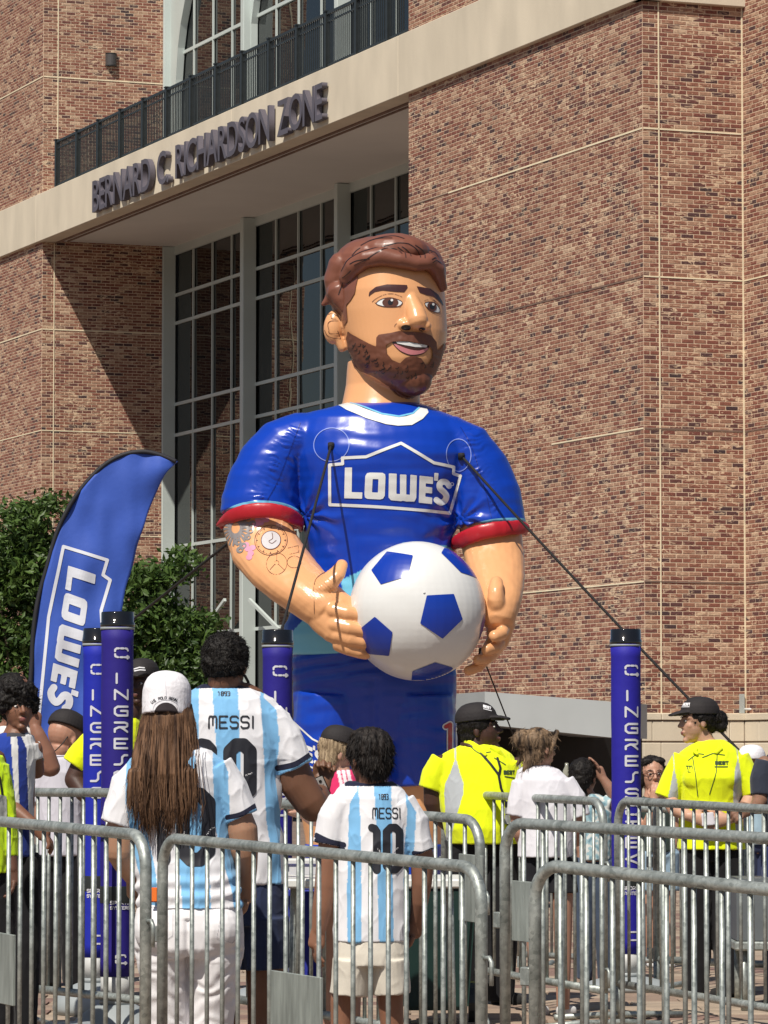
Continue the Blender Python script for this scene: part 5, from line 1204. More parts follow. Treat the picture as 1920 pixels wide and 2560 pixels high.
paint(sh, gcol); stb = bvh(sh); SHT = P.put(sh, 'shirt', M['cloth'])
def prints(P_, tree_, par, items, off=1.3, step=1.8):
    for nm, lines, wd, m_ in items:
        xs = [q[0] for l_ in lines for q in l_]; ys = [q[1] for l_ in lines for q in l_]
        me = decal(nm, d_lines(lines, wd), (min(xs)-wd, min(ys)-wd, max(xs)+wd, max(ys)+wd), step, tree_, off); P_.put(me, nm, pm[m_] if isinstance(m_, str) else m_, par)
def number10(x1, y1, w1, x0, y0, wd0, hh, sw):
    one_ = [[(x1, y1), (x1+w1*.55, y1+hh*.02), (x1+w1, y1+hh*.1), (x1+w1, y1+hh)]]
    r_ = wd0*.32; zero = [[(x0+r_, y0), (x0+wd0-r_, y0), (x0+wd0, y0+r_), (x0+wd0, y0+hh-r_), (x0+wd0-r_, y0+hh), (x0+r_, y0+hh), (x0, y0+hh-r_), (x0, y0+r_), (x0+r_, y0)]]
    return one_+zero
nm_ = number10(385, 1985, 30, 462, 1985, 62, 160, 34)
prints(P, stb, SHT, [('number', nm_, 34, 'num'), ('name_print', text_lines('MESSI', 366, 1912, 20, 27, 11), 5, 'num'), ('number_edge', [[(460, 2090), (466, 2078)], [(521, 2085), (528, 2072), (538, 2066)], [(416, 2070), (430, 2080), (428, 2092)]], 4, 'numw')], 1.5)
cuff(P, stb, SHT, ([(570, 2042), (605, 2034), (638, 2014)], 12, 'pale'))
pt = fuse('trousers', [V_([(2238, 352, 600, 8, 94), (2280, 342, 608, 12, 106), (2320, 336, 611, 14, 110), (2365, 336, 612, 12, 108), (2392, 342, 610, 8, 98)], 'flat', 44), E(404, 2318, 62, 64, 66, 60), E(540, 2318, 62, 66, 66, 60),
    L([(408, 2360, 6, 70, 96), (412, 2440, 2, 60, 80), (420, 2540, -4, 54, 64), (424, 2660, -6, 50, 58), (428, 2850, -4, 42, 48)], 'flat', 26), L([(543, 2360, 6, 70, 96), (538, 2440, 2, 60, 80), (532, 2540, -4, 54, 64), (528, 2660, -6, 50, 58), (524, 2850, -4, 42, 48)], 'flat', 26)], 3.2, 4)
wrinkle(pt, lambda x, y, w: folds(1.2, 5.)(x, y, w)-7*np.exp(-((x-476)/7)**2)*((y > 2290) & (w > 20))+1.6*np.exp(-((y-2470)/90)**2)*np.sin(y*.16+np.abs(x-475)*.06+5*nz(x, y, w, (.02, .02, .02), 3.))*(y > 2400)-4*np.exp(-((y-(2392-np.abs(x-476)*.12))/9)**2)*(w > 30))
paint(pt, lambda x, y, w: np.array((.78, .77, .79))); ptb = bvh(pt); PT = P.put(pt, 'trousers', M['denim'])
prints(P, ptb, PT, [('waist_seam', [[(345, 2262), (610, 2262)]], 1.5, mat('seam_grey', (.45, .45, .48), .9)), ('pocket_seam', [[(380, 2270), (382, 2330), (420, 2345), (440, 2330), (440, 2270)], [(560, 2270), (548, 2335), (585, 2350), (608, 2325)]], 1.5, mat('pocket_seam_grey', (.5, .5, .53), .9))], 1.2)
for sx in (425, 526): P.put(one('shoe', [L([(sx, 2868, -10, 34, 30), (sx, 2876, -50, 32, 26)]), E(sx, 2876, 20, 32, 22, 40)], 4, 2, (.7, .7, .7)), 'shoe', M['cloth'])
hv = [H.v(E(0, -.10, -.10, .365, .36, .40)), V_([(1790, 354, 486, 8, 70), (1840, 344, 492, 18, 66), (1900, 332, 492, 46, 50), (1935, 330, 492, 66, 34), (1962, 336, 486, 76, 16)], 'round', 40)]
rr_ = random.Random(4)
for i in range(26):
    x = 333+i*6.2; ln = rr_.uniform(2005, 2078); hv.append(L([(x, 1930, 80, 9, 15), (x, 1962, 84, 9, 14), (x+rr_.uniform(-3, 3), 2005, 88, 8, 9), (x+rr_.uniform(-8, 8), ln-12, 92, 4, 4), (x+rr_.uniform(-9, 9), ln+6, 92, 1.8, 1.8)], n=10))
hr = fuse('hair', hv, 2.6, 2)
wrinkle(hr, lambda x, y, w: 3.4*nz(x, y, w, (.09, .008, .05), 3.)+1.2*nz(x, y, w, (.3, .012, .1), 11.)); fuzz(P, hr, 'brown', BODY, 7000, 34, .5, .16, (0, 1.4), .12, 3); P.put(hr, 'hair', HM['brown'], BODY)
wisps = []
for i in range(60):
    x = rr_.uniform(345, 500); y0 = rr_.uniform(1800, 1900); dx = (x-425)*rr_.uniform(.08, .3)
    p_ = [P.loc(x, y0, 86), P.loc(x+dx*.6, y0+90, 104), P.loc(x+dx+rr_.uniform(-6, 6), 2000+rr_.uniform(-20, 20), 112), P.loc(x+dx+rr_.uniform(-14, 14), rr_.uniform(2040, 2085), 112)]
    wisps.append(tube(p_, .0012, 4))
part('hair_wisps', mesh('hair_wisps', *join(*wisps), True), HM['brown'], BODY, stuff=True)
H2 = Head(418, 1770, 163, 8, -8)
cp_ = fuse('cap', cap_vols(H2, False, -.13), 2.6, 3); wrinkle(cp_, lambda x, y, w: .8*nz(x, y, w, (.05, .05, .05), 3.)); cb_ = bvh(cp_); CAP = P.put(cp_, 'cap', pm['capw'])
me = decal('cap_opening', Int(d_ell(419, 1790, 30, 32), lambda X, Y: Y-1787), (380, 1750, 460, 1800), 1.6, cb_, 2.); P.put(me, 'cap_opening', pm['dk'], CAP)
me = decal('cap_strap', d_lines([curve([(384, 1783), (400, 1792), (420, 1795), (442, 1793), (456, 1786)], 4)], 9), (375, 1770, 470, 1805), 1.6, cb_, 2.6); P.put(me, 'cap_strap', pm['capw'], CAP)
me = decal('cap_seam', d_lines([curve([(386, 1780), (390, 1764), (404, 1754), (420, 1751), (436, 1754), (448, 1764), (452, 1779)], 3), [(420, 1750), (416, 1690)]], 1.4), (370, 1680, 470, 1790), 1.4, cb_, 1.2); P.put(me, 'cap_seam', mat('cap_seam_thread', (.50, .50, .54), .9), CAP)
arc = lambda x, y: (418+(62+y)*math.sin((x-418)/62), 1812-(66-y)*math.cos((x-418)/62))
me = decal('cap_lettering', d_lines(text_lines('U.S. POLO ASSN.', 386, 1, 3.4, 6.5, 1.0, f=lambda x, y: (418+(64-y)*math.sin((x-418)/50), 1806-(64-y)*math.cos((x-418)/50))), 1.3), (370, 1730, 470, 1790), .9, cb_, 1.6); P.put(me, 'cap_lettering', pm['num'], CAP)
ph = Sheet(391, 2232, 15.3, 'phone', 'orange phone case sticking out of the back pocket of the white trousers', 'phone', base=P.world(391, 2260, 118))
c_ = ph.world(391, 2233, 116)-ph.base
part('case', bevel(mesh('case', *box(c_.x-.016, c_.x+.016, c_.y-.006, c_.y+.006, c_.z-.028, c_.z+.028)), .004, 2), pm['orange'], ph.root)
part('screen_edge', mesh('screen_edge', *box(c_.x-.014, c_.x+.014, c_.y+.006, c_.y+.009, c_.z-.026, c_.z+.026)), pm['lens'], ph.root)
# ---------- tall man in the number 10 shirt
P = Sheet(600, 1900, 16.1, 'person', 'tall man seen from behind in a striped 10 shirt and navy shorts holding a phone', 'person')
H = Head(564, 1668, 156, 12, -12)
SK = (.165, .078, .045)
body = one('body', H.skull()+[H.neck((560, 1745, 0), .26, .34), L([(580, 1760, 0, 90, 45), (590, 1900, 0, 95, 55), (600, 2100, 0, 90, 60), (600, 2250, 0, 95, 66)]),
    L([(668, 1800, 0, 46), (712, 1880, 0, 46), (745, 1960, -4, 45), (775, 2006, -8, 41), (788, 2022, -12, 36)]), L([(782, 2018, -12, 38), (790, 2004, -50, 36), (796, 1990, -95, 28), (799, 1982, -128, 22)]),
    L([(505, 1800, 0, 46), (470, 1890, 0, 44), (462, 1980, 0, 40), (474, 2050, -10, 36)]), L([(474, 2050, -10, 35), (500, 2060, -70, 28), (530, 2050, -120, 22)]),
    L([(548, 2380, 0, 52), (550, 2460, 0, 46), (552, 2540, -4, 40), (556, 2640, 4, 38), (556, 2780, 0, 26), (556, 2850, 0, 24)]), L([(664, 2380, 0, 52), (664, 2460, 0, 46), (660, 2540, -4, 40), (658, 2640, 4, 38), (656, 2780, 0, 26), (656, 2850, 0, 24)])]
    +hand((800, 1984, -126), (.1, -1, -.4), (.2, 0, 1), 118, 1.1, -1)+hand((530, 2050, -118), (1, -.2, -.5), (0, -1, 0), 118, .7, 1), 3.0, 3, SK)
BODY = P.put(body, 'body', M['skin'])
hr = fuse('hair', [H.v(E(0, -.17, -.09, .375, .375, .43)), H.v(E(0, .0, -.22, .335, .26, .285)), H.v(E(.27, -.06, -.05, .085, .20, .15)), H.v(E(-.27, -.06, -.05, .085, .20, .15)), H.v(E(0, -.42, .05, .26, .13, .3))], 2.4, 1)
wrinkle(hr, lambda x, y, w: 5*nz(x, y, w, (.06, .07, .06), 2.)+3.*nz(x, y, w, (.16, .18, .16), 4.)); fuzz(P, hr, 'black', BODY, 5200, 8, .8, .7, (0, .4), .7, 4); P.put(hr, 'hair', HM['black'], BODY)
sh = fuse('shirt', [V_([(1712, 500, 612, -8, 44), (1726, 478, 648, -2, 60), (1748, 458, 684, 0, 74), (1785, 450, 712, 0, 86), (1850, 458, 716, 0, 92), (1940, 474, 704, 0, 92), (2060, 480, 704, 0, 92), (2150, 482, 712, 0, 94), (2208, 480, 716, 0, 96)], 'flat', 44),
    L([(660, 1796, 0, 54, 64), (702, 1850, 0, 56, 60), (738, 1922, 0, 50, 54)], 'flat', 24), L([(505, 1796, 0, 52, 64), (470, 1860, 0, 54, 58), (452, 1925, 0, 48, 52)], 'flat', 24)], 3.2, 4)
wrinkle(sh, lambda x, y, w: folds(3.2, 12.)(x, y, w)+3*np.exp(-((x-692)/34)**2)*np.sin(y*.05+x*.04)*(y > 1900))
def mcol(x, y, w):
    c = np.tile(CW, (len(x), 1))
    for tab in ([(1700, 530, 594), (1800, 540, 602), (1900, 546, 604), (2210, 556, 612)], [(1745, 651, 660), (1775, 655, 692), (1850, 660, 700), (1950, 664, 690), (2050, 668, 704), (2100, 676, 700), (2215, 682, 706)], [(1745, 478, 500), (1850, 468, 500), (2215, 476, 500)]): c[between(x, y, tab) & (x < 706)] = LB
    t_ = ((x-691)*(1908-1938)-(y-1938)*(785-691))/math.hypot(785-691, 1908-1938); d_ = t_; m_ = (x > 694) & (y > 1850)
    # distance above the hem line of the sleeve
    hem = 1938+(x-691)*(1908-1938)/(785-691)
    c[(y < 1722) & (x > 490) & (x < 625)] = NAVY
    return c
paint(sh, mcol); stb = bvh(sh); SHT = P.put(sh, 'shirt', M['cloth'])
prints(P, stb, SHT, [('number', number10(508, 1862, 22, 578, 1862, 50, 128, 32), 32, 'num'), ('name_print', text_lines('MESSI', 526, 1792, 19, 29, 7.5), 4.2, 'num'), ('neck_print', text_lines('1893', 547, 1731, 6, 10, 2), 2, 'num'), ('number_edge', [[(618, 1938), (632, 1932)], [(558, 1925), (552, 1934)]], 4, 'numw')], 1.5)
cuff(P, stb, SHT, ([(695, 1920), (740, 1910), (780, 1884)], 14, 'pale'))
pt = fuse('shorts', [V_([(2196, 486, 712, 0, 88), (2250, 484, 716, 0, 96), (2310, 486, 718, 0, 98)], 'flat', 40), L([(548, 2290, 0, 64, 92), (546, 2350, 0, 64, 84), (544, 2416, 0, 64, 80)], 'flat', 26), L([(660, 2290, 0, 62, 92), (662, 2350, 0, 62, 84), (664, 2418, 0, 60, 80)], 'flat', 26)], 3.4, 4)
wrinkle(pt, folds(2.2, 22.)); paint(pt, lambda x, y, w: np.array((.022, .032, .075))); P.put(pt, 'shorts', M['denim'])
for sx in (556, 656): P.put(one('shoe', [E(sx, 2868, -30, 32, 26, 70)], 4, 2, (.6, .6, .62)), 'shoe', M['cloth'])
P.put(fuse('glasses_strap', [L([(612, 1690, 10, 4), (620, 1705, 0, 4), (622, 1722, -10, 4), (612, 1735, -10, 4)], n=8)], 1.6, 0), 'glasses_strap', pm['lan'], BODY)
ph = thing('phone', 'silver phone with three camera lenses held up by the tall man in navy shorts', 'phone', P.world(801, 1990, -150)); 
mt_ = Matrix.Rotation(math.radians(-24), 4, 'Y')
def ps(sh_): return [tuple(mt_ @ Vector(a)) for a in sh_[0]], sh_[1]
ph.location = P.world(801, 1968, -118)
part('phone_body', bevel(mesh('phone_body', *ps(box(-.026, .026, -.004, .004, -.045, .045))), .004, 2), pm['steel'], ph)
part('camera_plate', bevel(mesh('camera_plate', *ps(box(-.022, .016, -.006, -.004, .006, .040))), .0015), pm['steel'], ph)
for a, b in ((-.012, .031), (-.012, .014), (.006, .023)): part('lens', mesh('lens', *ps(tube([(a, -.0062, b), (a, -.009, b)], .0065, 14))), pm['lens'], ph)
# ---------- boy in the number 10 shirt
P = Sheet(928, 2100, 14.7, 'person', 'black-haired boy seen from behind in a striped 10 shirt and cream shorts', 'person')
H = Head(922, 1898, 142, -32, -6)
SK = (.24, .115, .07)
body = one('body', H.skull()+[H.neck((928, 1985, 0), .22, .30), L([(928, 2000, 0, 66, 36), (928, 2150, 0, 70, 40), (928, 2350, 0, 72, 48)]),
    L([(858, 2020, 0, 34), (832, 2080, 0, 32), (822, 2150, 2, 31), (815, 2215, 2, 28)]), L([(815, 2212, 2, 28), (806, 2270, 0, 25), (797, 2325, -4, 18)]), L([(1000, 2020, 0, 34), (1040, 2080, 0, 32), (1056, 2150, 0, 30), (1054, 2205, -2, 26)]), L([(1054, 2205, -2, 26), (1048, 2255, -14, 22), (1040, 2300, -34, 17)]),
    L([(872, 2440, 0, 38), (858, 2500, 0, 32), (856, 2560, -4, 29), (862, 2640, 4, 29), (864, 2760, 0, 19), (864, 2800, 0, 18)]), L([(972, 2440, 0, 38), (976, 2500, 0, 32), (980, 2560, -4, 29), (978, 2640, 4, 29), (976, 2760, 0, 19), (976, 2800, 0, 18)])]
    +hand((796, 2322, -4), (-.12, 1, .05), (1, 0, -.3), 104, .35, -1)+hand((1040, 2298, -34), (-.2, 1, -.3), (-1, 0, 0), 104, .4, 1), 2.8, 3, SK)
BODY = P.put(body, 'body', M['skin'])
hr = fuse('hair', [H.v(E(0, -.16, -.09, .385, .39, .43)), H.v(E(.0, .06, -.21, .33, .30, .27)), H.v(E(.27, .0, -.10, .10, .22, .15)), H.v(E(-.20, -.14, .0, .17, .20, .24)), H.v(E(0, -.40, .12, .25, .15, .26)), H.v(E(0, .28, -.22, .20, .14, .15))], 2.4, 1)
wrinkle(hr, lambda x, y, w: 5*nz(x, y, w, (.10, .03, .08), 2.)+2.5*nz(x, y, w, (.22, .06, .2), 4.)); fuzz(P, hr, 'blackst', BODY, 4200, 15, .8, .3, (0, 1.), .3, 5); P.put(hr, 'hair', HM['blackst'], BODY)
sh = fuse('shirt', [V_([(1956, 870, 982, -4, 38), (1970, 848, 1004, -2, 54), (1996, 828, 1024, 0, 66), (2045, 830, 1030, 0, 72), (2120, 842, 1026, 0, 74), (2200, 836, 1022, 0, 76), (2300, 833, 1021, 0, 78), (2351, 832, 1021, 0, 80)], 'flat', 44),
    L([(864, 2008, 0, 44, 54), (838, 2052, 0, 46, 50), (824, 2112, 0, 42, 46)], 'flat', 24), L([(998, 2010, 0, 42, 54), (1030, 2060, 0, 42, 48), (1053, 2132, 0, 34, 42)], 'flat', 24)], 2.8, 4)
wrinkle(sh, lambda x, y, w: folds(2.6, 31.)(x, y, w)+2.5*np.exp(-((x-885)/40)**2)*np.sin(y*.03+x*.05))
def bcol(x, y, w):
    c = np.tile(CW, (len(x), 1))
    for tab in ([(1975, 894, 897), (2010, 874, 899), (2060, 872, 902), (2250, 868, 904), (2360, 870, 904)], [(1960, 935, 978), (2100, 942, 980), (2360, 948, 984)], [(1998, 1014, 1020), (2030, 1018, 1040), (2130, 1010, 1034), (2200, 1008, 1028), (2360, 1012, 1030)]): c[between(x, y, tab)] = LB
    hem = 2098+(x-788)*(2124-2098)/(864-788); m_ = (x < 860) & (y > 2060) & (y < 2150) & (x < 846+(y-2100)*.2)
    hem = 2144-(x-1033)*.05; m_ = x > 9999
    c[(y < 1966) & (x > 862) & (x < 992)] = NAVY
    return c
paint(sh, bcol); stb = bvh(sh); SHT = P.put(sh, 'shirt', M['cloth'])
prints(P, stb, SHT, [('number', number10(930, 2068, 12, 966, 2068, 32, 104, 18), 19, 'num'), ('name_print', text_lines('MESSI', 932, 2020, 12, 25, 4.4), 2.9, 'num'), ('neck_print', text_lines('1893', 947, 1986, 4.4, 12, 1.8), 1.8, 'num'), ('number_edge', [[(944, 2120), (950, 2127)], [(984, 2126), (994, 2118)]], 3, 'numw')], 1.4, 1.4)
cuff(P, stb, SHT, ([(792, 2088), (825, 2103), (860, 2111)], 13, 'navy')); cuff(P, stb, SHT, ([(1034, 2131), (1056, 2132), (1078, 2124)], 10, 'navy'))
pt = fuse('shorts', [V_([(2340, 834, 1020, 0, 74), (2380, 833, 1022, 0, 80), (2410, 833, 1022, 0, 80)], 'flat', 40), L([(880, 2395, 0, 49, 76), (878, 2440, 0, 49, 72), (874, 2484, 0, 50, 70)], 'flat', 26), L([(974, 2395, 0, 49, 76), (976, 2440, 0, 48, 72), (979, 2482, 0, 47, 70)], 'flat', 26)], 3.0, 4)
wrinkle(pt, folds(2.2, 41.)); paint(pt, lambda x, y, w: np.array((.62, .58, .50))); P.put(pt, 'shorts', M['denim'])
for sx in (864, 976): P.put(one('shoe', [E(sx, 2812, -20, 26, 22, 56)], 4, 2, (.6, .6, .62)), 'shoe', M['cloth'])
# ---------- generic standing person, laid out from the photo
def legs_down(cx, y0, Y, gap, r0, r1, yend=None):
    yg = 1900+(CAMZ-gz(Y))*F/Y if yend is None else yend
    return [L([(cx-gap, y0, 0, r0, r0*1.1), (cx-gap, (y0+yg)/2, 0, (r0+r1)/2), (cx-gap, yg-14, 0, r1)], 'flat', 20), L([(cx+gap, y0, 0, r0, r0*1.1), (cx+gap, (y0+yg)/2, 0, (r0+r1)/2), (cx+gap, yg-14, 0, r1)], 'flat', 20)], yg
def person(label, cx, cy, Y, H, SK, neck, chest, arms, hands_, rows, sleeves, colf, legs, pants=None, hair=None, hairm='black', cap=None, seed=1., female=False, vox=2.4, facef=True, hairamp=2., fold=1.25, noise_s=(.1, .1, .1), skirt=None, nr=(.22, .3), prt=None, shoe=(.02, .02, .02), belly=None, fz=(6, .4, .7, .4)):
    P = Sheet(cx, cy, Y, 'person', label, 'person')
    v = (H.skull(female) if H else [])+([H.neck(neck, *nr)] if H else [])+[L(chest)]+[L(a) for a in arms]
    for h_ in hands_: v += hand(*h_)
    lg, yg = legs_down(legs[0], legs[1], Y, legs[2], legs[3]*.8, legs[4]*.8); v += lg
    b = one('body', v, vox, 3, SK); B_ = P.put(b, 'body', M['skin'])
    if H and facef: face(P, H, B_, lipmat=facef if not isinstance(facef, bool) else None)
    if hair:
        hr = fuse('hair', hair, vox, 1)
        if hairamp: wrinkle(hr, lambda x, y, w: hairamp*nz(x, y, w, noise_s, seed)+hairamp*.5*nz(x, y, w, tuple(2.4*q for q in noise_s), seed+3))
        fuzz(P, hr, hairm, B_, 1500, fz[0], .6, fz[1], (0, fz[2]), fz[3], int(seed)); P.put(hr, 'hair', HM[hairm], B_)
    if rows:
        sh = fuse('shirt', [V_(rows, 'flat', 40)]+[L(s_, 'flat', 22) for s_ in sleeves]+(belly or []), vox, 9); wrinkle(sh, folds(fold, seed*7+1, .032)); paint(sh, colf if callable(colf) else (lambda x, y, w: np.array(colf, float)))
        tr = bvh(sh); SH_ = P.put(sh, 'shirt', M['cloth'])
        if prt: prt(P, tr, SH_)
    if pants is not None:
        c_, top, yb = pants; ye = yg-8 if yb is None else yb
        pl = []
        for sg in (-1, 1):
            t_ = (ye-legs[1])/(yg-legs[1]); pl.append(L([(legs[0]+sg*legs[2], legs[1]-10, 0, legs[3]*1.05, legs[3]*1.15), (legs[0]+sg*legs[2], (legs[1]+ye)/2, 0, legs[3]*.98, legs[3]), (legs[0]+sg*legs[2], ye, 0, legs[3]*(1-.3*t_) if yb is None else legs[3]*1.05)], 'flat', 22))
        pp = fuse('trousers' if yb is None else 'shorts', [V_([(top, legs[0]-legs[2]-legs[3]*.8, legs[0]+legs[2]+legs[3]*.8, 0, legs[3]*1.15), (legs[1], legs[0]-legs[2]-legs[3]*1.05, legs[0]+legs[2]+legs[3]*1.05, 0, legs[3]*1.3), (legs[1]+legs[3]*.6, legs[0]-legs[2]-legs[3], legs[0]+legs[2]+legs[3], 0, legs[3]*1.1)], 'flat', 34)]+pl, vox*1.2, 3)
        wrinkle(pp, folds(1.5, seed*3+5, .035)); paint(pp, lambda x, y, w: np.array(c_, float)); P.put(pp, 'trousers' if yb is None else 'shorts', M['denim'])
    for sg in (-1, 1):
        fx = H.f[0] if H else 0; fw = H.f[1] if H else 1; r_ = legs[4]
        P.put(one('shoe', [L([(legs[0]+sg*legs[2]-fx*r_*.4, yg-r_*.5, -fw*r_*.4, r_*.85, r_*.6), (legs[0]+sg*legs[2]+fx*r_*1.6, yg-r_*.4, fw*r_*1.6, r_*.7, r_*.5)])], vox*1.3, 2, shoe), 'shoe', M['cloth'])
    if cap:
        cm_, hc, args = cap; cc = fuse('cap', cap_vols(hc, *args), vox*.8, 2); P.cb = bvh(cc); P.cap = P.put(cc, 'cap', pm[cm_])
    return P, B_
# guard on the left of the canopy, looking away to the right
NE = (.76, .87, .010)
def guard_col(panels, low):
    def f(x, y, w):
        c = np.tile(NE, (len(x), 1))
        for tab in panels: c[between(x, y, tab)] = GREYP
        return c
    return f
H = Head(1202, 1826, 116, 100, 10)
def gp1(P, tr, par):
    prints(P, tr, par, [('lanyard', [[(1202, 1884), (1226, 1912), (1244, 1936), (1250, 1970), (1258, 1990)], [(1242, 1896), (1249, 1920), (1246, 1936)]], 6, 'lan'), ('logo', text_lines('BEST', 1258, 1927, 5, 8, 2.2)+[[(1260, 1941), (1284, 1945)]], 2.6, 'green'),
        ('collar_line', [[(1158, 1852), (1190, 1880), (1202, 1886)], [(1200, 1884), (1226, 1880)], [(1234, 1895), (1262, 1912)]], 2, 'green'), ('lanyard', [[(1258, 1990), (1264, 2030), (1265, 2060)]], 4, 'lan')], 1.4, 1.2)
    for y0, y1, m_ in ((2002, 2016, 'lan'), (2018, 2034, 'badge'), (2036, 2058, 'badge')):
        me = decal('badge', d_poly([(1258, y0), (1270, y0), (1270, y1), (1258, y1)]), (1250, 1995, 1280, 2065), 1.5, tr, 2.5); P.put(me, 'badge', pm[m_], par)
darkSK = (.060, .028, .020)
pmdl = mat('dark_lips', (.16, .06, .05), .5)
P, B_ = person('heavy guard in yellow polo, black cap and lanyard, looking away to the right', 1190, 1950, 20.2, H, darkSK, (1190, 1872, 0), [(1195, 1890, 0, 60, 34), (1200, 1980, 0, 80, 46), (1205, 2090, 0, 80, 50)],
    [[(1110, 1910, 0, 27), (1085, 1960, 0, 27), (1086, 2005, -4, 27), (1098, 2036, -14, 25)], [(1098, 2034, -14, 25), (1120, 2058, -40, 21), (1145, 2072, -64, 16)], [(1292, 1915, 0, 26), (1308, 1970, -4, 25), (1318, 2030, -4, 23)], [(1318, 2030, -4, 22), (1332, 2070, 10, 18), (1342, 2098, 20, 14)]],
    [((1342, 2096, 20), (.5, 1, .2), (-1, .3, 0), 88, .6, 1), ((1145, 2072, -64), (1, .3, -.3), (0, 1, 0), 88, .8, 1)],
    [(1858, 1166, 1232, -4, 26), (1868, 1140, 1252, 0, 40), (1884, 1108, 1278, 0, 54), (1912, 1088, 1298, 2, 64), (1960, 1092, 1306, 6, 72), (2020, 1100, 1310, 12, 80), (2070, 1108, 1310, 14, 82), (2108, 1118, 1306, 10, 78)],
    [[(1112, 1902, 0, 36, 42), (1090, 1940, 0, 37, 40), (1080, 1974, 0, 34, 36)], [(1282, 1906, 0, 32, 40), (1302, 1945, 0, 30, 36), (1310, 1984, 0, 26, 32)]],
    guard_col([[(1900, 1136, 1140), (1930, 1126, 1148), (1960, 1112, 1158), (1985, 1110, 1156), (2050, 1114, 1136), (2110, 1114, 1122)], [(1925, 1296, 1300), (1960, 1290, 1302), (2110, 1296, 1304)]], 0), (1205, 2110, 46, 46, 26), (( .010, .010, .012), 2098, None), [H.v(E(0, -.15, -.08, .37, .36, .42)), H.v(E(0, .10, -.22, .30, .22, .24))], 'black', ('cap', Head(1200, 1823, 122, 100, 6), (True, .17)), 3., hairamp=1.6, prt=gp1, nr=(.27, .36), facef=pmdl)
def capprint(P, lines, wd, hb=None):
    xs = [q[0] for l_ in lines for q in l_]; ys = [q[1] for l_ in lines for q in l_]
    me = decal('cap_logo', d_lines(lines, wd), (min(xs)-3, min(ys)-3, max(xs)+3, max(ys)+3), .9, P.cb, 1.0); P.put(me, 'cap_logo', pm['numw'], P.cap)
capprint(P, text_lines('BEST', 1208, 1763, 3.6, 5.5, 1.5, f=lambda x, y: (x, y+(x-1206)*.28))+[[(1208, 1773), (1228, 1778)]], 1.8)
for q in ([(1166, 1854, 18, 9, 6), (1196, 1874, 44, 10, 6), (1213, 1888, 54, 5, 4)], [(1226, 1868, 38, 6, 5), (1244, 1880, 40, 9, 5), (1260, 1896, 36, 5, 4)]):
    P.put(one('collar', [L(q)], 2.2, 1, NE), 'collar', M['cloth'])
# guard with clasped hands
H = Head(1744, 1806, 108, -102, 0)
def gp2_(P, tr, par):
    prints(P, tr, par, [('logo', text_lines('BEST', 1784, 1904, 6.4, 7, 2.2)+[[(1782, 1917), (1814, 1917)]], 2.4, 'green'), ('crest', text_lines('TM', 1712, 1915, 7, 7, 1)+[[(1717, 1922), (1716, 1930)], [(1716, 1930), (1722, 1930)]], 1.5, 'green'), ('whistle_cord', [[(1729, 1896), (1734, 1940), (1740, 1990)], [(1789, 1884), (1785, 1930), (1768, 1985)]], 1.8, 'green'),
        ('collar_line', [[(1718, 1901), (1740, 1884), (1756, 1886)], [(1752, 1894), (1778, 1884), (1808, 1888)]], 1.8, 'green')], 1.3, 1.1)
lightSK = (.50, .29, .20)
P, B_ = person('guard in yellow polo and black cap with a dark bun, hands clasped at her waist', 1780, 1950, 20.8, H, lightSK, (1772, 1876, 0), [(1776, 1890, 0, 50, 30), (1775, 1980, 0, 60, 38), (1778, 2090, 0, 60, 40)],
    [[(1704, 1905, 0, 22), (1680, 1955, 4, 22), (1668, 1992, 8, 21)], [(1668, 1990, 8, 21), (1684, 2022, 38, 19), (1722, 2040, 76, 14)], [(1852, 1905, 0, 22), (1868, 1955, 4, 22), (1878, 1992, 8, 22)], [(1878, 1990, 8, 22), (1858, 2024, 38, 19), (1812, 2046, 76, 14)]],
    [((1722, 2040, 76), (1, .25, .2), (0, .3, -1), 84, .7, 1), ((1812, 2046, 80), (-1, .2, .2), (0, .2, -1), 84, .8, -1)],
    [(1850, 1750, 1812, -2, 28), (1862, 1726, 1830, 0, 38), (1880, 1700, 1850, 0, 48), (1905, 1688, 1864, 0, 56), (1945, 1692, 1862, 4, 68), (2000, 1698, 1852, 0, 62), (2060, 1696, 1856, 0, 62), (2122, 1692, 1863, 0, 68)],
    [[(1714, 1895, 0, 32, 36), (1690, 1940, 2, 33, 36), (1664, 1996, 6, 31, 34)], [(1842, 1895, 0, 32, 36), (1864, 1940, 2, 33, 36), (1880, 1986, 6, 28, 34)]],
    guard_col([[(1925, 1682, 1684), (1955, 1676, 1690), (1990, 1668, 1694), (2125, 1680, 1690)], [(1900, 1840, 1843), (1930, 1832, 1848), (1985, 1828, 1852), (2060, 1834, 1850), (2125, 1838, 1846)]], 0), (1778, 2128, 38, 40, 22), ((.010, .010, .012), 2112, None),
    [H.v(E(0, -.13, -.09, .365, .35, .41)), H.v(E(0, .05, -.27, .28, .22, .20)), E(1799, 1802, -8, 22, 27, 24), E(1804, 1816, 0, 15, 16, 16), L([(1775, 1790, 0, 20), (1795, 1796, 0, 20)])], 'black', ('cap', Head(1745, 1805, 113, -102, 0), (True, .17)), 5., True, hairamp=2.2, prt=gp2_, belly=[E(1740, 1946, 40, 36, 34, 26), E(1810, 1946, 40, 36, 34, 26), E(1775, 1946, 42, 40, 34, 24)])
capprint(P, text_lines('BEST', 1706, 1759, 3.4, 5.5, 1.4)+[[(1705, 1768), (1722, 1768)]], 1.8)
for q in ([(1794, 1858, 30, 6, 4), (1798, 1872, 42, 7, 4), (1786, 1882, 50, 6, 3)], [(1740, 1872, 38, 5, 4), (1733, 1880, 44, 6, 4), (1740, 1886, 50, 4, 3)]): P.put(one('collar', [L(q)], 2.2, 1, NE), 'collar', M['cloth'])
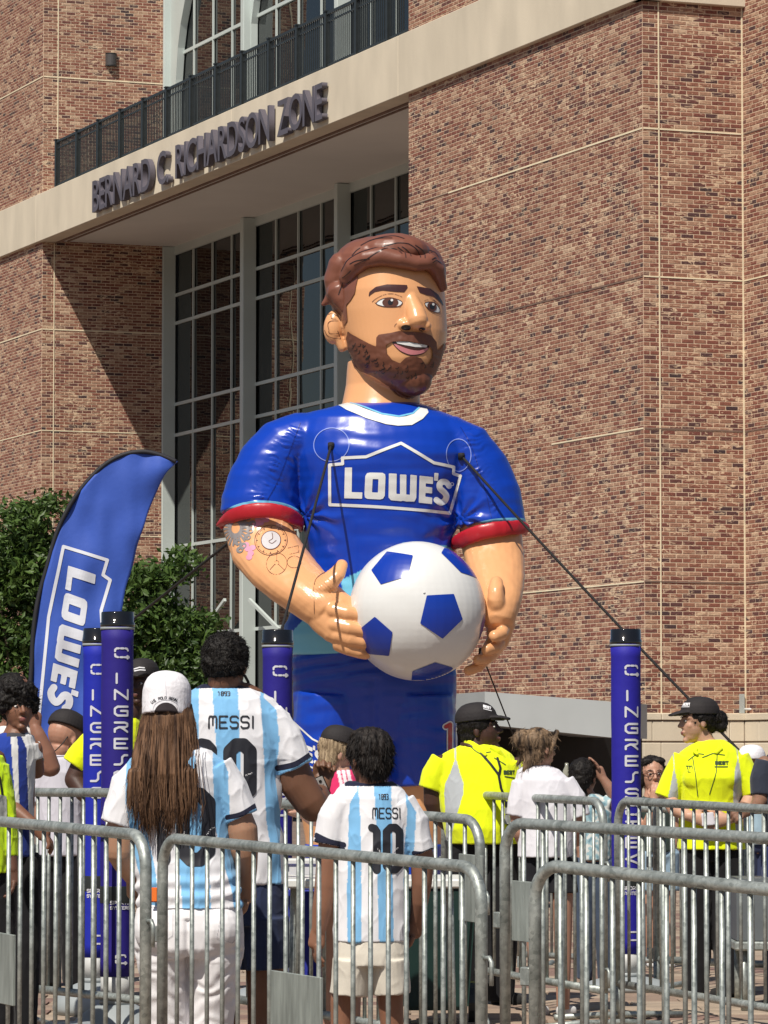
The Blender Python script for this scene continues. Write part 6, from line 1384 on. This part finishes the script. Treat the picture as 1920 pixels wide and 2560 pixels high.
P.put(one('folded_paper', [L([(1760, 2030, 92, 16, 4), (1764, 2062, 96, 18, 5)], 'flat')], 2.5, 0, (.6, .58, .62)), 'folded_paper', M['cloth'])
# woman in a white tee, bun with blonde streaks
H = Head(1350, 1872, 106, 52, -4)
P, B_ = person('woman with a streaked blonde-brown bun and a white T-shirt beside the guard', 1360, 1950, 19.5, H, (.42, .23, .16), (1345, 1935, 0), [(1350, 1950, 0, 46, 30), (1360, 2040, 0, 54, 38), (1365, 2130, 0, 54, 40)],
    [[(1412, 1970, 0, 24), (1440, 2030, 4, 23), (1446, 2070, 4, 21)], [(1446, 2068, 4, 21), (1440, 2100, -24, 18), (1430, 2110, -60, 14)], [(1306, 1970, 0, 24), (1296, 2040, 0, 22), (1300, 2080, 0, 20)], [(1300, 2080, 0, 20), (1312, 2110, -30, 16)]],
    [((1430, 2110, -58), (0, -.5, -1), (0, 1, 0), 84, .6, 1)], [(1912, 1312, 1368, -2, 26), (1924, 1294, 1398, 0, 42), (1950, 1288, 1426, 0, 54), (1985, 1290, 1440, 0, 58), (2040, 1296, 1436, 0, 60), (2142, 1294, 1432, 0, 64)],
    [[(1404, 1958, 0, 34, 38), (1432, 2000, 0, 34, 36), (1446, 2044, 2, 30, 32)], [(1312, 1958, 0, 32, 38), (1300, 2000, 0, 30, 36), (1294, 2040, 0, 28, 32)]], (.72, .71, .76), (1372, 2150, 34, 36, 20), ((.014, .014, .018), 2134, 2230),
    [H.v(E(0, -.13, -.08, .37, .37, .43)), H.v(E(0, .14, -.2, .30, .30, .24)), E(1304, 1850, 14, 25, 27, 24), L([(1330, 1890, 24, 16), (1318, 1912, 26, 12), (1310, 1934, 26, 5)]), L([(1312, 1862, 10, 16), (1304, 1890, 8, 9), (1294, 1912, 8, 4)]), L([(1392, 1830, 10, 6), (1384, 1860, 22, 5), (1368, 1895, 26, 3)], n=8), E(1300, 1842, 10, 13, 14, 14)], 'streak', None, 9., True, fz=(13, .25, .6, .4), hairamp=2.2, noise_s=(.16, .05, .16), shoe=(.6, .6, .6))
P.put(fuse('sunglasses', [H.v(L([(-.30, -.03, .05, .018), (-.2, -.04, .30, .03), (0, -.03, .37, .02), (.2, -.04, .30, .03), (.3, -.03, .05, .018)], n=8))], 1.6, 0), 'sunglasses', pm['lens'], B_)
# woman with raised hand, patterned top
H = Head(1461, 1944, 94, 30, -8)
def pat(x, y, w):
    n_ = nz(x, y, w, (.09, .09, .09), 4.); c = np.tile((.30, .45, .50), (len(x), 1)); c[n_ > .12] = (.62, .64, .62); c[n_ < -.22] = (.16, .28, .34); return c
P, B_ = person('woman with dark tied hair raising one hand, pale patterned top, left of the right post', 1480, 1990, 22.2, H, (.34, .18, .125), (1468, 2000, 0), [(1475, 2010, 0, 36, 26), (1485, 2080, 0, 44, 34), (1485, 2150, 0, 44, 36)],
    [[(1518, 2010, 0, 18), (1536, 2010, 8, 18), (1540, 1996, 12, 17)], [(1540, 1998, 12, 17), (1522, 1968, 14, 14), (1506, 1945, 14, 10)], [(1440, 2020, 0, 18), (1430, 2080, 0, 16), (1440, 2120, 0, 14)]], [((1506, 1946, 14), (-.5, -1, .1), (-1, .3, .2), 66, .15, -1)],
    [(1984, 1448, 1494, 0, 22), (1996, 1438, 1516, 0, 34), (2030, 1436, 1532, 0, 42), (2080, 1442, 1530, 0, 44), (2150, 1444, 1528, 0, 46)], [[(1510, 2008, 0, 24, 28), (1530, 2012, 6, 22, 24)], [(1444, 2014, 0, 22, 28), (1434, 2046, 0, 20, 24)]], pat, (1486, 2160, 26, 28, 16), ((.05, .07, .11), 2142, None),
    [H.v(E(0, -.13, -.09, .38, .39, .43)), H.v(E(0, .10, -.22, .30, .30, .28)), L([(1450, 1975, 20, 15), (1458, 2000, 22, 12), (1468, 2020, 22, 6)])], 'black', None, 13., True, hairamp=1.8, facef=False)
bt = thing('bottle', 'small clear bottle with yellow drink held up behind the woman in white T-shirt', 'bottle', P.world(1418, 1960, -20))
prof = [(.0, 0), (.022, .002), (.024, .05), (.022, .075), (.010, .10), (.010, .118), (0, .119)]
vv = []; ff = []
for r_, z in prof:
    for q in range(16): vv.append((r_*math.cos(q*math.pi/8), r_*math.sin(q*math.pi/8), z))
for i in range(len(prof)-1):
    for q in range(16): ff.append((i*16+q, i*16+(q+1) % 16, (i+1)*16+(q+1) % 16, (i+1)*16+q))
part('bottle_body', mesh('bottle_body', vv, ff, True), mat('bottle_plastic', (.30, .30, .24), .12, var=.2), bt); part('drink', mesh('drink', *tube([(.03, 0, .0), (.034, 0, .085)], .017, 12), True), mat('yellow_drink', (.65, .42, .05), .3), bt)
# woman with glasses and a hand to her mouth
H = Head(1631, 1938, 92, 172, 2)
P, B_ = person('woman with black hair and brown glasses, a hand to her mouth, beside the right post', 1640, 1990, 23.8, H, (.46, .25, .17), (1634, 1995, 0), [(1636, 2010, 0, 36, 24), (1645, 2080, 0, 42, 30), (1648, 2140, 0, 42, 32)],
    [[(1605, 2015, 0, 17), (1600, 2060, 4, 17), (1608, 2085, 10, 16)], [(1608, 2084, 10, 16), (1624, 2040, 40, 13), (1632, 1998, 52, 10)], [(1672, 2015, 0, 17), (1684, 2070, 0, 16), (1680, 2110, 6, 14)]], [((1632, 2000, 52), (.15, -1, 0), (.5, 0, -1), 62, .8, 1), ((1680, 2110, 6), (-.3, 1, .2), (-1, 0, 0), 60, .4, 1)],
    [(1986, 1612, 1656, 0, 20), (1998, 1600, 1672, 0, 32), (2030, 1596, 1682, 0, 38), (2080, 1602, 1684, 0, 40), (2128, 1606, 1686, 0, 42)], [[(1606, 2010, 0, 22, 26), (1598, 2040, 0, 21, 24)], [(1674, 2010, 0, 22, 26), (1684, 2044, 0, 21, 24)]], (.030, .050, .042), (1648, 2140, 24, 26, 14), ((.25, .36, .46), 2120, 2225),
    [H.v(E(0, -.17, -.12, .38, .38, .40)), H.v(E(.28, .02, -.06, .11, .34, .20)), H.v(E(-.28, .02, -.06, .11, .34, .20)), H.v(E(.16, -.36, .16, .17, .11, .13)), H.v(E(-.14, -.38, .14, .2, .11, .13))], 'blackst', None, 15., True, hairamp=1.4, fold=1.2, shoe=(.6, .6, .6))
def rim(a): return [(a+.095*math.cos(t_), -.02+.075*math.sin(t_), .40-.10*abs(a+.095*math.cos(t_))) for t_ in np.linspace(0, 2*math.pi, 14)]
P.put(fuse('glasses', [H.v(L([(*q, .014) for q in rim(.13)], n=8)), H.v(L([(*q, .014) for q in rim(-.13)], n=8)), H.v(L([(-.04, -.03, .41, .012), (.04, -.03, .41, .012)], n=8)), H.v(L([(.22, -.03, .36, .012), (.33, -.02, .0, .012)], n=8)), H.v(L([(-.22, -.03, .36, .012), (-.33, -.02, .0, .012)], n=8))], 1., 0), 'glasses', pm['glassf'], B_)
# two people cut by the right edge
H = Head(1882, 1915, 82, 150, 0)
P, B_ = person('person in a white cap half hidden behind the guard with clasped hands', 1885, 1990, 26.0, H, (.25, .14, .10), (1888, 1970, 0), [(1890, 1985, 0, 34, 24), (1892, 2050, 0, 40, 28), (1892, 2110, 0, 38, 30)], [[(1862, 1990, 0, 16), (1856, 2050, 0, 15), (1860, 2090, 0, 12)], [(1922, 1990, 0, 16), (1928, 2050, 0, 15), (1926, 2090, 0, 12)]], [],
    [(1962, 1866, 1912, 0, 22), (1975, 1856, 1926, 0, 32), (2020, 1858, 1926, 0, 38), (2110, 1860, 1928, 0, 38)], [[(1862, 1985, 0, 20, 24), (1856, 2020, 0, 19, 22)], [(1922, 1985, 0, 20, 24), (1928, 2020, 0, 19, 22)]], (.30, .42, .50), (1892, 2115, 22, 24, 13), ((.03, .04, .09), 2100, None), None, 'black', ('capw', Head(1882, 1913, 92, 30, 0), (False, .17)), 17., facef=False)
H = Head(1985, 1815, 112, -60, 0)
P, B_ = person('man in a dark grey-blue shirt cut off by the right edge', 1960, 1950, 20.0, H, (.22, .12, .08), (1980, 1885, 0), [(1975, 1900, 0, 48, 30), (1975, 2000, 0, 60, 40), (1975, 2100, 0, 60, 42)], [[(1915, 1910, 0, 24), (1904, 1975, 6, 23), (1900, 2000, 12, 21)], [(1900, 2000, 12, 20), (1886, 2016, 50, 17), (1872, 2022, 84, 13)]], [((1874, 2020, 80), (-1, .3, .2), (0, .6, -1), 82, .9, -1)],
    [(1872, 1955, 2010, 0, 28), (1888, 1918, 2040, 0, 44), (1930, 1904, 2050, 0, 54), (2000, 1906, 2046, 0, 58), (2120, 1908, 2046, 0, 60)], [[(1920, 1905, 0, 32, 36), (1906, 1950, 2, 32, 34), (1904, 1988, 6, 28, 32)]], (.030, .036, .055), (1975, 2125, 34, 38, 20), ((.02, .03, .10), 2110, None), None, 'black', None, 19., facef=False)
# ---------- group at the left edge
H = Head(44, 1772, 116, 158, 4)
def cbcol(x, y, w):
    c = np.tile((.62, .62, .62), (len(x), 1)); c[(x < 30+(y-1830)*.08)] = (.015, .045, .30); c[between(x, y, [(1830, 44, 52), (1870, 50, 70), (2150, 58, 80)])] = (.012, .03, .20); c[(y < 1842) & (x > 20) & (x < 66)] = (.05, .05, .06); return c
P, B_ = person('curly-haired boy in a blue and white shirt facing the camera at the left edge', 40, 1850, 17.2, H, (.20, .092, .055), (40, 1838, 0), [(40, 1855, 0, 44, 30), (38, 1960, 0, 50, 38), (36, 2080, 0, 50, 40)],
    [[(-8, 1870, 0, 25), (-12, 1940, 0, 24), (2, 1990, 10, 22)], [(2, 1990, 10, 22), (52, 2030, 60, 19), (95, 2062, 80, 15)], [(84, 1870, -4, 22), (90, 1930, -20, 20)]], [((95, 2062, 80), (.8, .7, .1), (-.5, .5, 0), 92, .5, 1)],
    [(1828, 14, 66, 0, 28), (1840, -10, 84, 0, 42), (1870, -22, 94, 0, 52), (1940, -16, 88, 0, 56), (2040, -14, 86, 0, 58), (2140, -16, 88, 0, 60)], [[(-4, 1862, 0, 32, 38), (-14, 1910, 0, 32, 36), (-12, 1942, 0, 29, 34)], [(74, 1862, -4, 26, 34), (86, 1900, -8, 24, 30)]], cbcol, (36, 2150, 32, 36, 22), ((.010, .010, .012), 2130, None),
    [H.v(E(0, -.20, -.06, .42, .38, .46)), H.v(E(.27, -.16, .05, .19, .24, .26)), H.v(E(-.27, -.16, .05, .19, .24, .26)), H.v(E(.12, -.40, .22, .24, .17, .22)), H.v(E(-.15, -.38, .24, .22, .17, .20)), H.v(E(0, -.30, .33, .22, .11, .12)), H.v(E(0, .02, -.25, .33, .26, .25)), H.v(E(.36, -.05, -.05, .1, .16, .2)), H.v(E(-.36, -.05, -.05, .1, .16, .2))], 'black', None, 23., fz=(11, .8, .2, .8), hairamp=7., noise_s=(.07, .07, .07), fold=2.)
H = Head(38, 1738, 112, 120, 0)
def awcol(x, y, w):
    c = np.tile((.66, .66, .66), (len(x), 1)); m_ = (x > 60) & (y < 1945)
    for a_ in (1878, 1889, 1900): hem = a_+(x-62)*.18; c[m_ & (np.abs(y-hem) < 3.2)] = (.03, .16, .13)
    return c
P, B_ = person('man behind the curly-haired boy raising a forearm, green stripes on his white sleeve', 60, 1850, 18.6, H, (.27, .13, .085), (34, 1812, 0), [(30, 1830, 0, 44, 30), (28, 1940, 0, 50, 38), (28, 2060, 0, 50, 40)],
    [[(70, 1880, 0, 28), (104, 1908, 10, 27), (128, 1920, 14, 23)], [(130, 1922, 14, 23), (118, 1884, 20, 22), (98, 1838, 24, 18), (90, 1818, 24, 14)], [(-22, 1860, 0, 25), (-28, 1930, 0, 24), (-20, 1990, 0, 20)]], [((90, 1820, 24), (-.02, -1, 0), (-1, 0, .2), 84, .95, -1)],
    [(1812, 2, 62, 0, 28), (1828, -22, 86, 0, 44), (1870, -28, 92, 0, 52), (1960, -20, 84, 0, 54), (2120, -20, 84, 0, 58)], [[(60, 1876, 0, 32, 38), (90, 1900, 6, 34, 36), (112, 1912, 10, 31, 34)]], awcol, (30, 2125, 32, 36, 22), ((.02, .02, .03), 2110, None), [H.v(E(0, -.14, -.08, .37, .37, .42))], 'black', None, 27., facef=False)
H = Head(164, 1850, 118, 42, -22)
P, B_ = person('man in a black cap and plain white T-shirt looking down, beside the feather flag', 160, 1900, 21.8, H, (.42, .22, .15), (150, 1908, 0), [(150, 1920, 0, 48, 32), (152, 2010, 0, 54, 40), (152, 2120, 0, 54, 42)],
    [[(196, 1940, 0, 24), (206, 1985, 2, 23), (210, 2016, 4, 22)], [(210, 2016, 4, 22), (204, 2050, -20, 19), (196, 2070, -54, 14)], [(104, 1940, 0, 24), (98, 2000, 0, 23), (104, 2040, 0, 20)], [(104, 2040, 0, 20), (120, 2070, -40, 15)]], [((196, 2068, -52), (-.3, .2, -1), (0, 1, 0), 92, .6, 1)],
    [(1882, 112, 178, -4, 32), (1898, 96, 204, 0, 46), (1930, 88, 216, 0, 56), (1990, 94, 212, 0, 58), (2060, 96, 212, 0, 60), (2138, 94, 214, 0, 62)], [[(190, 1928, 0, 30, 38), (204, 1970, 0, 30, 34), (208, 2002, 2, 27, 30)], [(112, 1928, 0, 30, 38), (100, 1970, 0, 30, 34), (96, 2006, 0, 27, 30)]], (.56, .55, .62), (152, 2148, 34, 38, 22), ((.010, .010, .012), 2128, None), None, 'black', ('cap', Head(166, 1845, 124, 42, -22), (True, .17)), 31., facef=False)
P.put(fuse('ear_cord', [L([(172, 1842, 40, 1.6), (160, 1860, 52, 1.6), (146, 1874, 50, 1.6), (138, 1880, 48, 1.6)], n=6)], .8, 0), 'ear_cord', pm['lan'], B_)
H = Head(352, 1712, 104, 200, 0)
P, B_ = person('guard in yellow shirt and black cap almost hidden behind the two left ingress posts', 270, 1900, 20.7, H, darkSK, (320, 1790, 0), [(300, 1830, 0, 50, 34), (268, 1930, 0, 60, 44), (262, 2050, 0, 60, 44)],
    [[(222, 1870, 0, 26), (200, 1920, 0, 26), (186, 1950, 4, 25)], [(186, 1948, 4, 25), (212, 1984, 24, 21), (244, 2010, 40, 16)], [(335, 1870, 0, 24), (340, 1940, 0, 22), (336, 2010, 0, 19)]], [((244, 2010, 40), (1, .3, .2), (0, 1, 0), 78, .7, 1)],
    [(1790, 292, 346, 0, 28), (1806, 256, 352, 0, 42), (1840, 224, 356, 0, 52), (1900, 222, 350, 0, 58), (1980, 206, 340, 0, 62), (2090, 206, 336, 0, 62)], [[(240, 1850, 0, 34, 40), (208, 1884, 0, 36, 38), (186, 1914, 2, 34, 34)], [(332, 1850, 0, 28, 34), (340, 1900, 0, 26, 32)]], NE, (268, 2095, 34, 38, 22), ((.010, .010, .012), 2080, None), None, 'black', ('cap', Head(352, 1708, 112, 200, 0), (True, .17)), 33., facef=pmdl)
capprint(P, [[(337, 1674), (350, 1670), (362, 1671)], [(338, 1679), (352, 1676), (364, 1677)]], 3)
H = Head(-60, 1800, 122, 110, 0)
def blc(x, y, w): return np.array((.56, .80, .010))
def necol(P, tr, par):
    me = decal('badge', d_poly([(2, 1985), (20, 1990), (22, 2044), (4, 2040)]), (-5, 1975, 30, 2050), 1.6, tr, 3); P.put(me, 'badge', pm['badge'], par)
    prints(P, tr, par, [('lanyard', [[(-20, 1900), (4, 1945), (10, 1985)]], 5, 'lan')], 2.2, 1.4)
P, B_ = person('person in a loose yellow hi-vis top with a badge, cut off by the left edge', -20, 1950, 16.6, H, (.12, .055, .036), (-40, 1880, 0), [(-30, 1900, 0, 46, 30), (-30, 2000, 0, 44, 40), (-30, 2140, 0, 44, 44)],
    [[(2, 1930, 6, 22), (12, 2020, 12, 22), (20, 2100, 14, 21)], [(20, 2100, 14, 20), (30, 2150, 24, 18), (36, 2172, 30, 15)]], [((36, 2170, 30), (.05, 1, .1), (-1, 0, .2), 88, .5, 1)],
    [(1872, -70, -10, 0, 30), (1892, -90, 12, 2, 46), (1940, -92, 24, 4, 56), (2020, -90, 28, 6, 62), (2100, -90, 30, 8, 66), (2180, -92, 30, 8, 66)], [[(-4, 1915, 4, 26, 34), (12, 1990, 10, 25, 32), (18, 2080, 12, 28, 34), (22, 2140, 14, 28, 32)]], blc, (-26, 2190, 30, 38, 22), ((.010, .010, .012), 2160, None), None, 'black', None, 37., facef=False, prt=necol, fold=3.)
# woman in pink with blonde hair
H = Head(842, 1886, 112, 65, -18)
def pkcol(x, y, w):
    c = np.tile((.62, .03, .13), (len(x), 1)); m_ = (x > 838) & (y < 2012)
    for a_ in (846, 858, 870): c[m_ & (np.abs(x-(a_+(y-1925)*.22)) < 4.4)] = (.74, .70, .74)
    return c
P, B_ = person('woman with long blonde hair and a pink shirt with white stripes, behind the boy', 850, 1950, 17.9, H, (.45, .26, .19), (846, 1935, 0), [(850, 1950, 0, 42, 30), (852, 2040, 0, 48, 38), (852, 2120, 0, 48, 40)],
    [[(812, 1970, 4, 22), (800, 2020, 10, 21), (806, 2052, 20, 19)], [(806, 2050, 20, 19), (780, 2046, 60, 16), (756, 2030, 80, 12)], [(894, 1970, 0, 22), (900, 2030, 0, 20)]], [((758, 2032, 78), (-1, -.4, .2), (0, 1, 0), 84, .5, 1)],
    [(1924, 822, 884, 0, 28), (1938, 806, 900, 0, 42), (1975, 802, 906, 0, 50), (2040, 808, 900, 0, 52), (2130, 808, 902, 0, 54)], [[(816, 1962, 2, 28, 34), (806, 2000, 6, 27, 32), (802, 2020, 10, 25, 30)]], pkcol, (854, 2140, 30, 34, 20), ((.014, .014, .02), 2120, 2260),
    [H.v(E(0, -.13, -.08, .37, .36, .42)), L([(826, 1880, 20, 26, 24), (812, 1920, 34, 20, 18), (800, 1955, 40, 12, 12), (796, 1978, 40, 5, 6)])], 'blonde', ('cap', Head(850, 1878, 114, 70, -14), (True, .17)), 41., True, hairamp=3., noise_s=(.12, .02, .12))
# legs and lower bodies glimpsed between the bars at the back
for cx_, Y_, skin_, sh_, sp, lb in ((630, 24.5, (.4, .22, .15), (.55, .56, .6), (.5, .5, .5), 'person in pale clothes partly behind the tall man'),):
    hh = F/Y_; g_ = 1900+(CAMZ-gz(Y_))*hh; hd = .21*hh; t0 = g_-1.62*hh; H = Head(cx_, t0+hd*.5, hd, 150, 0); s_ = hh
    ys_ = t0+hd*1.25
    person(lb, cx_, 1950, Y_, H, skin_, (cx_, ys_, 0), [(cx_, ys_+.04*s_, 0, .1*s_, .06*s_), (cx_, ys_+.3*s_, 0, .12*s_, .08*s_), (cx_, ys_+.5*s_, 0, .12*s_, .08*s_)], [[(cx_-.2*s_, ys_+.05*s_, 0, .045*s_), (cx_-.23*s_, ys_+.3*s_, 0, .042*s_), (cx_-.22*s_, ys_+.55*s_, .02*s_, .03*s_)], [(cx_+.2*s_, ys_+.05*s_, 0, .045*s_), (cx_+.23*s_, ys_+.3*s_, 0, .042*s_), (cx_+.22*s_, ys_+.55*s_, .02*s_, .03*s_)]],
        [((cx_-.22*s_, ys_+.55*s_, .02*s_), (0, 1, .1), (1, 0, 0), .17*s_, .4, -1)], [(ys_-.01*s_, cx_-.08*s_, cx_+.08*s_, 0, .06*s_), (ys_+.02*s_, cx_-.17*s_, cx_+.17*s_, 0, .09*s_), (ys_+.12*s_, cx_-.2*s_, cx_+.2*s_, 0, .11*s_), (ys_+.55*s_, cx_-.17*s_, cx_+.17*s_, 0, .12*s_)], [[(cx_-.17*s_, ys_+.07*s_, 0, .07*s_), (cx_-.22*s_, ys_+.22*s_, 0, .065*s_)], [(cx_+.17*s_, ys_+.07*s_, 0, .07*s_), (cx_+.22*s_, ys_+.22*s_, 0, .065*s_)]],
        sh_, (cx_, ys_+.58*s_, .08*s_, .085*s_, .05*s_), (sp, ys_+.5*s_, ys_+.85*s_), [H.v(E(0, -.14, -.08, .37, .37, .42))], 'black', None, 43.+cx_, shoe=(.5, .5, .5))
# ------------------------------------------------------------------ table, bins, boxes seen between the bars
wt = mat('white_table_top', (.66, .67, .64), .5, var=.05); dg = mat('dark_green_bin_plastic', (.010, .035, .030), .45, var=.15, scale=3); bl = mat('blue_table_cloth', (.012, .022, .30), .7, var=.06, scale=4, bump=.2)
T0 = W(930, 2200, 17.6); tb_ = Vector((T0.x, T0.y, gz(17.6))); zt = W(930, 2192, 17.6).z-tb_.z
tt = thing('folding_table', 'white folding table with metal legs behind the boy, seen between the barrier bars', 'table', tb_)
part('table_top', bevel(mesh('table_top', *box(-.42, .42, -.35, .35, zt-.04, zt)), .008), wt, tt)
for sx in (-.36, .36):
    for sy in (-.28, .28): part('leg', mesh('leg', *tube([(sx, sy, 0), (sx*.96, sy*.9, zt-.04)], .014, 8), True), M['steel'], tt)
    part('brace', mesh('brace', *tube([(sx, -.28, .25), (sx, .28, .25)], .010, 6), True), M['steel'], tt)
def bin_(label, pxx, Y, w_, h_):
    P0 = W(pxx, 1900, Y); b0 = Vector((P0.x, Y, gz(Y))); o = thing('wheeled_bin', label, 'bin', b0)
    v = []
    for z, s in ((.08, .40), (h_*.9, .5)):
        for a, b in ((-1, -1), (1, -1), (1, 1), (-1, 1)): v.append((a*w_*s, b*w_*s*1.1, z))
    part('bin_body', bevel(mesh('bin_body', v, [(0,3,2,1),(4,5,6,7),(0,1,5,4),(1,2,6,5),(2,3,7,6),(3,0,4,7)]), .02, 2), dg, o)
    part('lid', bevel(mesh('lid', *box(-w_*.54, w_*.54, -w_*.6, w_*.6, h_*.9, h_*.96)), .015, 2), dg, o)
    for sx in (-1, 1): part('wheel', mesh('wheel', *tube([(sx*w_*.42, w_*.5, .1), (sx*w_*.5, w_*.5, .1)], .1, 16)), M['rail'], o)
bin_('dark green wheeled bin standing right of the boy, behind the bars', 1085, 18.9, .40, .74)
q0 = W(742, 1900, 18.2); ob = thing('draped_table', 'small table draped in a blue cloth with a white outline badge, left of the boy', 'table', Vector((q0.x, 18.2, gz(18.2))))
part('cloth_drape', bevel(mesh('cloth_drape', *box(-.12, .22, -.2, .3, .0, .68)), .02, 2), bl, ob)
part('print_outline', mesh('print_outline', *join(box(-.09, -.078, -.206, -.201, .18, .50), box(-.09, -.02, -.206, -.201, .18, .192), box(-.078, -.02, -.206, -.201, .488, .50), box(-.032, -.02, -.206, -.201, .192, .25))), pw, ob)
q0 = W(765, 1900, 18.3); ob = thing('plastic_tub', 'white plastic tub standing on the blue draped table', 'tub', Vector((q0.x, 18.3, gz(18.3)+.68)))
part('tub_body', bevel(mesh('tub_body', *box(-.09, .10, -.1, .1, 0, .13)), .015, 2), wt, ob); part('rim', bevel(mesh('rim', *box(-.10, .11, -.11, .11, .115, .14)), .005), wt, ob)
q0 = W(1890, 1900, 19.9); ob = thing('equipment_case', 'grey metal equipment case low at the right edge behind the barriers', 'case', Vector((q0.x, 19.9, gz(19.9))))
gm = mat('grey_case_metal', (.16, .18, .19), .4, metal=.3, var=.1)
part('case_body', bevel(mesh('case_body', *box(-.12, .4, -.2, .25, .34, .66)), .01, 2), gm, ob); part('lid_edge', bevel(mesh('lid_edge', *box(-.13, .41, -.21, .26, .30, .345)), .008), M['steel'], ob)
for sx in (-.08, .34):
    for sy in (-.15, .2): part('leg', mesh('leg', *tube([(sx, sy, 0), (sx, sy, .30)], .018, 8), True), M['steel'], ob)
for pxx, Y, lb in ((160, 17.0, 'black and grey weighted sign foot on the paving at the left, behind the barrier'),):
    q0 = W(pxx, 1900, Y); ob = thing('weighted_base', lb, 'stand base', Vector((q0.x, Y, gz(Y))))
    part('rubber_foot', bevel(mesh('rubber_foot', *box(-.22, .25, -.18, .18, 0, .05)), .015, 2), M['rail'], ob); part('weight', bevel(mesh('weight', *box(-.10, .16, -.12, .12, .05, .17)), .03, 3), gp, ob)
